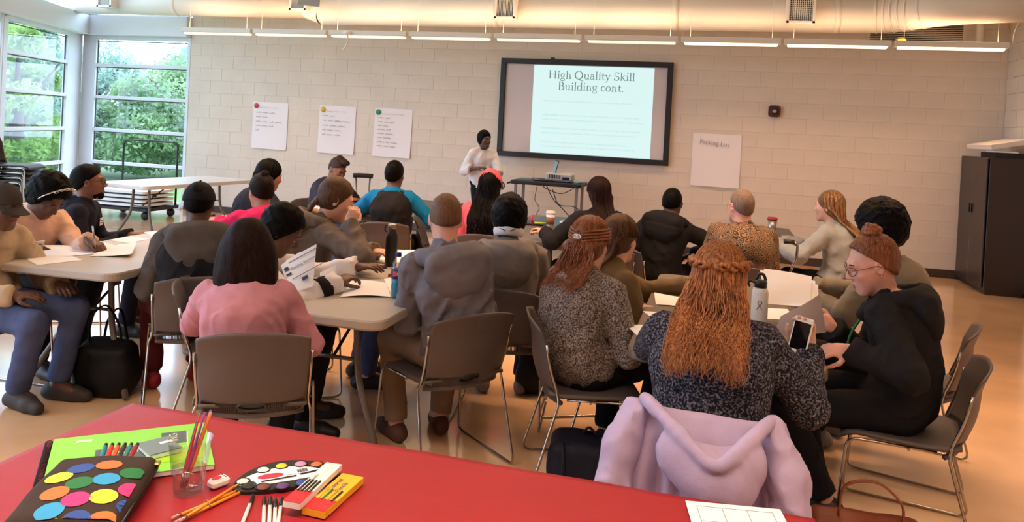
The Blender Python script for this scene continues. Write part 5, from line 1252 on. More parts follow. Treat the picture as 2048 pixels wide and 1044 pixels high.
# posters
def squiggle(b, x, z, w, h, g, thick=.0035):
    """a handwritten word"""
    n = max(3, int(w/.022)); P = []
    for k in range(n*3+1): P.append((x+w*k/(n*3)+g.uniform(-.002, .002), z+(h*.5*math.sin(k*2.1+g.uniform(-.5, .5)))*(1.5 if k % 7 == 0 else .8)))
    for a, c_ in zip(P[:-1], P[1:]):
        dx, dz = c_[0]-a[0], c_[1]-a[1]; l = math.hypot(dx, dz) or 1; nx_, nz_ = -dz/l*thick/2, dx/l*thick/2
        b.add([(a[0]+nx_, 0, a[1]+nz_), (a[0]-nx_, 0, a[1]-nz_), (c_[0]-nx_, 0, c_[1]-nz_), (c_[0]+nx_, 0, c_[1]+nz_)], [(0, 1, 2, 3)])
m_poster = mat('flip_chart_paper', (230, 224, 226), .75); m_marker = mat('black_marker_writing', (74, 66, 76), .8); m_faintmk = mat('faded_marker_writing', (150, 140, 150), .8)
def poster(xl, zt, w, h, lines, dot, label, seed, tilt=0.0, name='flip_chart_poster', title=None):
    r = empty(name, (xl+w/2, WY-.004, zt-h/2), label, 'poster', 'flip chart sheets taped to the wall'); r.rotation_euler = (0, R(tilt), 0); g = np.random.default_rng(seed)
    V = []; F_ = []; nx_, nz_ = 8, 8
    for j in range(nz_+1):
        for i in range(nx_+1):
            u, v = i/nx_, j/nz_; V.append((-w/2+w*u, -.004-.012*abs(math.sin(3.1*u+seed))*v**2-.006*(1 if j == nz_ else 0), h/2-h*v))
    n = len(V); V += [(a, c_+.0008, d) for a, c_, d in V]
    for j in range(nz_):
        for i in range(nx_): a = j*(nx_+1)+i; q = (a, a+nx_+1, a+nx_+2, a+1); F_ += [q, tuple(k+n for k in q[::-1])]
    link('sheet', np_mesh('sheet', V, F_, m_poster, True), r)
    if dot:
        b = MB(); b.lathe((0, 0, 0), [(.04, 0), (.04, .002)], 24, axis=(0, -1, 0)); b.build('sticker_dot', dot, r, (-w/2+.065, -.02, h/2-.065))
        b = MB(); 
        x = -w/2+.13
        for k in range(3): ww = g.uniform(.05, .12); squiggle(b, x, h/2-.09, ww, .018, g, .003); x += ww+.02
        props(b.build('heading', m_faintmk, r, (0, -.022, 0)), kind='stuff')
    for i, (z, n_) in enumerate(lines):
        b = MB(); x = -w/2+.07
        for k in range(n_): ww = g.uniform(.06, .13); squiggle(b, x, h/2-z-.006*k*.3, ww, .022, g); x += ww+.025
        props(b.build('written_line', m_marker, r, (0, -.024, 0)), kind='stuff')
    if title:
        t = text_mesh('heading', title, .085, m_faintmk); o = link('heading', t, r); place_M(o, np.array([[1, 0, 0], [0, 0, -1], [0, 1, 0]]).T.T @ np.eye(3), (-w/2+.09, -.025, h/2-.14)); o.rotation_euler = (R(90), R(4), 0)
    return r
d_red = mat('red_sticker', (206, 48, 74), .5); d_yel = mat('yellow_sticker', (214, 184, 40), .5); d_grn = mat('green_sticker', (22, 138, 92), .5)
poster(-7.22, 1.83, .63, .745, [(.17, 3), (.24, 2), (.31, 4), (.38, 3), (.45, 1)], d_red, 'flip chart sheet with a red dot taped nearest the window', 3, .4)
poster(-6.04, 1.82, .625, .74, [(.16, 2), (.23, 4), (.31, 3), (.38, 3), (.45, 3)], d_yel, 'flip chart sheet with a yellow dot taped in the middle', 4, .6)
poster(-5.10, 1.82, .62, .74, [(.15, 2), (.21, 3), (.27, 2), (.33, 2), (.39, 2), (.45, 2), (.52, 3), (.58, 3)], d_grn, 'flip chart sheet with a green dot taped nearest the presenter', 5, .6)
poster(-.34, 1.68, .64, .72, [], None, 'nearly blank flip chart sheet headed Parking Lot, right of the screen', 6, .3, title='Parking Lot')
# fire alarm
al = empty('fire_alarm_strobe', (.70, WY, 2.02), 'small dark red fire alarm sounder on the wall', 'alarm')
b = MB(); b.prism(rrect(.155, .155, .04, 5), 0, .05, np.array([[1, 0, 0], [0, 0, -1], [0, 1, 0]]).T if False else np.array([[1., 0, 0], [0, 0, -1.], [0, 1., 0]])); b.build('alarm_body', mat('dark_red_enamel', (84, 30, 32), .4), al)
b = MB(); b.lathe((0, -.05, 0), [(.052, 0), (.048, .012)], 24, axis=(0, -1, 0)); b.build('sounder', mat('black_sounder', (36, 28, 28), .5), al)
b = MB(); b.box((0, -.064, 0), (.05, .012, .04), None, .006); b.build('strobe_lens', mat('cloudy_strobe_lens', (180, 150, 150), .2), al)
# cabinet
m_cab = mat('dark_brown_steel', (52, 40, 36), .38, spec=.5)
cab = empty('storage_cabinet', (3.18, 10.32, 0), 'tall dark brown steel cabinet in the right corner', 'cabinet'); cw, cdp, chh = .44, .96, 1.56
b = MB(); b.box((.012, 0, chh/2+.02), (cw-.03, cdp, chh-.04), None, .004); b.box((.02, 0, .03), (cw-.06, cdp-.02, .06)); b.build('carcass', m_cab, cab)
for sy in (-1, 1):
    b = MB(); b.box((-cw/2+.004, sy*cdp/4, chh/2+.03), (.018, cdp/2-.008, chh-.08), None, .004); d = b.build('door', m_cab, cab)
    b = MB(); b.box((-cw/2-.012, sy*.04, .95), (.02, .018, .11), None, .004); b.build('handle', mat('black_cabinet_handle', (20, 18, 18), .35), d)
b = MB(); b.box((0, 0, chh-.008), (cw, cdp+.01, .018), None, .003); b.build('top_panel', m_cab, cab)
bxm = mat('white_foam_board', (222, 214, 206), .7)
b = MB(); P = [at_y(1915, 304, 9.95), at_y(1962, 303, 9.9), at_y(2046, 276, 9.9)]
b.box((0, 0, .0), (.42, .75, .055), rotz(R(3)) @ roty(R(-12)), .003); props(b.build('foam_board', bxm, None, (3.15, 10.15, chh+.16)), 'white foam board lying slanted on the cabinet top', 'board')
b = MB(); b.box((0, 0, .03), (.34, .5, .06), None, .004); props(b.build('storage_box', mat('dark_card', (38, 32, 30), .7), None, (3.21, 10.12, chh)), 'dark flat box under the foam board on the cabinet', 'box')
b = MB(); b.box((0, 0, .008), (.24, .3, .016), None, .002); props(b.build('paper_stack', m_paper, None, (3.14, 9.98, chh+.062)), 'small white paper stack on the dark box on the cabinet', 'paper')
# small scraps on the lights
b = MB(); b.sphere((0, 0, 0), (.07, .05, .035), 12, 8); b.tube(bez([(0, 0, -.03), (.01, 0, -.12), (-.03, 0, -.2), (-.06, 0, -.24)], 4), .012, 6); props(b.build('deflated_balloon', mat('white_latex', (232, 226, 216), .4), None, tuple(at_y(695, 66, 9.83))), 'deflated white balloon hanging at the third linear light', 'balloon')
b = MB(); b.sphere((0, 0, 0), (.06, .05, .03), 12, 8); props(b.build('balloon_scrap', mat('yellow_latex', (206, 176, 60), .4), None, tuple(at_y(1802, 80, 9.95))), 'yellow balloon scrap lying on the light near the louver', 'balloon')
b = MB(); b.box((0, 0, 0), (.34, .004, .12), roty(R(4))); o = props(b.build('hanging_sign', mat('grey_card_sign', (150, 144, 138), .7), None, tuple(at_y(618, 3, 9.7))), 'grey card hanging from above before a duct grille', 'sign')
b = MB(); b.box((0, 0, 0), (.28, .05, .07), roty(R(2)), .004); props(b.build('ceiling_speaker_edge', m_blkframe, None, tuple(at_y(505, -6, 9.6))), 'black box edge hanging at the top left of the duct', 'box')
b = MB(); b.tube([(0, 0, -.02), (0, 0, .9)], .045, 14); props(b.build('white_pipe', m_duct, None, tuple(at_y(1959, 82, 10.7))), 'short white vertical pipe beside the louver', 'pipe')
b = MB(); b.tube(bez([(0, 0, -.06), (.02, 0, .1), (.07, 0, .25), (.05, 0, .5)], 5), .006, 6); props(b.build('hanging_wire', bxm, None, tuple(at_y(2025, 78, 9.9))), 'thin pale wire hanging by the right wall', 'wire')
# ================================================================== PROJECTOR CART
m_grey = mat('grey_cart_steel', (132, 126, 124), .4, metal=.4); m_lap = mat('dark_laptop_shell', (52, 50, 54), .4); m_proj = mat('pale_projector_shell', (186, 184, 186), .45); m_cable = mat('black_cable', (22, 20, 20), .5)
ctx_, cty_ = -2.10, 9.85; ct = empty('projector_cart', (ctx_, cty_, 0), 'black topped wheeled cart carrying laptop and projector', 'cart')
b = MB(); b.box((0, 0, .925), (.92, .52, .05), None, .01); b.build('cart_top', m_blkframe, ct)
b = MB(); b.box((0, 0, .30), (.84, .46, .03), None, .006); b.build('lower_shelf', m_blkframe, ct)
for sx in (-1, 1):
    for sy in (-1, 1):
        b = MB(); b.box((sx*.40, sy*.21, .49), (.035, .03, .83), None, .004); b.build('leg', m_grey, ct)
        b = MB(); b.lathe((sx*.40, sy*.21-.012, .037), [(.035, 0), (.035, .024)], 14, axis=(0, 1, 0)); b.build('caster', m_blkmetal, ct)
b = MB(); b.tube(fillet([(-.46, -.2, .92), (-.52, -.2, .90), (-.52, .2, .90), (-.46, .2, .92)], .03), .012, 8); b.build('push_handle', m_blkmetal, ct)
lp = empty('laptop', (ctx_-.10, cty_+.02, .951), 'open dark laptop on the projector cart, seen from the side', 'laptop', None, R(-72))
b = MB(); b.box((0, 0, .009), (.38, .26, .016), None, .004); b.build('laptop_base', m_lap, lp); b = MB(); b.box((0, .150, .140), (.38, .010, .28), rotx(R(-14)), .003); ls = b.build('laptop_lid', m_lap, lp)
b = MB(); b.box((0, .143, .140), (.35, .002, .24), rotx(R(-14))); b.build('laptop_display', mat('laptop_display', (120, 150, 160), .3, emit=(150, 190, 200), estr=.25), ls)
for r_ in range(4):
    b = MB(); 
    for k in range(11): b.box((-.13+k*.026, -.045+r_*.026, .0185), (.021, .021, .003))
    props(b.build('keyboard_row', m_blkframe, lp), kind='stuff')
b = MB(); b.box((0, 0, 0), (.20, .26, .004), None, .001); props(b.build('blue_pad', mat('teal_mouse_pad', (52, 108, 118), .7), None, (ctx_-.33, cty_-.05, .953)), 'teal pad lying left of the laptop on the cart', 'mouse pad')
pj = empty('projector', (ctx_+.14, cty_-.02, .951), 'pale desktop projector on the cart facing the screen', 'projector', None, R(4))
b = MB(); b.box((0, 0, .065), (.36, .27, .10), None, .02); b.build('projector_body', m_proj, pj)
b = MB(); b.lathe((.08, .13, .065), [(.036, 0), (.038, .03), (.030, .034)], 20, axis=(0, 1, 0)); b.build('lens', m_blkframe, pj)
b = MB()
for k in range(7): b.box((-.12+k*.022, -.136, .07), (.010, .006, .05))
props(b.build('vent_slots', m_dark, pj), kind='stuff'); b = MB(); b.box((.09, -.136, .05), (.09, .006, .035), None, .002); b.build('port_panel', m_dark, pj)
for sx in (-1, 1): b = MB(); b.lathe((sx*.13, -.08, 0), [(.012, 0), (.014, .018)], 10); b.build('foot', m_blkmetal, pj)
b = MB(); b.box((0, 0, .008), (.06, .14, .016), rotz(R(-20)), .005); props(b.build('teal_box', mat('teal_case', (40, 140, 136), .5), None, (ctx_+.40, cty_-.1, .951)), 'small teal case at the right end of the cart', 'case')
def cable(pts, label, r=.006, m=None): b = MB(); P = bez(pts, 8); c0 = P[0]; b.tube([p-c0 for p in P], r, 6); return props(b.build('cable', m or m_cable, None, c0), label, 'cable')
cy0 = cty_-.28
cable([(ctx_-.05, cy0+.05, .95), (ctx_-.0, cy0, .88), (ctx_+.22, cy0, .82), (ctx_+.42, cy0, .93), (ctx_+.46, cy0+.1, .96)], 'black cable sagging along the front edge of the cart')
cable([(ctx_+.02, cy0+.02, .90), (ctx_+.12, cy0, .74), (ctx_+.30, cy0-.02, .58), (ctx_+.42, cy0+.05, .40), (ctx_+.46, cy0+.1, .05)], 'black cable running from projector down to the right leg')
cable([(ctx_+.10, cy0+.02, .86), (ctx_+.2, cy0-.02, .68), (ctx_+.4, cy0, .66), (ctx_+.6, cy0, .52)], 'black cable looping right behind the dark haired person')
cable([(ctx_-.10, cy0, .90), (ctx_-.12, cy0, .72), (ctx_-.06, cy0, .62), (ctx_-.10, cy0, .50), (ctx_-.05, cy0, .44), (ctx_-.08, cy0, .30), (ctx_-.06, cy0, .02)], 'knotted black cable dangling below the laptop', .004)
# ================================================================== FAR LEFT: chairs stack, tables
SX_ = at_y(6, 330, 6.5)[0]
for k in range(11):
    chair(SX_+.010*k, 6.50+.004*k, -66, 'black stacking chair in the stack by the left window, %s from the floor' % (ORD+['tenth', 'eleventh'])[k], 'black chairs in the stack', CHB, z=.052*k, name='stacked_chair')
fold_table(-6.50, 8.25, .80, 1.80, -6, 'white folding table standing empty near the far window', m_top_white)
tc_ = empty('table_cart', (-8.45, 9.75, 0), 'table cart with tall dark green hoop handle by the window', 'cart', None, R(2)); m_hoop = mat('dark_green_enamel_tube', (24, 44, 42), .4)
b = MB(); b.box((0, 0, .15), (1.0, .72, .05), None, .006); b.build('deck', m_blkmetal, tc_)
b = MB(); b.tube(fillet([(-.48, .3, .15), (-.48, .3, 1.13), (.48, .3, 1.13), (.48, .3, .15)], .09, 6), .016, 10); b.build('hoop_handle', m_hoop, tc_)
for sx in (-1, 1):
    for sy in (-1, 1): b = MB(); b.lathe((sx*.42, sy*.28-.02, .06), [(.06, 0), (.06, .04)], 16, axis=(0, 1, 0)); b.build('caster', m_blkmetal, tc_)
for k in range(4):
    r = empty('folded_table', (-8.45, 9.68, .176+.062*k), 'white table folded flat, %s from the bottom on the table cart' % ORD[k], 'table', 'folded tables on the cart', R(2))
    b = MB(); b.prism(rrect(.98, .70, .06, 4), .022, .058); b.build('tabletop', m_top_white, r); b = MB(); b.tube(fillet([(-.4, -.25, .012), (.4, -.25, .012), (.4, .25, .012), (-.4, .25, .012)], .05), .011, 6); b.build('folded_leg', m_leg_grey, r)
# drink with straw on the left, by the cap
p = at_z(362, 436, .748); 
r = empty('drink_cup', (-3.62, 4.95, .742), 'small pale drink cup with dark lid and straw beside the cap', 'cup')
b = MB(); b.lathe((0, 0, 0), [(.028, 0), (.038, .10)], 20); b.build('cup_wall', mat('pale_plastic_cup', (206, 200, 194), .4), r); b = MB(); b.lathe((0, 0, .10), [(.040, 0), (.038, .012), (.02, .016)], 20); b.build('lid', m_blkmetal, r); b = MB(); b.tube([(0, 0, .1), (-.005, 0, .17), (-.03, 0, .2)], .004, 6); b.build('straw', m_blkmetal, r)
# crutch leaning near the mohawk
m_crutch = mat('brushed_aluminium', (150, 140, 132), .35, metal=.9)
q = at_y(718, 352, 7.95); r = empty('crutch', (q[0]+.05, q[1], 0), 'aluminium underarm crutch with dark pad beside the mohawk', 'crutch'); r.rotation_euler = (0, 0, R(20)); hz = q[2]
b = MB(); b.tube(bez([(-.11, 0, hz+.004), (-.04, 0, hz+.008), (.04, 0, hz+.008), (.11, 0, hz+.004)], 5), .026, 10); b.build('arm_pad', mat('dark_crutch_foam', (44, 36, 34), .8), r)
for sx in (-1, 1): b = MB(); b.tube([(sx*.08, 0, hz), (sx*.055, 0, hz-.45), (sx*.02, 0, .38)], .010, 8); b.build('upright', m_crutch, r)
b = MB(); b.tube([(-.055, 0, hz-.40), (.055, 0, hz-.40)], .017, 8); b.build('hand_grip', mat('dark_crutch_foam', (44, 36, 34), .8), r); b = MB(); b.tube([(0, 0, .42), (0, 0, .03)], .011, 8); b.build('lower_leg', m_crutch, r); b = MB(); b.lathe((0, 0, 0), [(.022, 0), (.016, .04)], 12); b.build('rubber_tip', m_blkmetal, r)
b = MB(); b.box((0, 0, .03), (.16, .10, .06), None, .01); props(b.build('red_pouch', mat('red_pouch_cloth', (190, 24, 46), .7), None, (q[0]+.02, 7.6, .742)), 'small red pouch on the table by the crutch', 'pouch')
# cane at the right
q = at_y(1583, 484, 6.05); r = empty('walking_cane', (q[0], q[1], 0), 'chrome walking cane with black grip beside the batik shirt', 'cane'); hz = q[2]
b = MB(); b.tube([(-.055, 0, hz), (.02, 0, hz)], .017, 10); b.build('grip', m_blkmetal, r); b = MB(); b.tube(fillet([(.015, 0, hz), (.045, 0, hz-.02), (.04, 0, hz-.13), (.0, 0, hz-.22), (.0, 0, .03)], .05, 5), .010, 10); b.build('shaft', m_chrome, r); b = MB(); b.lathe((0, 0, 0), [(.02, 0), (.014, .04)], 12); b.build('rubber_tip', m_blkmetal, r)
# ================================================================== THINGS ON THE TABLES
TZ = .7415
def sheet_px(pts, label, bend=0.0, lift=None, m=None, z=TZ, **k): return paper('paper_sheet', [at_z(a, b_, z) for a, b_ in pts], label, m, bend, 'paper', 'loose handouts on the tables', lift, **k)
sheet_px([(35, 508), (110, 498), (165, 520), (75, 530)], 'handout at the near left corner of the left table')
sheet_px([(85, 490), (170, 490), (215, 505), (130, 513)], 'handout under the forearm of the peach cardigan', z=TZ+.001)
sheet_px([(130, 497), (200, 482), (235, 492), (165, 505)], 'handout being written on at the left table', z=TZ+.002)
sheet_px([(180, 512), (240, 488), (275, 492), (262, 515)], 'handout with a curled end near the left table corner', bend=.012, lift=(0, .0, .05, .02), z=TZ+.001)
sheet_px([(215, 480), (262, 472), (300, 478), (255, 486)], 'handout in the middle of the left table')
sheet_px([(288, 464), (330, 460), (350, 470), (305, 474)], 'handout at the far end of the left table')
sheet_px([(706, 562), (772, 566), (782, 594), (680, 594)], 'curling handout in the middle of the centre table', bend=.018, lift=(0, 0, .0, 0), z=TZ+.002)
sheet_px([(655, 568), (700, 552), (722, 560), (676, 580)], 'handout under the dark hand on the centre table', z=TZ+.001)
sheet_px([(742, 520), (800, 505), (832, 512), (780, 530)], 'handout behind the black bottle on the centre table')
sheet_px([(795, 502), (838, 500), (850, 508), (812, 513)], 'handout at the far side of the centre table', bend=.01, z=TZ+.001)
sheet_px([(768, 558), (800, 552), (806, 580), (780, 584)], 'handout tucked beside the soda bottle', z=TZ+.0005)
sheet_px([(1308, 592), (1380, 598), (1380, 616), (1312, 609)], 'handout with a raised edge at the left of the dark table', bend=.008, lift=(.02, 0, 0, 0))
sheet_px([(1285, 622), (1360, 630), (1380, 655), (1325, 650)], 'handout by the olive sleeve on the dark table', bend=.006)
sheet_px([(1252, 650), (1325, 652), (1345, 675), (1275, 672)], 'handout nearest the marled knit sleeve', bend=.006, z=TZ+.001)
sheet_px([(1515, 615), (1575, 618), (1590, 640), (1520, 638)], 'handout behind the white flask on the dark table')
sheet_px([(615, 412), (640, 408), (652, 418), (625, 424)], 'handout before the slate T-shirt', z=TZ)
sheet_px([(1563, 478), (1600, 482), (1604, 496), (1560, 492)], 'handout at the far right table')
sheet_px([(1118, 442), (1150, 438), (1160, 446), (1128, 452)], 'handout behind the coffee cup', z=TZ+.005)
# stack of papers standing up, and held sheets
for k, (dx, dy) in enumerate(((0, 0), (8, -3), (18, 6), (26, 14))):
    P = [at_y(1520+dx, 540+dy, 3.98+.012*k), at_y(1618+dx*.7, 556+dy, 4.0+.012*k), at_y(1612+dx, 618, 3.80), at_y(1532, 608, 3.78)]
    paper('paper_sheet', P, 'upright white sheet behind the white flask, %s from the front' % ORD[k], None, .008, 'paper', 'propped sheets on the dark table')
HS = paper('held_newsletter', [at_y(1562, 632, 3.42), at_y(1640, 588, 3.50), at_y(1652, 665, 3.52), at_y(1545, 672, 3.40)], 'curved grey printed sheet held by the person with glasses', mat('grey_print_paper', (176, 168, 172), .7), .02)
rd = empty('reading_handout', tuple(at_y(605, 560, 3.30)), 'upright handout with a printed title beside the pink blazer', 'paper')
def sheet_in(parent, pts, m, bend=.0, name='sheet'):
    o = paper(name, pts, None, m, bend, parent=None); w = o.location.copy(); o.parent = parent; o.location = w-parent.location; return o
P = [at_y(572, 521, 3.32), at_y(633, 488, 3.38), at_y(626, 572, 3.30), at_y(576, 590, 3.24)]; sheet_in(rd, P, m_paper, .004)
u = nrm(P[1]-P[0]); v = nrm((P[0]-P[3])-u*((P[0]-P[3]) @ u)); nn = np.cross(u, v); MM = np.array([u, v, nn]).T; sg = 1 if nn[1] < 0 else -1; org = P[0]*.55+P[3]*.45
t = link('title_print', text_mesh('title_print', 'Reading Rockets', .0185, m_ink), rd); place_M(t, MM, org+u*.032+v*.012+nn*.006*sg-np.array(rd.location))
for k, (a, c_, w_, h_) in enumerate(((.03, .055, .16, .003), (.02, -.035, .17, .003), (.0, .03, .022, .02), (.0, -.002, .026, .012), (.06, -.06, .03, .018))):
    b = MB(); b.box((w_/2, 0, 0), (w_, h_, .0006)); o = b.build('print_block', m_ink, rd); place_M(o, MM, org+u*a+v*c_+nn*.006*sg-np.array(rd.location))
paper('paper_sheet', [at_y(562, 530, 3.36), at_y(601, 503, 3.42), at_y(622, 560, 3.36), at_y(578, 588, 3.3)], 'second upright handout just behind the titled handout', None, .004)
paper('paper_sheet', [at_y(640, 545, 3.50), at_y(672, 530, 3.56), at_y(674, 548, 3.54), at_y(640, 566, 3.46)], 'folded sheet raised beside the white sleeve', None, .004)
# bottles
m_blkbot = mat('matte_black_bottle', (26, 24, 28), .35); m_steel = mat('brushed_steel', (170, 164, 160), .3, metal=1)
q = at_z(781, 531, TZ); r = empty('black_bottle', q, 'tall black flask with steel lid on the centre table', 'bottle')
b = MB(); b.lathe((0, 0, 0), [(.034, 0), (.036, .006), (.036, .17), (.032, .195), (.022, .215), (.022, .222)], 28); b.build('flask_body', m_blkbot, r); b = MB(); b.lathe((0, 0, .222), [(.025, 0), (.026, .004), (.026, .026), (.023, .031)], 24); b.build('lid', m_steel, r); b = MB(); b.tube(bez([(-.024, 0, .245), (-.044, 0, .235), (-.044, 0, .205), (-.026, 0, .20)], 5), .004, 6); b.build('carry_loop', m_blkbot, r)
def clear(name, tint, mixg=.0):
    m = bpy.data.materials.new(name); m.use_nodes = True; nt = m.node_tree; nt.nodes.clear(); o = nt.nodes.new('ShaderNodeOutputMaterial'); t = nt.nodes.new('ShaderNodeBsdfTransparent'); g = nt.nodes.new('ShaderNodeBsdfGlossy'); x = nt.nodes.new('ShaderNodeMixShader'); f = nt.nodes.new('ShaderNodeLayerWeight'); f.inputs[0].default_value = .35
    a = nt.nodes.new('ShaderNodeMath'); a.operation = 'MULTIPLY_ADD'; a.inputs[1].default_value = .32; a.inputs[2].default_value = .02
    t.inputs[0].default_value = tint; g.inputs['Roughness'].default_value = .08; nt.links.new(f.outputs['Facing'], a.inputs[0]); nt.links.new(a.outputs[0], x.inputs[0]); nt.links.new(t.outputs[0], x.inputs[1]); nt.links.new(g.outputs[0], x.inputs[2]); nt.links.new(x.outputs[0], o.inputs[0]); return m
m_clear = clear('clear_plastic', (.985, .985, .985, 1)); m_soda = mat('blue_soda', (30, 134, 176), .15, spec=.6)
q = at_z(793, 595, TZ); r = empty('soda_bottle', q, 'clear soda bottle of bright blue drink on the centre table', 'bottle')
b = MB(); b.lathe((0, 0, 0), [(.026, 0), (.032, .008), (.033, .05), (.030, .075), (.033, .10), (.033, .145), (.028, .17), (.014, .195), (.0125, .205)], 24); b.build('bottle_wall', m_clear, r)
b = MB(); b.lathe((0, 0, .004), [(.024, 0), (.030, .006), (.031, .046), (.028, .07), (.0305, .092)], 24); b.build('blue_drink', m_soda, r)
b = MB(); b.lathe((0, 0, .098), [(.0336, 0), (.0336, .046)], 28); lb_ = b.build('wrap_label', mat('navy_soda_label', (34, 46, 112), .35), r)
b = MB()
for ang in (200, 260, 320): 
    for k in range(3): a = R(ang+k*14); b.box((.0342*math.cos(a), .0342*math.sin(a), .122), (.006, .0015, .028), rotz(a+math.pi/2) @ roty(R(25)))
b.build('label_flash', mat('red_label_flash', (204, 40, 52), .4), lb_)
t = link('label_word', text_mesh('label_word', 'DEW', .02, mat('white_label_word', (236, 232, 236), .4)), lb_); vdir = nrm(A(-q[0], -q[1], 0)); xx = A(-vdir[1], vdir[0], 0); place_M(t, np.array([xx, A(0, 0, 1), vdir]).T, A(0, 0, .115)+vdir*.0362-xx*.02)
b = MB(); b.lathe((0, 0, .203), [(.0145, 0), (.0145, .018), (.013, .02)], 20); b.build('cap', mat('blue_bottle_cap', (30, 50, 130), .4), r)
q = at_z(1517, 650, TZ); r = empty('white_flask', q, 'white insulated flask with black loop lid on the dark table', 'bottle')
b = MB(); b.lathe((0, 0, 0), [(.036, 0), (.038, .006), (.038, .155), (.033, .172), (.024, .178)], 28); b.build('flask_body', mat('white_powder_coat', (232, 230, 228), .4), r); b = MB(); b.lathe((0, 0, .178), [(.029, 0), (.029, .03), (.024, .034)], 24); b.build('lid', m_blkmetal, r)
b = MB(); b.tube(bez([(-.028, 0, .198), (-.05, 0, .205), (-.055, 0, .188), (-.048, 0, .178)], 5), .0055, 6); b.build('lid_strap', m_blkmetal, r); b = MB(); b.tube(bez([(-.022, 0, .212), (-.01, 0, .238), (.01, 0, .238), (.022, 0, .212)], 5), .007, 8); b.build('carry_loop', m_blkmetal, r)
vdir = nrm(A(-q[0], -q[1], 0)); xx = A(-vdir[1], vdir[0], 0)
b = MB(); cc = vdir*.0388
for pts in (((-.012, -.02), (.010, .012)), ((.012, -.02), (-.010, .012)), ((-.010, .012), (-.004, .022), (.004, .022), (.010, .012))): b.tube([cc+xx*a+A(0, 0, .10+c_) for a, c_ in pts], .0012, 5)
b.build('logo', m_ink, r)
# phone on table, phone in hand, marker
q = at_z(745, 534, TZ); r = empty('tablet_phone', (q[0], q[1], TZ), 'black phone lying by the black flask', 'phone', None, R(75)); b = MB(); b.box((0, 0, .006), (.085, .165, .011), None, .004); b.build('phone_case', m_blkmetal, r); b = MB(); b.box((0, 0, .0121), (.075, .15, .001)); b.build('phone_screen', mat('black_glass', (14, 14, 16), .08), r)
b = MB(); b.tube([(0, 0, .008), (.05, .025, .008), (.11, .055, .008)], .008, 8); props(b.build('red_marker', mat('red_marker_plastic', (176, 40, 66), .4), None, at_z(776, 553, TZ)), 'short red marker left of the soda bottle', 'marker')
ph = empty('held_phone', tuple(at_y(1601, 672, 2.98)), 'white phone held up by the person with red hair', 'phone'); vdir = nrm(np.array([0, 0, 1.5])-at_y(1601, 672, 2.98)); vdir = nrm(vdir+A(-.25, 0, .12)); zx = nrm(A(.12, 0, 1)-vdir*(A(.12, 0, 1) @ vdir)); MM = np.array([np.cross(zx, vdir), zx, vdir]).T
b = MB(); b.box((0, 0, 0), (.068, .138, .009), None, .004); o = b.build('phone_case', mat('white_phone_shell', (230, 226, 224), .3), ph); place_M(o, MM, (0, 0, 0)); b = MB(); b.box((0, 0, .0048), (.058, .100, .0006)); o = b.build('phone_screen', mat('black_glass', (14, 14, 16), .08), ph); place_M(o, MM, (0, 0, 0)); b = MB(); b.lathe((0, -.06, .0046), [(.006, 0), (.006, .0008)], 14); o = b.build('home_button', mat('grey_button_ring', (190, 186, 184), .3), ph); place_M(o, MM, (0, 0, 0))
# far table things
b = MB(); b.box((0, 0, .002), (.62, .70, .004)); props(b.build('blue_cover_sheet', mat('blue_table_paper', (74, 112, 140), .6), None, (-1.33, 7.15, TZ)), 'blue sheet covering the end of the table below the projector', 'table cover')
q = at_z(1100, 455, TZ); r = empty('coffee_cup', q, 'paper coffee cup with brown sleeve and white lid', 'cup'); b = MB(); b.lathe((0, 0, 0), [(.030, 0), (.042, .125)], 24); b.build('cup_wall', m_paper, r); b = MB(); b.lathe((0, 0, .03), [(.0345, 0), (.041, .065)], 24); b.build('cup_sleeve', mat('brown_card_sleeve', (150, 104, 76), .8), r); b = MB(); b.lathe((0, 0, .125), [(.045, 0), (.045, .008), (.041, .012), (.040, .024), (.0, .022)], 24); b.build('lid', mat('white_lid_plastic', (234, 228, 224), .4), r)
b = MB(); b.box((0, 0, .006), (.20, .26, .012), None, .003); props(b.build('tablet_folder', m_blkmetal, None, tuple(at_z(1068, 447, TZ+.002))), 'dark folder left of the coffee cup', 'folder')
b = MB(); b.tube([(-.07, 0, .010), (.07, .02, .010)], .010, 8); props(b.build('yellow_highlighter', mat('yellow_green_marker', (190, 200, 60), .4), None, tuple(at_z(1084, 449, TZ+.016))), 'yellow-green highlighter left of the coffee cup', 'marker')
q = at_z(1060, 447, TZ+.06); b = MB(); b.tube([(0, 0, 0), (-.02, .0, .09)], .010, 8); props(b.build('held_red_marker', mat('red_marker_plastic', (176, 40, 66), .4), None, tuple(at_z(1066, 452, .83))), 'red marker held upright by the reaching hand', 'marker')
q = at_z(1543, 472, TZ); r = empty('steel_tumbler', q, 'steel tumbler with a red lid on the far right table', 'tumbler'); b = MB(); b.lathe((0, 0, 0), [(.032, 0), (.042, .15)], 24); b.build('tumbler_wall', m_steel, r); b = MB(); b.lathe((0, 0, .15), [(.046, 0), (.046, .014), (.040, .024)], 24); b.build('lid', mat('red_tumbler_lid', (196, 44, 58), .4), r)
b = MB(); b.tube([(0, 0, .006), (.09, .05, .006)], .006, 8); props(b.build('writing_pen', m_blkmetal, None, tuple(at_z(1368, 588, TZ))), 'dark pen lying at the far left of the dark table', 'pen')
a_, e_, w_, _ = PEA['J'][-1]; b = MB(); b.tube([(0, 0, 0), (-.02, -.01, .13)], .005, 8); props(b.build('silver_pen', m_steel, None, w_+A(.085, -.03, -.03)), 'silver pen in the hand of the person in the peach cardigan', 'pen')
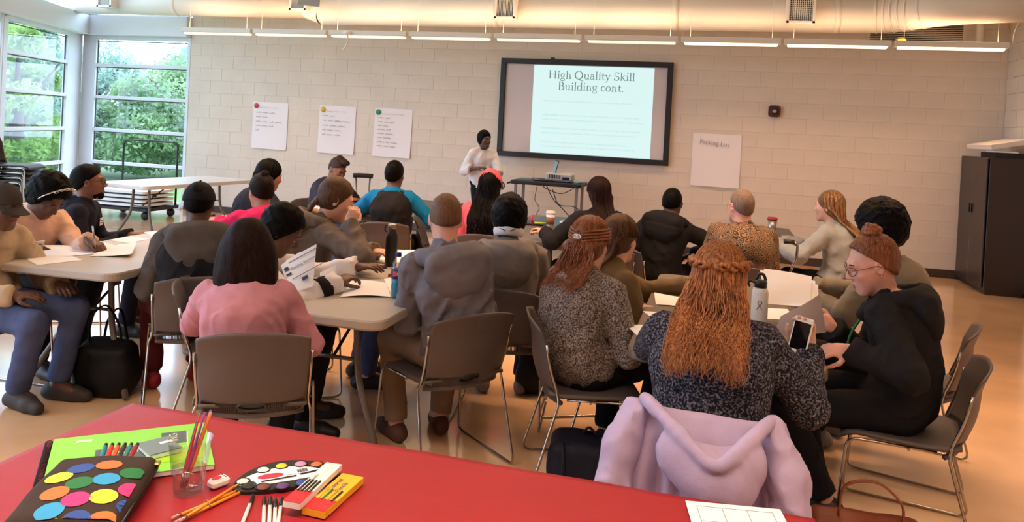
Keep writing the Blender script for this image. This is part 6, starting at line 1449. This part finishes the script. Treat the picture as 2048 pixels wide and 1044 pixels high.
# ================================================================== LILAC JACKET on the near chair
ja = empty('lilac_jacket', (AUB['P0'][0], AUB['P0'][1]-.25, 0), 'lilac hooded jacket draped over the nearest chair back', 'jacket')
m_lil = fab('lilac_cotton', (180, 162, 192), .05, .15, 300); jo = np.array(ja.location); cx0 = AUB['P0'][0]; cf = dirz(-4); cr_ = A(cf[1], -cf[0], 0); cb = A(AUB['P0'][0], AUB['P0'][1], 0)
B_ = lambda x, y, z: cb+cr_*x+cf*y+A(0, 0, z)
def drape(u, v):
    """u across -1..1, v: 0 inside the back, over the top rail, down the rear to the hem"""
    x = u*.235; f_ = .012*math.sin(u*11+1.0)+.008*math.sin(u*23+.4)
    if v < .22: t = v/.22; return B_(x, -.235+.055*abs(u)**2-.05*t, .58+.175*t)
    t = (v-.22)/.78; bulge = math.sin(min(1, t*6)*math.pi/2)
    return B_(x*(1+.30*t)+f_*t*.8, -.305+.05*abs(u)**2-.045*bulge-.05*t+f_*1.6*min(1, t*2.2), .772-.012*abs(u)-.46*t-.018*bulge)
us = list(np.linspace(-1, 1, 61)); vs = list(np.linspace(0, 1, 40))
def dn(u, v): e = .01; return nrm(np.cross(drape(u+e, v)-drape(u-e, v), drape(u, min(1, v+e))-drape(u, max(0, v-e))))
V, F_ = sheet(drape, us, vs, lambda u, v: True, .006, dn); b = MB(); b.add([p-jo for p in V], F_); b.build('jacket_body', m_lil, ja, smooth=True)
for sx in (-1, 1):
    S_ = [RC(B_(sx*.205, -.300, .738), B_(sx*.245, -.345, .62), .040, .052, k=.03), RC(B_(sx*.245, -.345, .62), B_(sx*.275, -.385, .44), .052, .055, k=.03), RC(B_(sx*.275, -.385, .44), B_(sx*.305, -.375, .22), .055, .044, k=.03, clip=[(B_(0, 0, .24), A(0, 0, -1))])]
    sdf_obj('jacket_sleeve', S_, .0085, m_lil, ja, jo, lambda p: creases(p, .016, sx, None, (13., 13., 6.)))
MJ = np.array([cr_, cf, A(0, 0, 1)]).T
rim = bez([B_(-.185, -.305, .778), B_(-.13, -.375, .765), B_(-.03, -.445, .712), B_(.045, -.470, .672), B_(.10, -.445, .705), B_(.16, -.375, .755), B_(.195, -.305, .772)], 4)
J_ = [EL(B_(.03, -.400, .665), (.160, .072, .115), MJ @ rotx(R(-10)), k=.02), EL(B_(.05, -.425, .595), (.105, .052, .070), MJ @ roty(R(12)), k=.04), EL(B_(.03, -.375, .775), (.135, .066, .100), MJ @ rotx(R(35)), k=.008, op='s'), EL(B_(.04, -.44, .765), (.085, .06, .085), MJ, k=.012, op='s')]
J_ += [RC(a_, b_, .017, k=.014) for a_, b_ in zip(rim[:-1], rim[1:])]
sdf_obj('jacket_hood', J_, .006, m_lil, ja, jo, lambda p: creases(p, .004, 3., None, (15., 15., 9.)))
# ================================================================== BAGS ON THE FLOOR
def bag(name, label, prims, m, loc, vx=.011, nz=.006, straps=()):
    r = empty(name, (loc[0], loc[1], 0), label, 'bag'); o = A(loc[0], loc[1], 0); sdf_obj('bag_body', [dict(p, **({'a': p['a']+o, 'b': p['b']+o} if p['t'] == 'rc' else {'c': p['c']+o})) for p in prims], vx, m, r, o, lambda p: folds(p, nz, 1.2, loc[0]))
    for s_ in straps: b = MB(); b.tube(bez(s_, 6), .010, 8, flat=.5); b.build('strap', m, r)
    return r
f_bag = fab('black_bag_leather', (18, 17, 18), .1, .2, 120, .55); f_nbag = fab('dark_navy_nylon', (24, 24, 38), .1, .2, 300, .6)
fl = [(A(0, 0, .004), A(0, 0, -1))]
bag('tote_bag', 'slumped black tote bag on the floor at the left', [EL((0, 0, .12), (.20, .13, .15), k=.05, clip=fl), BX((0, 0, .15), (.15, .09, .13), rotz(.3), .05, .05), RC((-.10, 0, .27), (.10, .03, .28), .035, .03, k=.05)], f_bag, (-3.25, 3.60), straps=[[(-.10, -.03, .27), (-.09, -.04, .42), (.0, -.03, .50), (.08, -.02, .40), (.09, 0, .27)], [(-.08, .05, .27), (-.06, .06, .40), (.02, .06, .46), (.09, .05, .27)]])
bag('black_backpack', 'black backpack under the chair of the person in the cap', [BX((0, 0, .19), (.17, .12, .19), rotz(.5), .07, .03), EL((-.03, -.10, .14), (.13, .06, .12), k=.04)], f_bag, (-2.72, 3.98), straps=[[(-.06, 0, .37), (0, .0, .43), (.06, 0, .37)]])
bag('black_bag', 'black bag standing behind the marled knit chair', [BX((0, 0, .17), (.10, .09, .17), rotz(.2), .05, .03), EL((0, -.07, .13), (.08, .05, .10), k=.04)], f_bag, (-1.02, 4.60), straps=[[(-.04, 0, .33), (0, 0, .38), (.04, 0, .33)]])
bag('navy_backpack', 'dark navy backpack on the floor before the red cloth', [BX((0, 0, .125), (.175, .10, .125), rotz(.1) @ rotx(R(8)), .05, .03), EL((0, -.085, .10), (.15, .05, .09), rotz(.1), k=.04)], f_nbag, (-.49, 3.42), straps=[[(-.10, -.10, .24), (-.08, -.16, .16), (-.09, -.15, .03)], [(.08, -.10, .24), (.07, -.16, .16), (.09, -.15, .03)], [(-.03, 0, .25), (0, -.0, .285), (.04, 0, .25)]])
m_lea = mat('tan_leather', (138, 70, 46), .45, var=.15, vscale=9, bump=.15, bscale=200)
bag('leather_handbag', 'tan leather handbag on the floor at the bottom right', [BX((0, 0, .09), (.21, .08, .09), rotz(.1), .04, .03), RC((-.17, 0, .17), (.17, .02, .17), .025, .022, k=.03)], m_lea, (.62, 3.22), nz=.004, straps=[[(-.10, -.03, .18), (-.08, -.03, .30), (.03, -.03, .33), (.12, -.02, .26), (.13, -.02, .18)]])
# ================================================================== RED TABLE AND THE ART THINGS
m_redc = mat('red_plastic_tablecloth', (152, 32, 42), .42, var=.05, vscale=3, bump=.12, bscale=14, spec=.45)
RX0, RX1, RY0, RY1, RZ = -1.60, .245, .45, 1.875, .75
rt = empty('folding_table', ((RX0+RX1)/2, (RY0+RY1)/2, 0), 'folding table hidden under the red cloth in the foreground', 'table')
b = MB(); b.box((0, 0, RZ-.03), (RX1-RX0-.03, RY1-RY0-.03, .04), None, .01); b.build('tabletop', m_top_white, rt)
for sx in (-1, 1):
    for sy in (-1, 1): b = MB(); b.tube([(sx*.7, sy*.45, RZ-.05), (sx*.74, sy*.5, .01)], .016, 8); b.build('leg', m_leg_grey, rt)
V = []; F_ = []; nx_, ny_ = 76, 60; dx_, dy_ = (RX1-RX0), (RY1-RY0); SK = .52
def cloth(u, v):
    """u,v run past the table edge and fold down"""
    x = RX0-SK+(dx_+2*SK)*u; y = RY0-SK+(dy_+2*SK)*v
    ox_ = max(RX0-x, x-RX1, 0); oy_ = max(RY0-y, y-RY1, 0); cxx = min(max(x, RX0), RX1); cyy = min(max(y, RY0), RY1); drop = max(ox_, oy_)
    wv = .02*math.sin(13*cxx+9*cyy)*min(1, drop*5); px_, py_ = cxx, cyy
    if ox_ > 0: px_ += (1 if x > RX1 else -1)*(.012+.05*drop*(.5+.5*math.sin(11*y))+abs(wv))
    if oy_ > 0: py_ += (1 if y > RY1 else -1)*(.012+.05*drop*(.5+.5*math.sin(11*x))+abs(wv))
    z = RZ-drop
    if drop == 0: z += .0016*math.sin(9*x+4*y+2*math.sin(5*y))*math.sin(3.1*y+7*x)+.0022*math.exp(-((x+.35*y+.05)/.02)**2)+.0020*math.exp(-((y-.2*x-1.72)/.018)**2)+.0018*math.exp(-((x-.6*y+1.9)/.022)**2)
    return (px_, py_, max(z, .03))
us = sorted(set(list(np.linspace(0, 1, nx_))+[SK/(dx_+2*SK), 1-SK/(dx_+2*SK)])); vs = sorted(set(list(np.linspace(0, 1, ny_))+[SK/(dy_+2*SK), 1-SK/(dy_+2*SK)]))
for v in vs:
    for u in us: V.append(cloth(u, v))
W_ = len(us)
for j in range(len(vs)-1):
    for i in range(W_-1): F_.append((j*W_+i, j*W_+i+1, (j+1)*W_+i+1, (j+1)*W_+i))
V = np.array(V); o = link('tablecloth', np_mesh('tablecloth', V-A(-.7, 1.2, 0), F_, m_redc, True), None, (-.7, 1.2, 0)); props(o, 'creased red plastic cloth covering the foreground table', 'tablecloth')
T0 = RZ+.0025
def on_quad(P):
    """frame from four px corners tl,tr,br,bl on the table: origin centre, x along top edge, y towards the top"""
    Q = [at_z(a, b_, T0) for a, b_ in P]; c_ = sum(Q)/4; x = nrm((Q[1]-Q[0])+(Q[2]-Q[3])); y = np.cross(A(0, 0, 1), x); w_ = (np.linalg.norm(Q[1]-Q[0])+np.linalg.norm(Q[2]-Q[3]))/2; h_ = (abs((Q[0]-Q[3]) @ y)+abs((Q[1]-Q[2]) @ y))/2; return c_, math.atan2(x[1], x[0]), w_, h_
c_, an, w_, h_ = on_quad([(86, 890), (404, 857), (434, 936), (75, 990)])
pad = empty('sketch_pad', c_, 'large green spiral sketch pad on the red cloth', 'sketch pad', None, an); m_grn = mat('lime_green_cover', (128, 204, 68), .5, var=.06, vscale=4); m_slate = mat('slate_print', (78, 90, 92), .5); m_wire = mat('dark_spiral_wire', (34, 30, 30), .4, metal=.5)
b = MB(); b.box((.008, 0, .006), (w_-.016, h_, .011), None, .001); b.build('pages', m_paper, pad); b = MB(); b.box((.008, 0, .0125), (w_-.014, h_+.002, .0016), None, .0005); cv = b.build('cover', m_grn, pad)
b = MB()
for k in range(34): y = -h_/2+.012+(h_-.024)*k/33; b.tube([(-w_/2+.006+.009*math.cos(a), y+.0012*a/6.28, .007+.009*math.sin(a)) for a in np.linspace(0, 6.0, 10)], .0011, 4)
props(b.build('spiral_binding', m_wire, pad), kind='stuff')
zt = .0138
for x, y, ww, hh, mm, nm in ((-.005, -.005, .135, .075, m_slate, 'cover_print'), (.105, .055, .06, .075, m_slate, 'cover_print'), (-.10, .10, .034, .012, m_paper, 'price_sticker'), (.10, -.06, .13, .06, mat('bright_lime_print', (150, 214, 40), .5), 'cover_print')):
    b = MB(); b.box((x, y, zt), (ww, hh, .0006)); b.build(nm, mm, cv)
m_ltp = mat('pale_green_print', (196, 220, 180), .5)
t = link('cover_word', text_mesh('cover_word', 'DRAWING', .024, m_ltp), cv); t.location = (-.062, -.01, zt+.0006); t = link('cover_word', text_mesh('cover_word', 'ING', .028, m_ltp), cv); t.location = (.112, .03, zt+.0006); t.rotation_euler = (0, 0, R(90))
t = link('sticker_print', text_mesh('sticker_print', 'DRAWING', .006, m_ink), cv); t.location = (-.114, .098, zt+.0006)
b = MB()
for a, c2 in (((-.06, -.03), (.05, .02)), ((-.04, .02), (.0, -.035)), ((.03, .025), (.045, -.03))): b.tube([(a[0], a[1], zt+.0006), (c2[0], c2[1], zt+.0006)], .0012, 4)
b.build('cover_lines', m_ltp, cv)
# small notebook on the pad
c_, an, w_, h_ = on_quad([(272, 908), (345, 893), (350, 918), (302, 934)])
nb = empty('small_notebook', (c_[0], c_[1], T0+.0145), 'small grey notebook lying on the sketch pad', 'notebook', None, an); b = MB(); b.box((0, 0, .006), (w_, h_, .011), None, .001); b.build('pages', m_paper, nb); b = MB(); b.box((0, 0, .0125), (w_+.003, h_+.003, .002), None, .0006); b.build('cover', mat('grey_teal_cover', (104, 122, 124), .35), nb); b = MB(); b.box((.02, .01, .0138), (.03, .012, .0005)); b.build('cover_sticker', m_paper, nb)
# pencil case with dots
c_, an, w_, h_ = on_quad([(118, 945), (272, 935), (290, 1062), (62, 1062)])
pc = empty('pencil_case', (c_[0], c_[1], T0), 'dark pencil case with big coloured dots on the red cloth', 'pencil case', None, an); w_, h_ = .215, .30; c_ = c_+rotz(an) @ A(0, -.045, 0); pc.location = (c_[0], c_[1], T0)
m_case = fab('dark_brown_neoprene', (58, 46, 40), .08, .2, 400, .8); Rc = rotz(an); o3 = A(c_[0], c_[1], T0)
V, Q = sdf([BX((0, 0, .026), (w_/2, h_/2, .025), None, .022, .01), EL((0, 0, .030), (w_/2*.92, h_/2*.92, .032), k=.03)], .0055); V[:, 2] = np.maximum(V[:, 2], .001)
link('case_body', np_mesh('case_body', V, Q, m_case, True), pc)
_cv = V.copy()
def case_top(x, y):
    d = (_cv[:, 0]-x)**2+(_cv[:, 1]-y)**2; return float(_cv[np.argsort(d)[:14], 2].max())
dots = []
for zx_, zy_, k in ((620, 328, 'o'), (460, 350, 'b'), (755, 365, 'g'), (335, 400, 'y'), (450, 437, 'g'), (605, 412, 'c'), (750, 450, 'm'), (310, 490, 'o'), (430, 522, 'm'), (590, 500, 'y'), (745, 525, 'b'), (280, 575, 'c'), (430, 610, 'b'), (580, 605, 'o'), (730, 605, 'g'), (265, 650, 'y'), (420, 690, 'm'), (570, 690, 'c'), (720, 680, 'y')):
    q = Rc.T @ (at_z(zx_/2.844, 820+zy_/2.844, T0+.056)-o3); dots.append((q[0], q[1], k))
DC = dict(o=(230, 112, 54), b=(42, 76, 150), g=(32, 112, 62), y=(214, 210, 60), c=(48, 150, 204), m=(212, 50, 122))
for x, y, k in dots:
    b = MB(); n = 20; rr = .0265; V = []; F_ = []
    for ri, f_ in enumerate((0, .5, 1.0)):
        for j in range(n): a = 2*math.pi*j/n; xx, yy = x+rr*f_*math.cos(a), y+rr*f_*math.sin(a)*1.0; lx = max(-w_/2+.006, min(w_/2-.006, xx)); ly = max(-h_/2+.006, min(h_/2-.006, yy)); V.append((lx, ly, case_top(lx, ly)+.0008))
    for ri in range(2):
        for j in range(n): F_.append((ri*n+j, ri*n+(j+1) % n, (ri+1)*n+(j+1) % n, (ri+1)*n+j))
    b.add(V, F_, smooth=True); b.build('printed_dot', mat('dot_'+k, DC[k], .75), pc)
b = MB(); b.tube(fillet([(w_/2+.001, -h_/2+.02, .03), (w_/2+.001, h_/2-.02, .03), (w_/2-.02, h_/2+.001, .03), (-w_/2+.03, h_/2+.001, .03)], .03), .004, 6); b.build('zip', m_wire, pc)
b = MB(); b.box((w_/2+.002, h_/2-.03, .04), (.012, .02, .008), None, .002); b.build('zip_pull', m_gold, pc)
for k, (x, y, cc, nm) in enumerate(((195, 905, (20, 122, 140), 'teal'), (202, 900, (196, 52, 40), 'red'), (207, 905, (210, 90, 40), 'orange'), (212, 898, (60, 50, 48), 'black'), (217, 908, (60, 124, 130), 'blue-green'), (213, 916, (150, 40, 44), 'dark red'))):
    base = o3+Rc @ A(-.02+.011*k, h_/2-.02, .025); d = nrm(Rc @ A(-.06+.05*k, 1.0, .55))
    r = empty('felt_marker', base, '%s marker sticking out of the dotted pencil case' % nm, 'marker', 'markers in the pencil case'); b = MB(); b.tube([d*0, d*.062], .0055, 8); b.build('barrel', mat('marker_'+nm.replace('-', '_').replace(' ', '_'), cc, .4), r); b = MB(); b.tube([d*.062, d*.064, d*.070], [.0055, .0045, .004], 8); b.build('end_plug', m_blkmetal, r)
# cup with water and brushes
q = at_z(376, 984, T0); cup = empty('plastic_cup', q, 'clear plastic cup of water holding paint brushes', 'cup')
b = MB(); b.lathe((0, 0, 0), [(.031, .001), (.0465, .118), (.0485, .120), (.0485, .1225), (.0455, .1215), (.0302, .004)], 40); b.build('cup_wall', m_clear, cup)
m_water = clear('water', (.96, .975, .975, 1)); b = MB(); b.lathe((0, 0, .004), [(.0295, 0), (.0355, .052), (.0, .0521)], 32); b.build('water', m_water, cup)
for k, (cc, nm, a0, lean, ln) in enumerate((((28, 110, 84), 'green', 200, .030, .178), ((214, 44, 62), 'red', 250, .022, .175), ((150, 52, 150), 'violet', 300, .026, .18), ((232, 128, 48), 'orange', 340, .030, .182), ((214, 110, 60), 'copper', 20, .032, .178), ((90, 60, 150), 'purple', 50, .036, .18), ((40, 80, 140), 'blue', 80, .040, .176), ((40, 60, 70), 'dark teal', 120, .034, .170))):
    a = R(a0); b0 = q+A(-.014+.006*math.cos(a), .004*math.sin(a), .010); tp_ = q+A(.026+.014*math.cos(a)-.0, .012*math.sin(a)+.01, .172+.004*(k % 3)); d = nrm(tp_-b0)
    r = empty('paint_brush', b0, '%s handled paint brush standing in the cup' % nm, 'paint brush', 'brushes in the cup'); b = MB(); b.tube([d*.030, d*.06, d*.11, d*(ln)], [.0022, .0034, .0030, .0016], 8); b.build('handle', mat('brush_'+nm.replace(' ', '_'), cc, .35), r); b = MB(); b.tube([d*.010, d*.032], [.0026, .0024], 8); b.build('ferrule', m_silver, r); b = MB(); b.tube([d*.011, d*-.004], [.0026, .0012], 6); b.build('bristles', m_blkmetal, r)
# eraser
c_, an, w_, h_ = on_quad([(415, 965), (445, 957), (460, 978), (428, 993)]); r = empty('eraser', c_, 'white plastic eraser with a red label beside the cup', 'eraser', None, an); b = MB(); b.box((0, 0, .011), (.046, .030, .020), None, .006); b.build('eraser_block', mat('white_eraser', (232, 226, 226), .5), r); b = MB(); b.prism([(.012*math.cos(a), .008*math.sin(a)) for a in np.linspace(0, 6.28, 18)[:-1]], .0211, .0217, None, (-.006, 0, 0)); b.build('red_print', d_red, r)
for k in range(3): b = MB(); b.lathe((.013, -.007+.007*k, .0208), [(.002, 0), (.002, .0006)], 8); b.build('dot_print', m_ink, r)
# pencils
m_pcl = mat('orange_pencil_paint', (226, 142, 40), .4); m_wood = mat('pencil_wood', (214, 176, 130), .7); m_er = mat('pink_pencil_eraser', (206, 140, 130), .7)
for k, (p0, p1) in enumerate((((346, 1036), (470, 984)), ((352, 1044), (474, 988)), ((360, 1047), (468, 979)))):
    a = at_z(*p0, T0+.004); b_ = at_z(*p1, T0+.004); a[2] += .0005 if k < 2 else .006; b_[2] = a[2]; d = nrm(b_-a); L = .188; r = empty('pencil', a, ['upper orange pencil of the bundle', 'lower orange pencil of the bundle', 'orange pencil lying on top of the bundle'][k]+' on the red cloth', 'pencil', 'banded orange pencils')
    for nm, t0, t1, r0, r1, mm in (('barrel', .018, .165, .0037, .0037, m_pcl), ('ferrule', .006, .018, .0036, .0036, m_silver), ('eraser_tip', -.004, .006, .0034, .0034, m_er), ('sharpened_wood', .165, .182, .0036, .0014, m_wood), ('lead', .182, .189, .0013, .0003, m_ink)): q = MB(); q.tube([d*t0, d*t1], [r0, r1], 6); q.build(nm, mm, r)
q = at_z(415, 1010, T0+.006); d = nrm(at_z(470, 984, T0)-at_z(346, 1036, T0)); M_ = frame_z(d); b = MB(); b.tube([M_ @ A(.012*math.cos(a), .008*math.sin(a), .002*math.sin(2*a)) for a in np.linspace(0, 6.28, 16)[:-1]], .0012, 5, closed=True); props(b.build('rubber_band', mat('tan_rubber', (176, 128, 84), .7), None, q+A(0, 0, .001)), 'tan rubber band round the orange pencils', 'rubber band')
# paint palette
c_ = at_z(573, 958, T0); dpl = at_z(677, 945, T0)-at_z(470, 978, T0); an = math.atan2(dpl[1], dpl[0]); pl = empty('paint_palette', (c_[0], c_[1], T0), 'black watercolour palette of coloured pans with white card', 'paint palette', None, an)
ov = [(.122*math.cos(a)*(1-.08*math.sin(a)), .072*math.sin(a)-.012*math.cos(2*a)) for a in np.linspace(0, 2*math.pi, 49)[:-1]]
b = MB(); b.prism(ov, 0, .008); b.build('tray', m_blkmetal, pl)
ovw = [(x*.80-.012, y*.52+.002) for x, y in ov]; b = MB(); b.prism(ovw, .0081, .0092); b.build('white_card', m_paper, pl)
b = MB(); b.prism([(-.035+.030*math.cos(a), .008+.013*math.sin(a)) for a in np.linspace(0, 6.28, 25)[:-1]], .0093, .0097); b.build('thumb_hole', d_red, pl)
PC_ = [(240, 236, 228), (236, 200, 40), (236, 140, 190), (232, 104, 60), (110, 150, 60), (60, 150, 200), (40, 110, 70), (50, 70, 150), (94, 56, 122), (120, 62, 56), (40, 36, 40), (226, 222, 214)]
for k in range(12):
    a = R(118-k*(318/12) if k < 6 else 118-k*(318/12)-8); x, y = .098*math.cos(a), .052*math.sin(a); w = MB(); w.lathe((x, y, .0075), [(.0165, 0), (.0175, .0035), (.0145, .0035), (.0140, .0015), (0, .0015)], 18); rg = w.build('paint_well', m_blkmetal, pl); w = MB(); w.lathe((x, y, .0088), [(.0140, 0), (.0125, .0022), (0, .0026)], 18); w.build('paint_pan', mat('paint_pan_%d' % k, PC_[k], .6), rg)
b = MB()
for k in range(11): b.box((.028+.0022*k, .012, .0098), (.0012 if k % 3 else .0018, .016, .0004))
b.build('bar_code', m_ink, pl)
b = MB(); b.tube([(-.06, -.018, .0115), (.02, -.014, .0115)], .0016, 6); b.tube([(.03, -.010, .0115), (.08, -.002, .0115)], .0018, 6); b.build('small_brush', m_blkmetal, pl)
t = link('card_print', text_mesh('card_print', 'paint set', .011, m_ink), pl); t.location = (.0, -.004, .0096); t = link('card_print', text_mesh('card_print', 'watercolors', .009, d_yel), pl); t.location = (.03, .022, .0096)
# pencil boxes
def pbox(label, P, m1, m2, words, wm, th=.016, z=0.0, win=None, name='pencil_box'):
    c_, an, w_, h_ = on_quad(P); r = empty(name, (c_[0], c_[1], T0+z), label, 'box', None, an); b = MB(); b.box((0, 0, th/2), (w_, h_, th), None, .0008); b.build('box_sleeve', m1, r); b = MB(); b.box((-w_/2+w_*.14, 0, th+.0004), (w_*.28, h_*.99, .0008)); b.build('end_panel', m2, r)
    for k, (tx, sz, x, y) in enumerate(words): t = link('box_print', text_mesh('box_print', tx, sz, wm), r); t.location = (x, y, th+.0012)
    if win:
        for k, cc in enumerate(win): b = MB(); b.tube([(-w_*.25, -h_*.32+k*h_*.64/(len(win)-1), th+.0005), (w_*.02, -h_*.32+k*h_*.64/(len(win)-1), th+.0005)], .0028, 6); b.build('coloured_pencil', mat('boxed_%d_%d_%d' % cc, cc, .5), r)
    return r
m_ybox = mat('yellow_card_box', (240, 178, 44), .45); m_rbox = mat('red_card_box', (200, 40, 52), .45); m_wbox = mat('white_card_box', (226, 222, 220), .45); m_purp = mat('purple_box_print', (70, 50, 120), .5)
pbox('yellow colored pencil box with a window of pencils', [(612, 1020), (690, 955), (722, 972), (640, 1048)], m_ybox, m_rbox, (('Colored', .017, .0, .008), ('Pencils', .017, .0, -.011), ('Crayola', .011, -.028, .024)), m_purp, .016, 0, [(40, 40, 44), (214, 160, 40), (60, 120, 60), (226, 190, 60)])
pbox('slim white and red sketching pencil box on the yellow box', [(566, 1026), (655, 948), (680, 955), (598, 1040)], m_wbox, m_rbox, (('Sketch', .012, .0, .004),), m_ink, .014, .0165, [(36, 34, 36), (44, 40, 42), (30, 30, 32), (40, 36, 38)], 'sketch_pencil_box')
# pens
for k, (p0, p1) in enumerate((((485, 1046), (506, 993)), ((527, 1050), (529, 997)), ((538, 1052), (541, 997)), ((549, 1050), (551, 1001)), ((556, 1048), (564, 998)))):
    a = at_z(*p0, T0+.005); b_ = at_z(*p1, T0+.005); d = nrm(b_-a); r = empty('ballpoint_pen', b_, 'white ballpoint pen with black cap, %s from the left' % ORD[k], 'pen', 'white pens on the red cloth'); q = MB(); q.tube([d*-.14, d*-.135, d*-.03], [.003, .0042, .0042], 8); q.build('barrel', m_wbox, r); q = MB(); q.tube([d*-.034, d*0, d*.006], [.005, .0046, .003], 8); q.build('cap', m_blkmetal, r); q = MB(); q.tube([d*-.04+A(0, 0, .006), d*-.002+A(0, 0, .006)], .0013, 5); q.build('clip', m_blkmetal, r)
# printed grid sheet
P = [(1374, 988), (1561, 1012), (1590, 1075), (1372, 1062)]; c_, an, w_, h_ = on_quad(P)
gs = empty('grid_worksheet', (c_[0], c_[1], T0+.001), 'white worksheet with a printed grid at the cloth corner', 'paper', None, an); w_, h_ = .216, .279; oy_ = -.09
b = MB(); b.box((0, oy_, .0006), (w_, h_, .0012)); b.build('sheet', m_paper, gs)
for x0, x1, y0, y1 in ((-.085, .085, .118, .118), (-.085, -.085, -.1, .118), (-.028, -.028, -.1, .118), (.028, .028, -.1, .118), (.085, .085, -.1, .118), (-.085, .085, .05, .05), (-.085, .085, -.02, -.02)):
    b = MB(); b.box(((x0+x1)/2, oy_+(y0+y1)/2, .0014), (abs(x1-x0)+.0009, abs(y1-y0)+.0009, .0004)); b.build('grid_line', m_ink, gs)
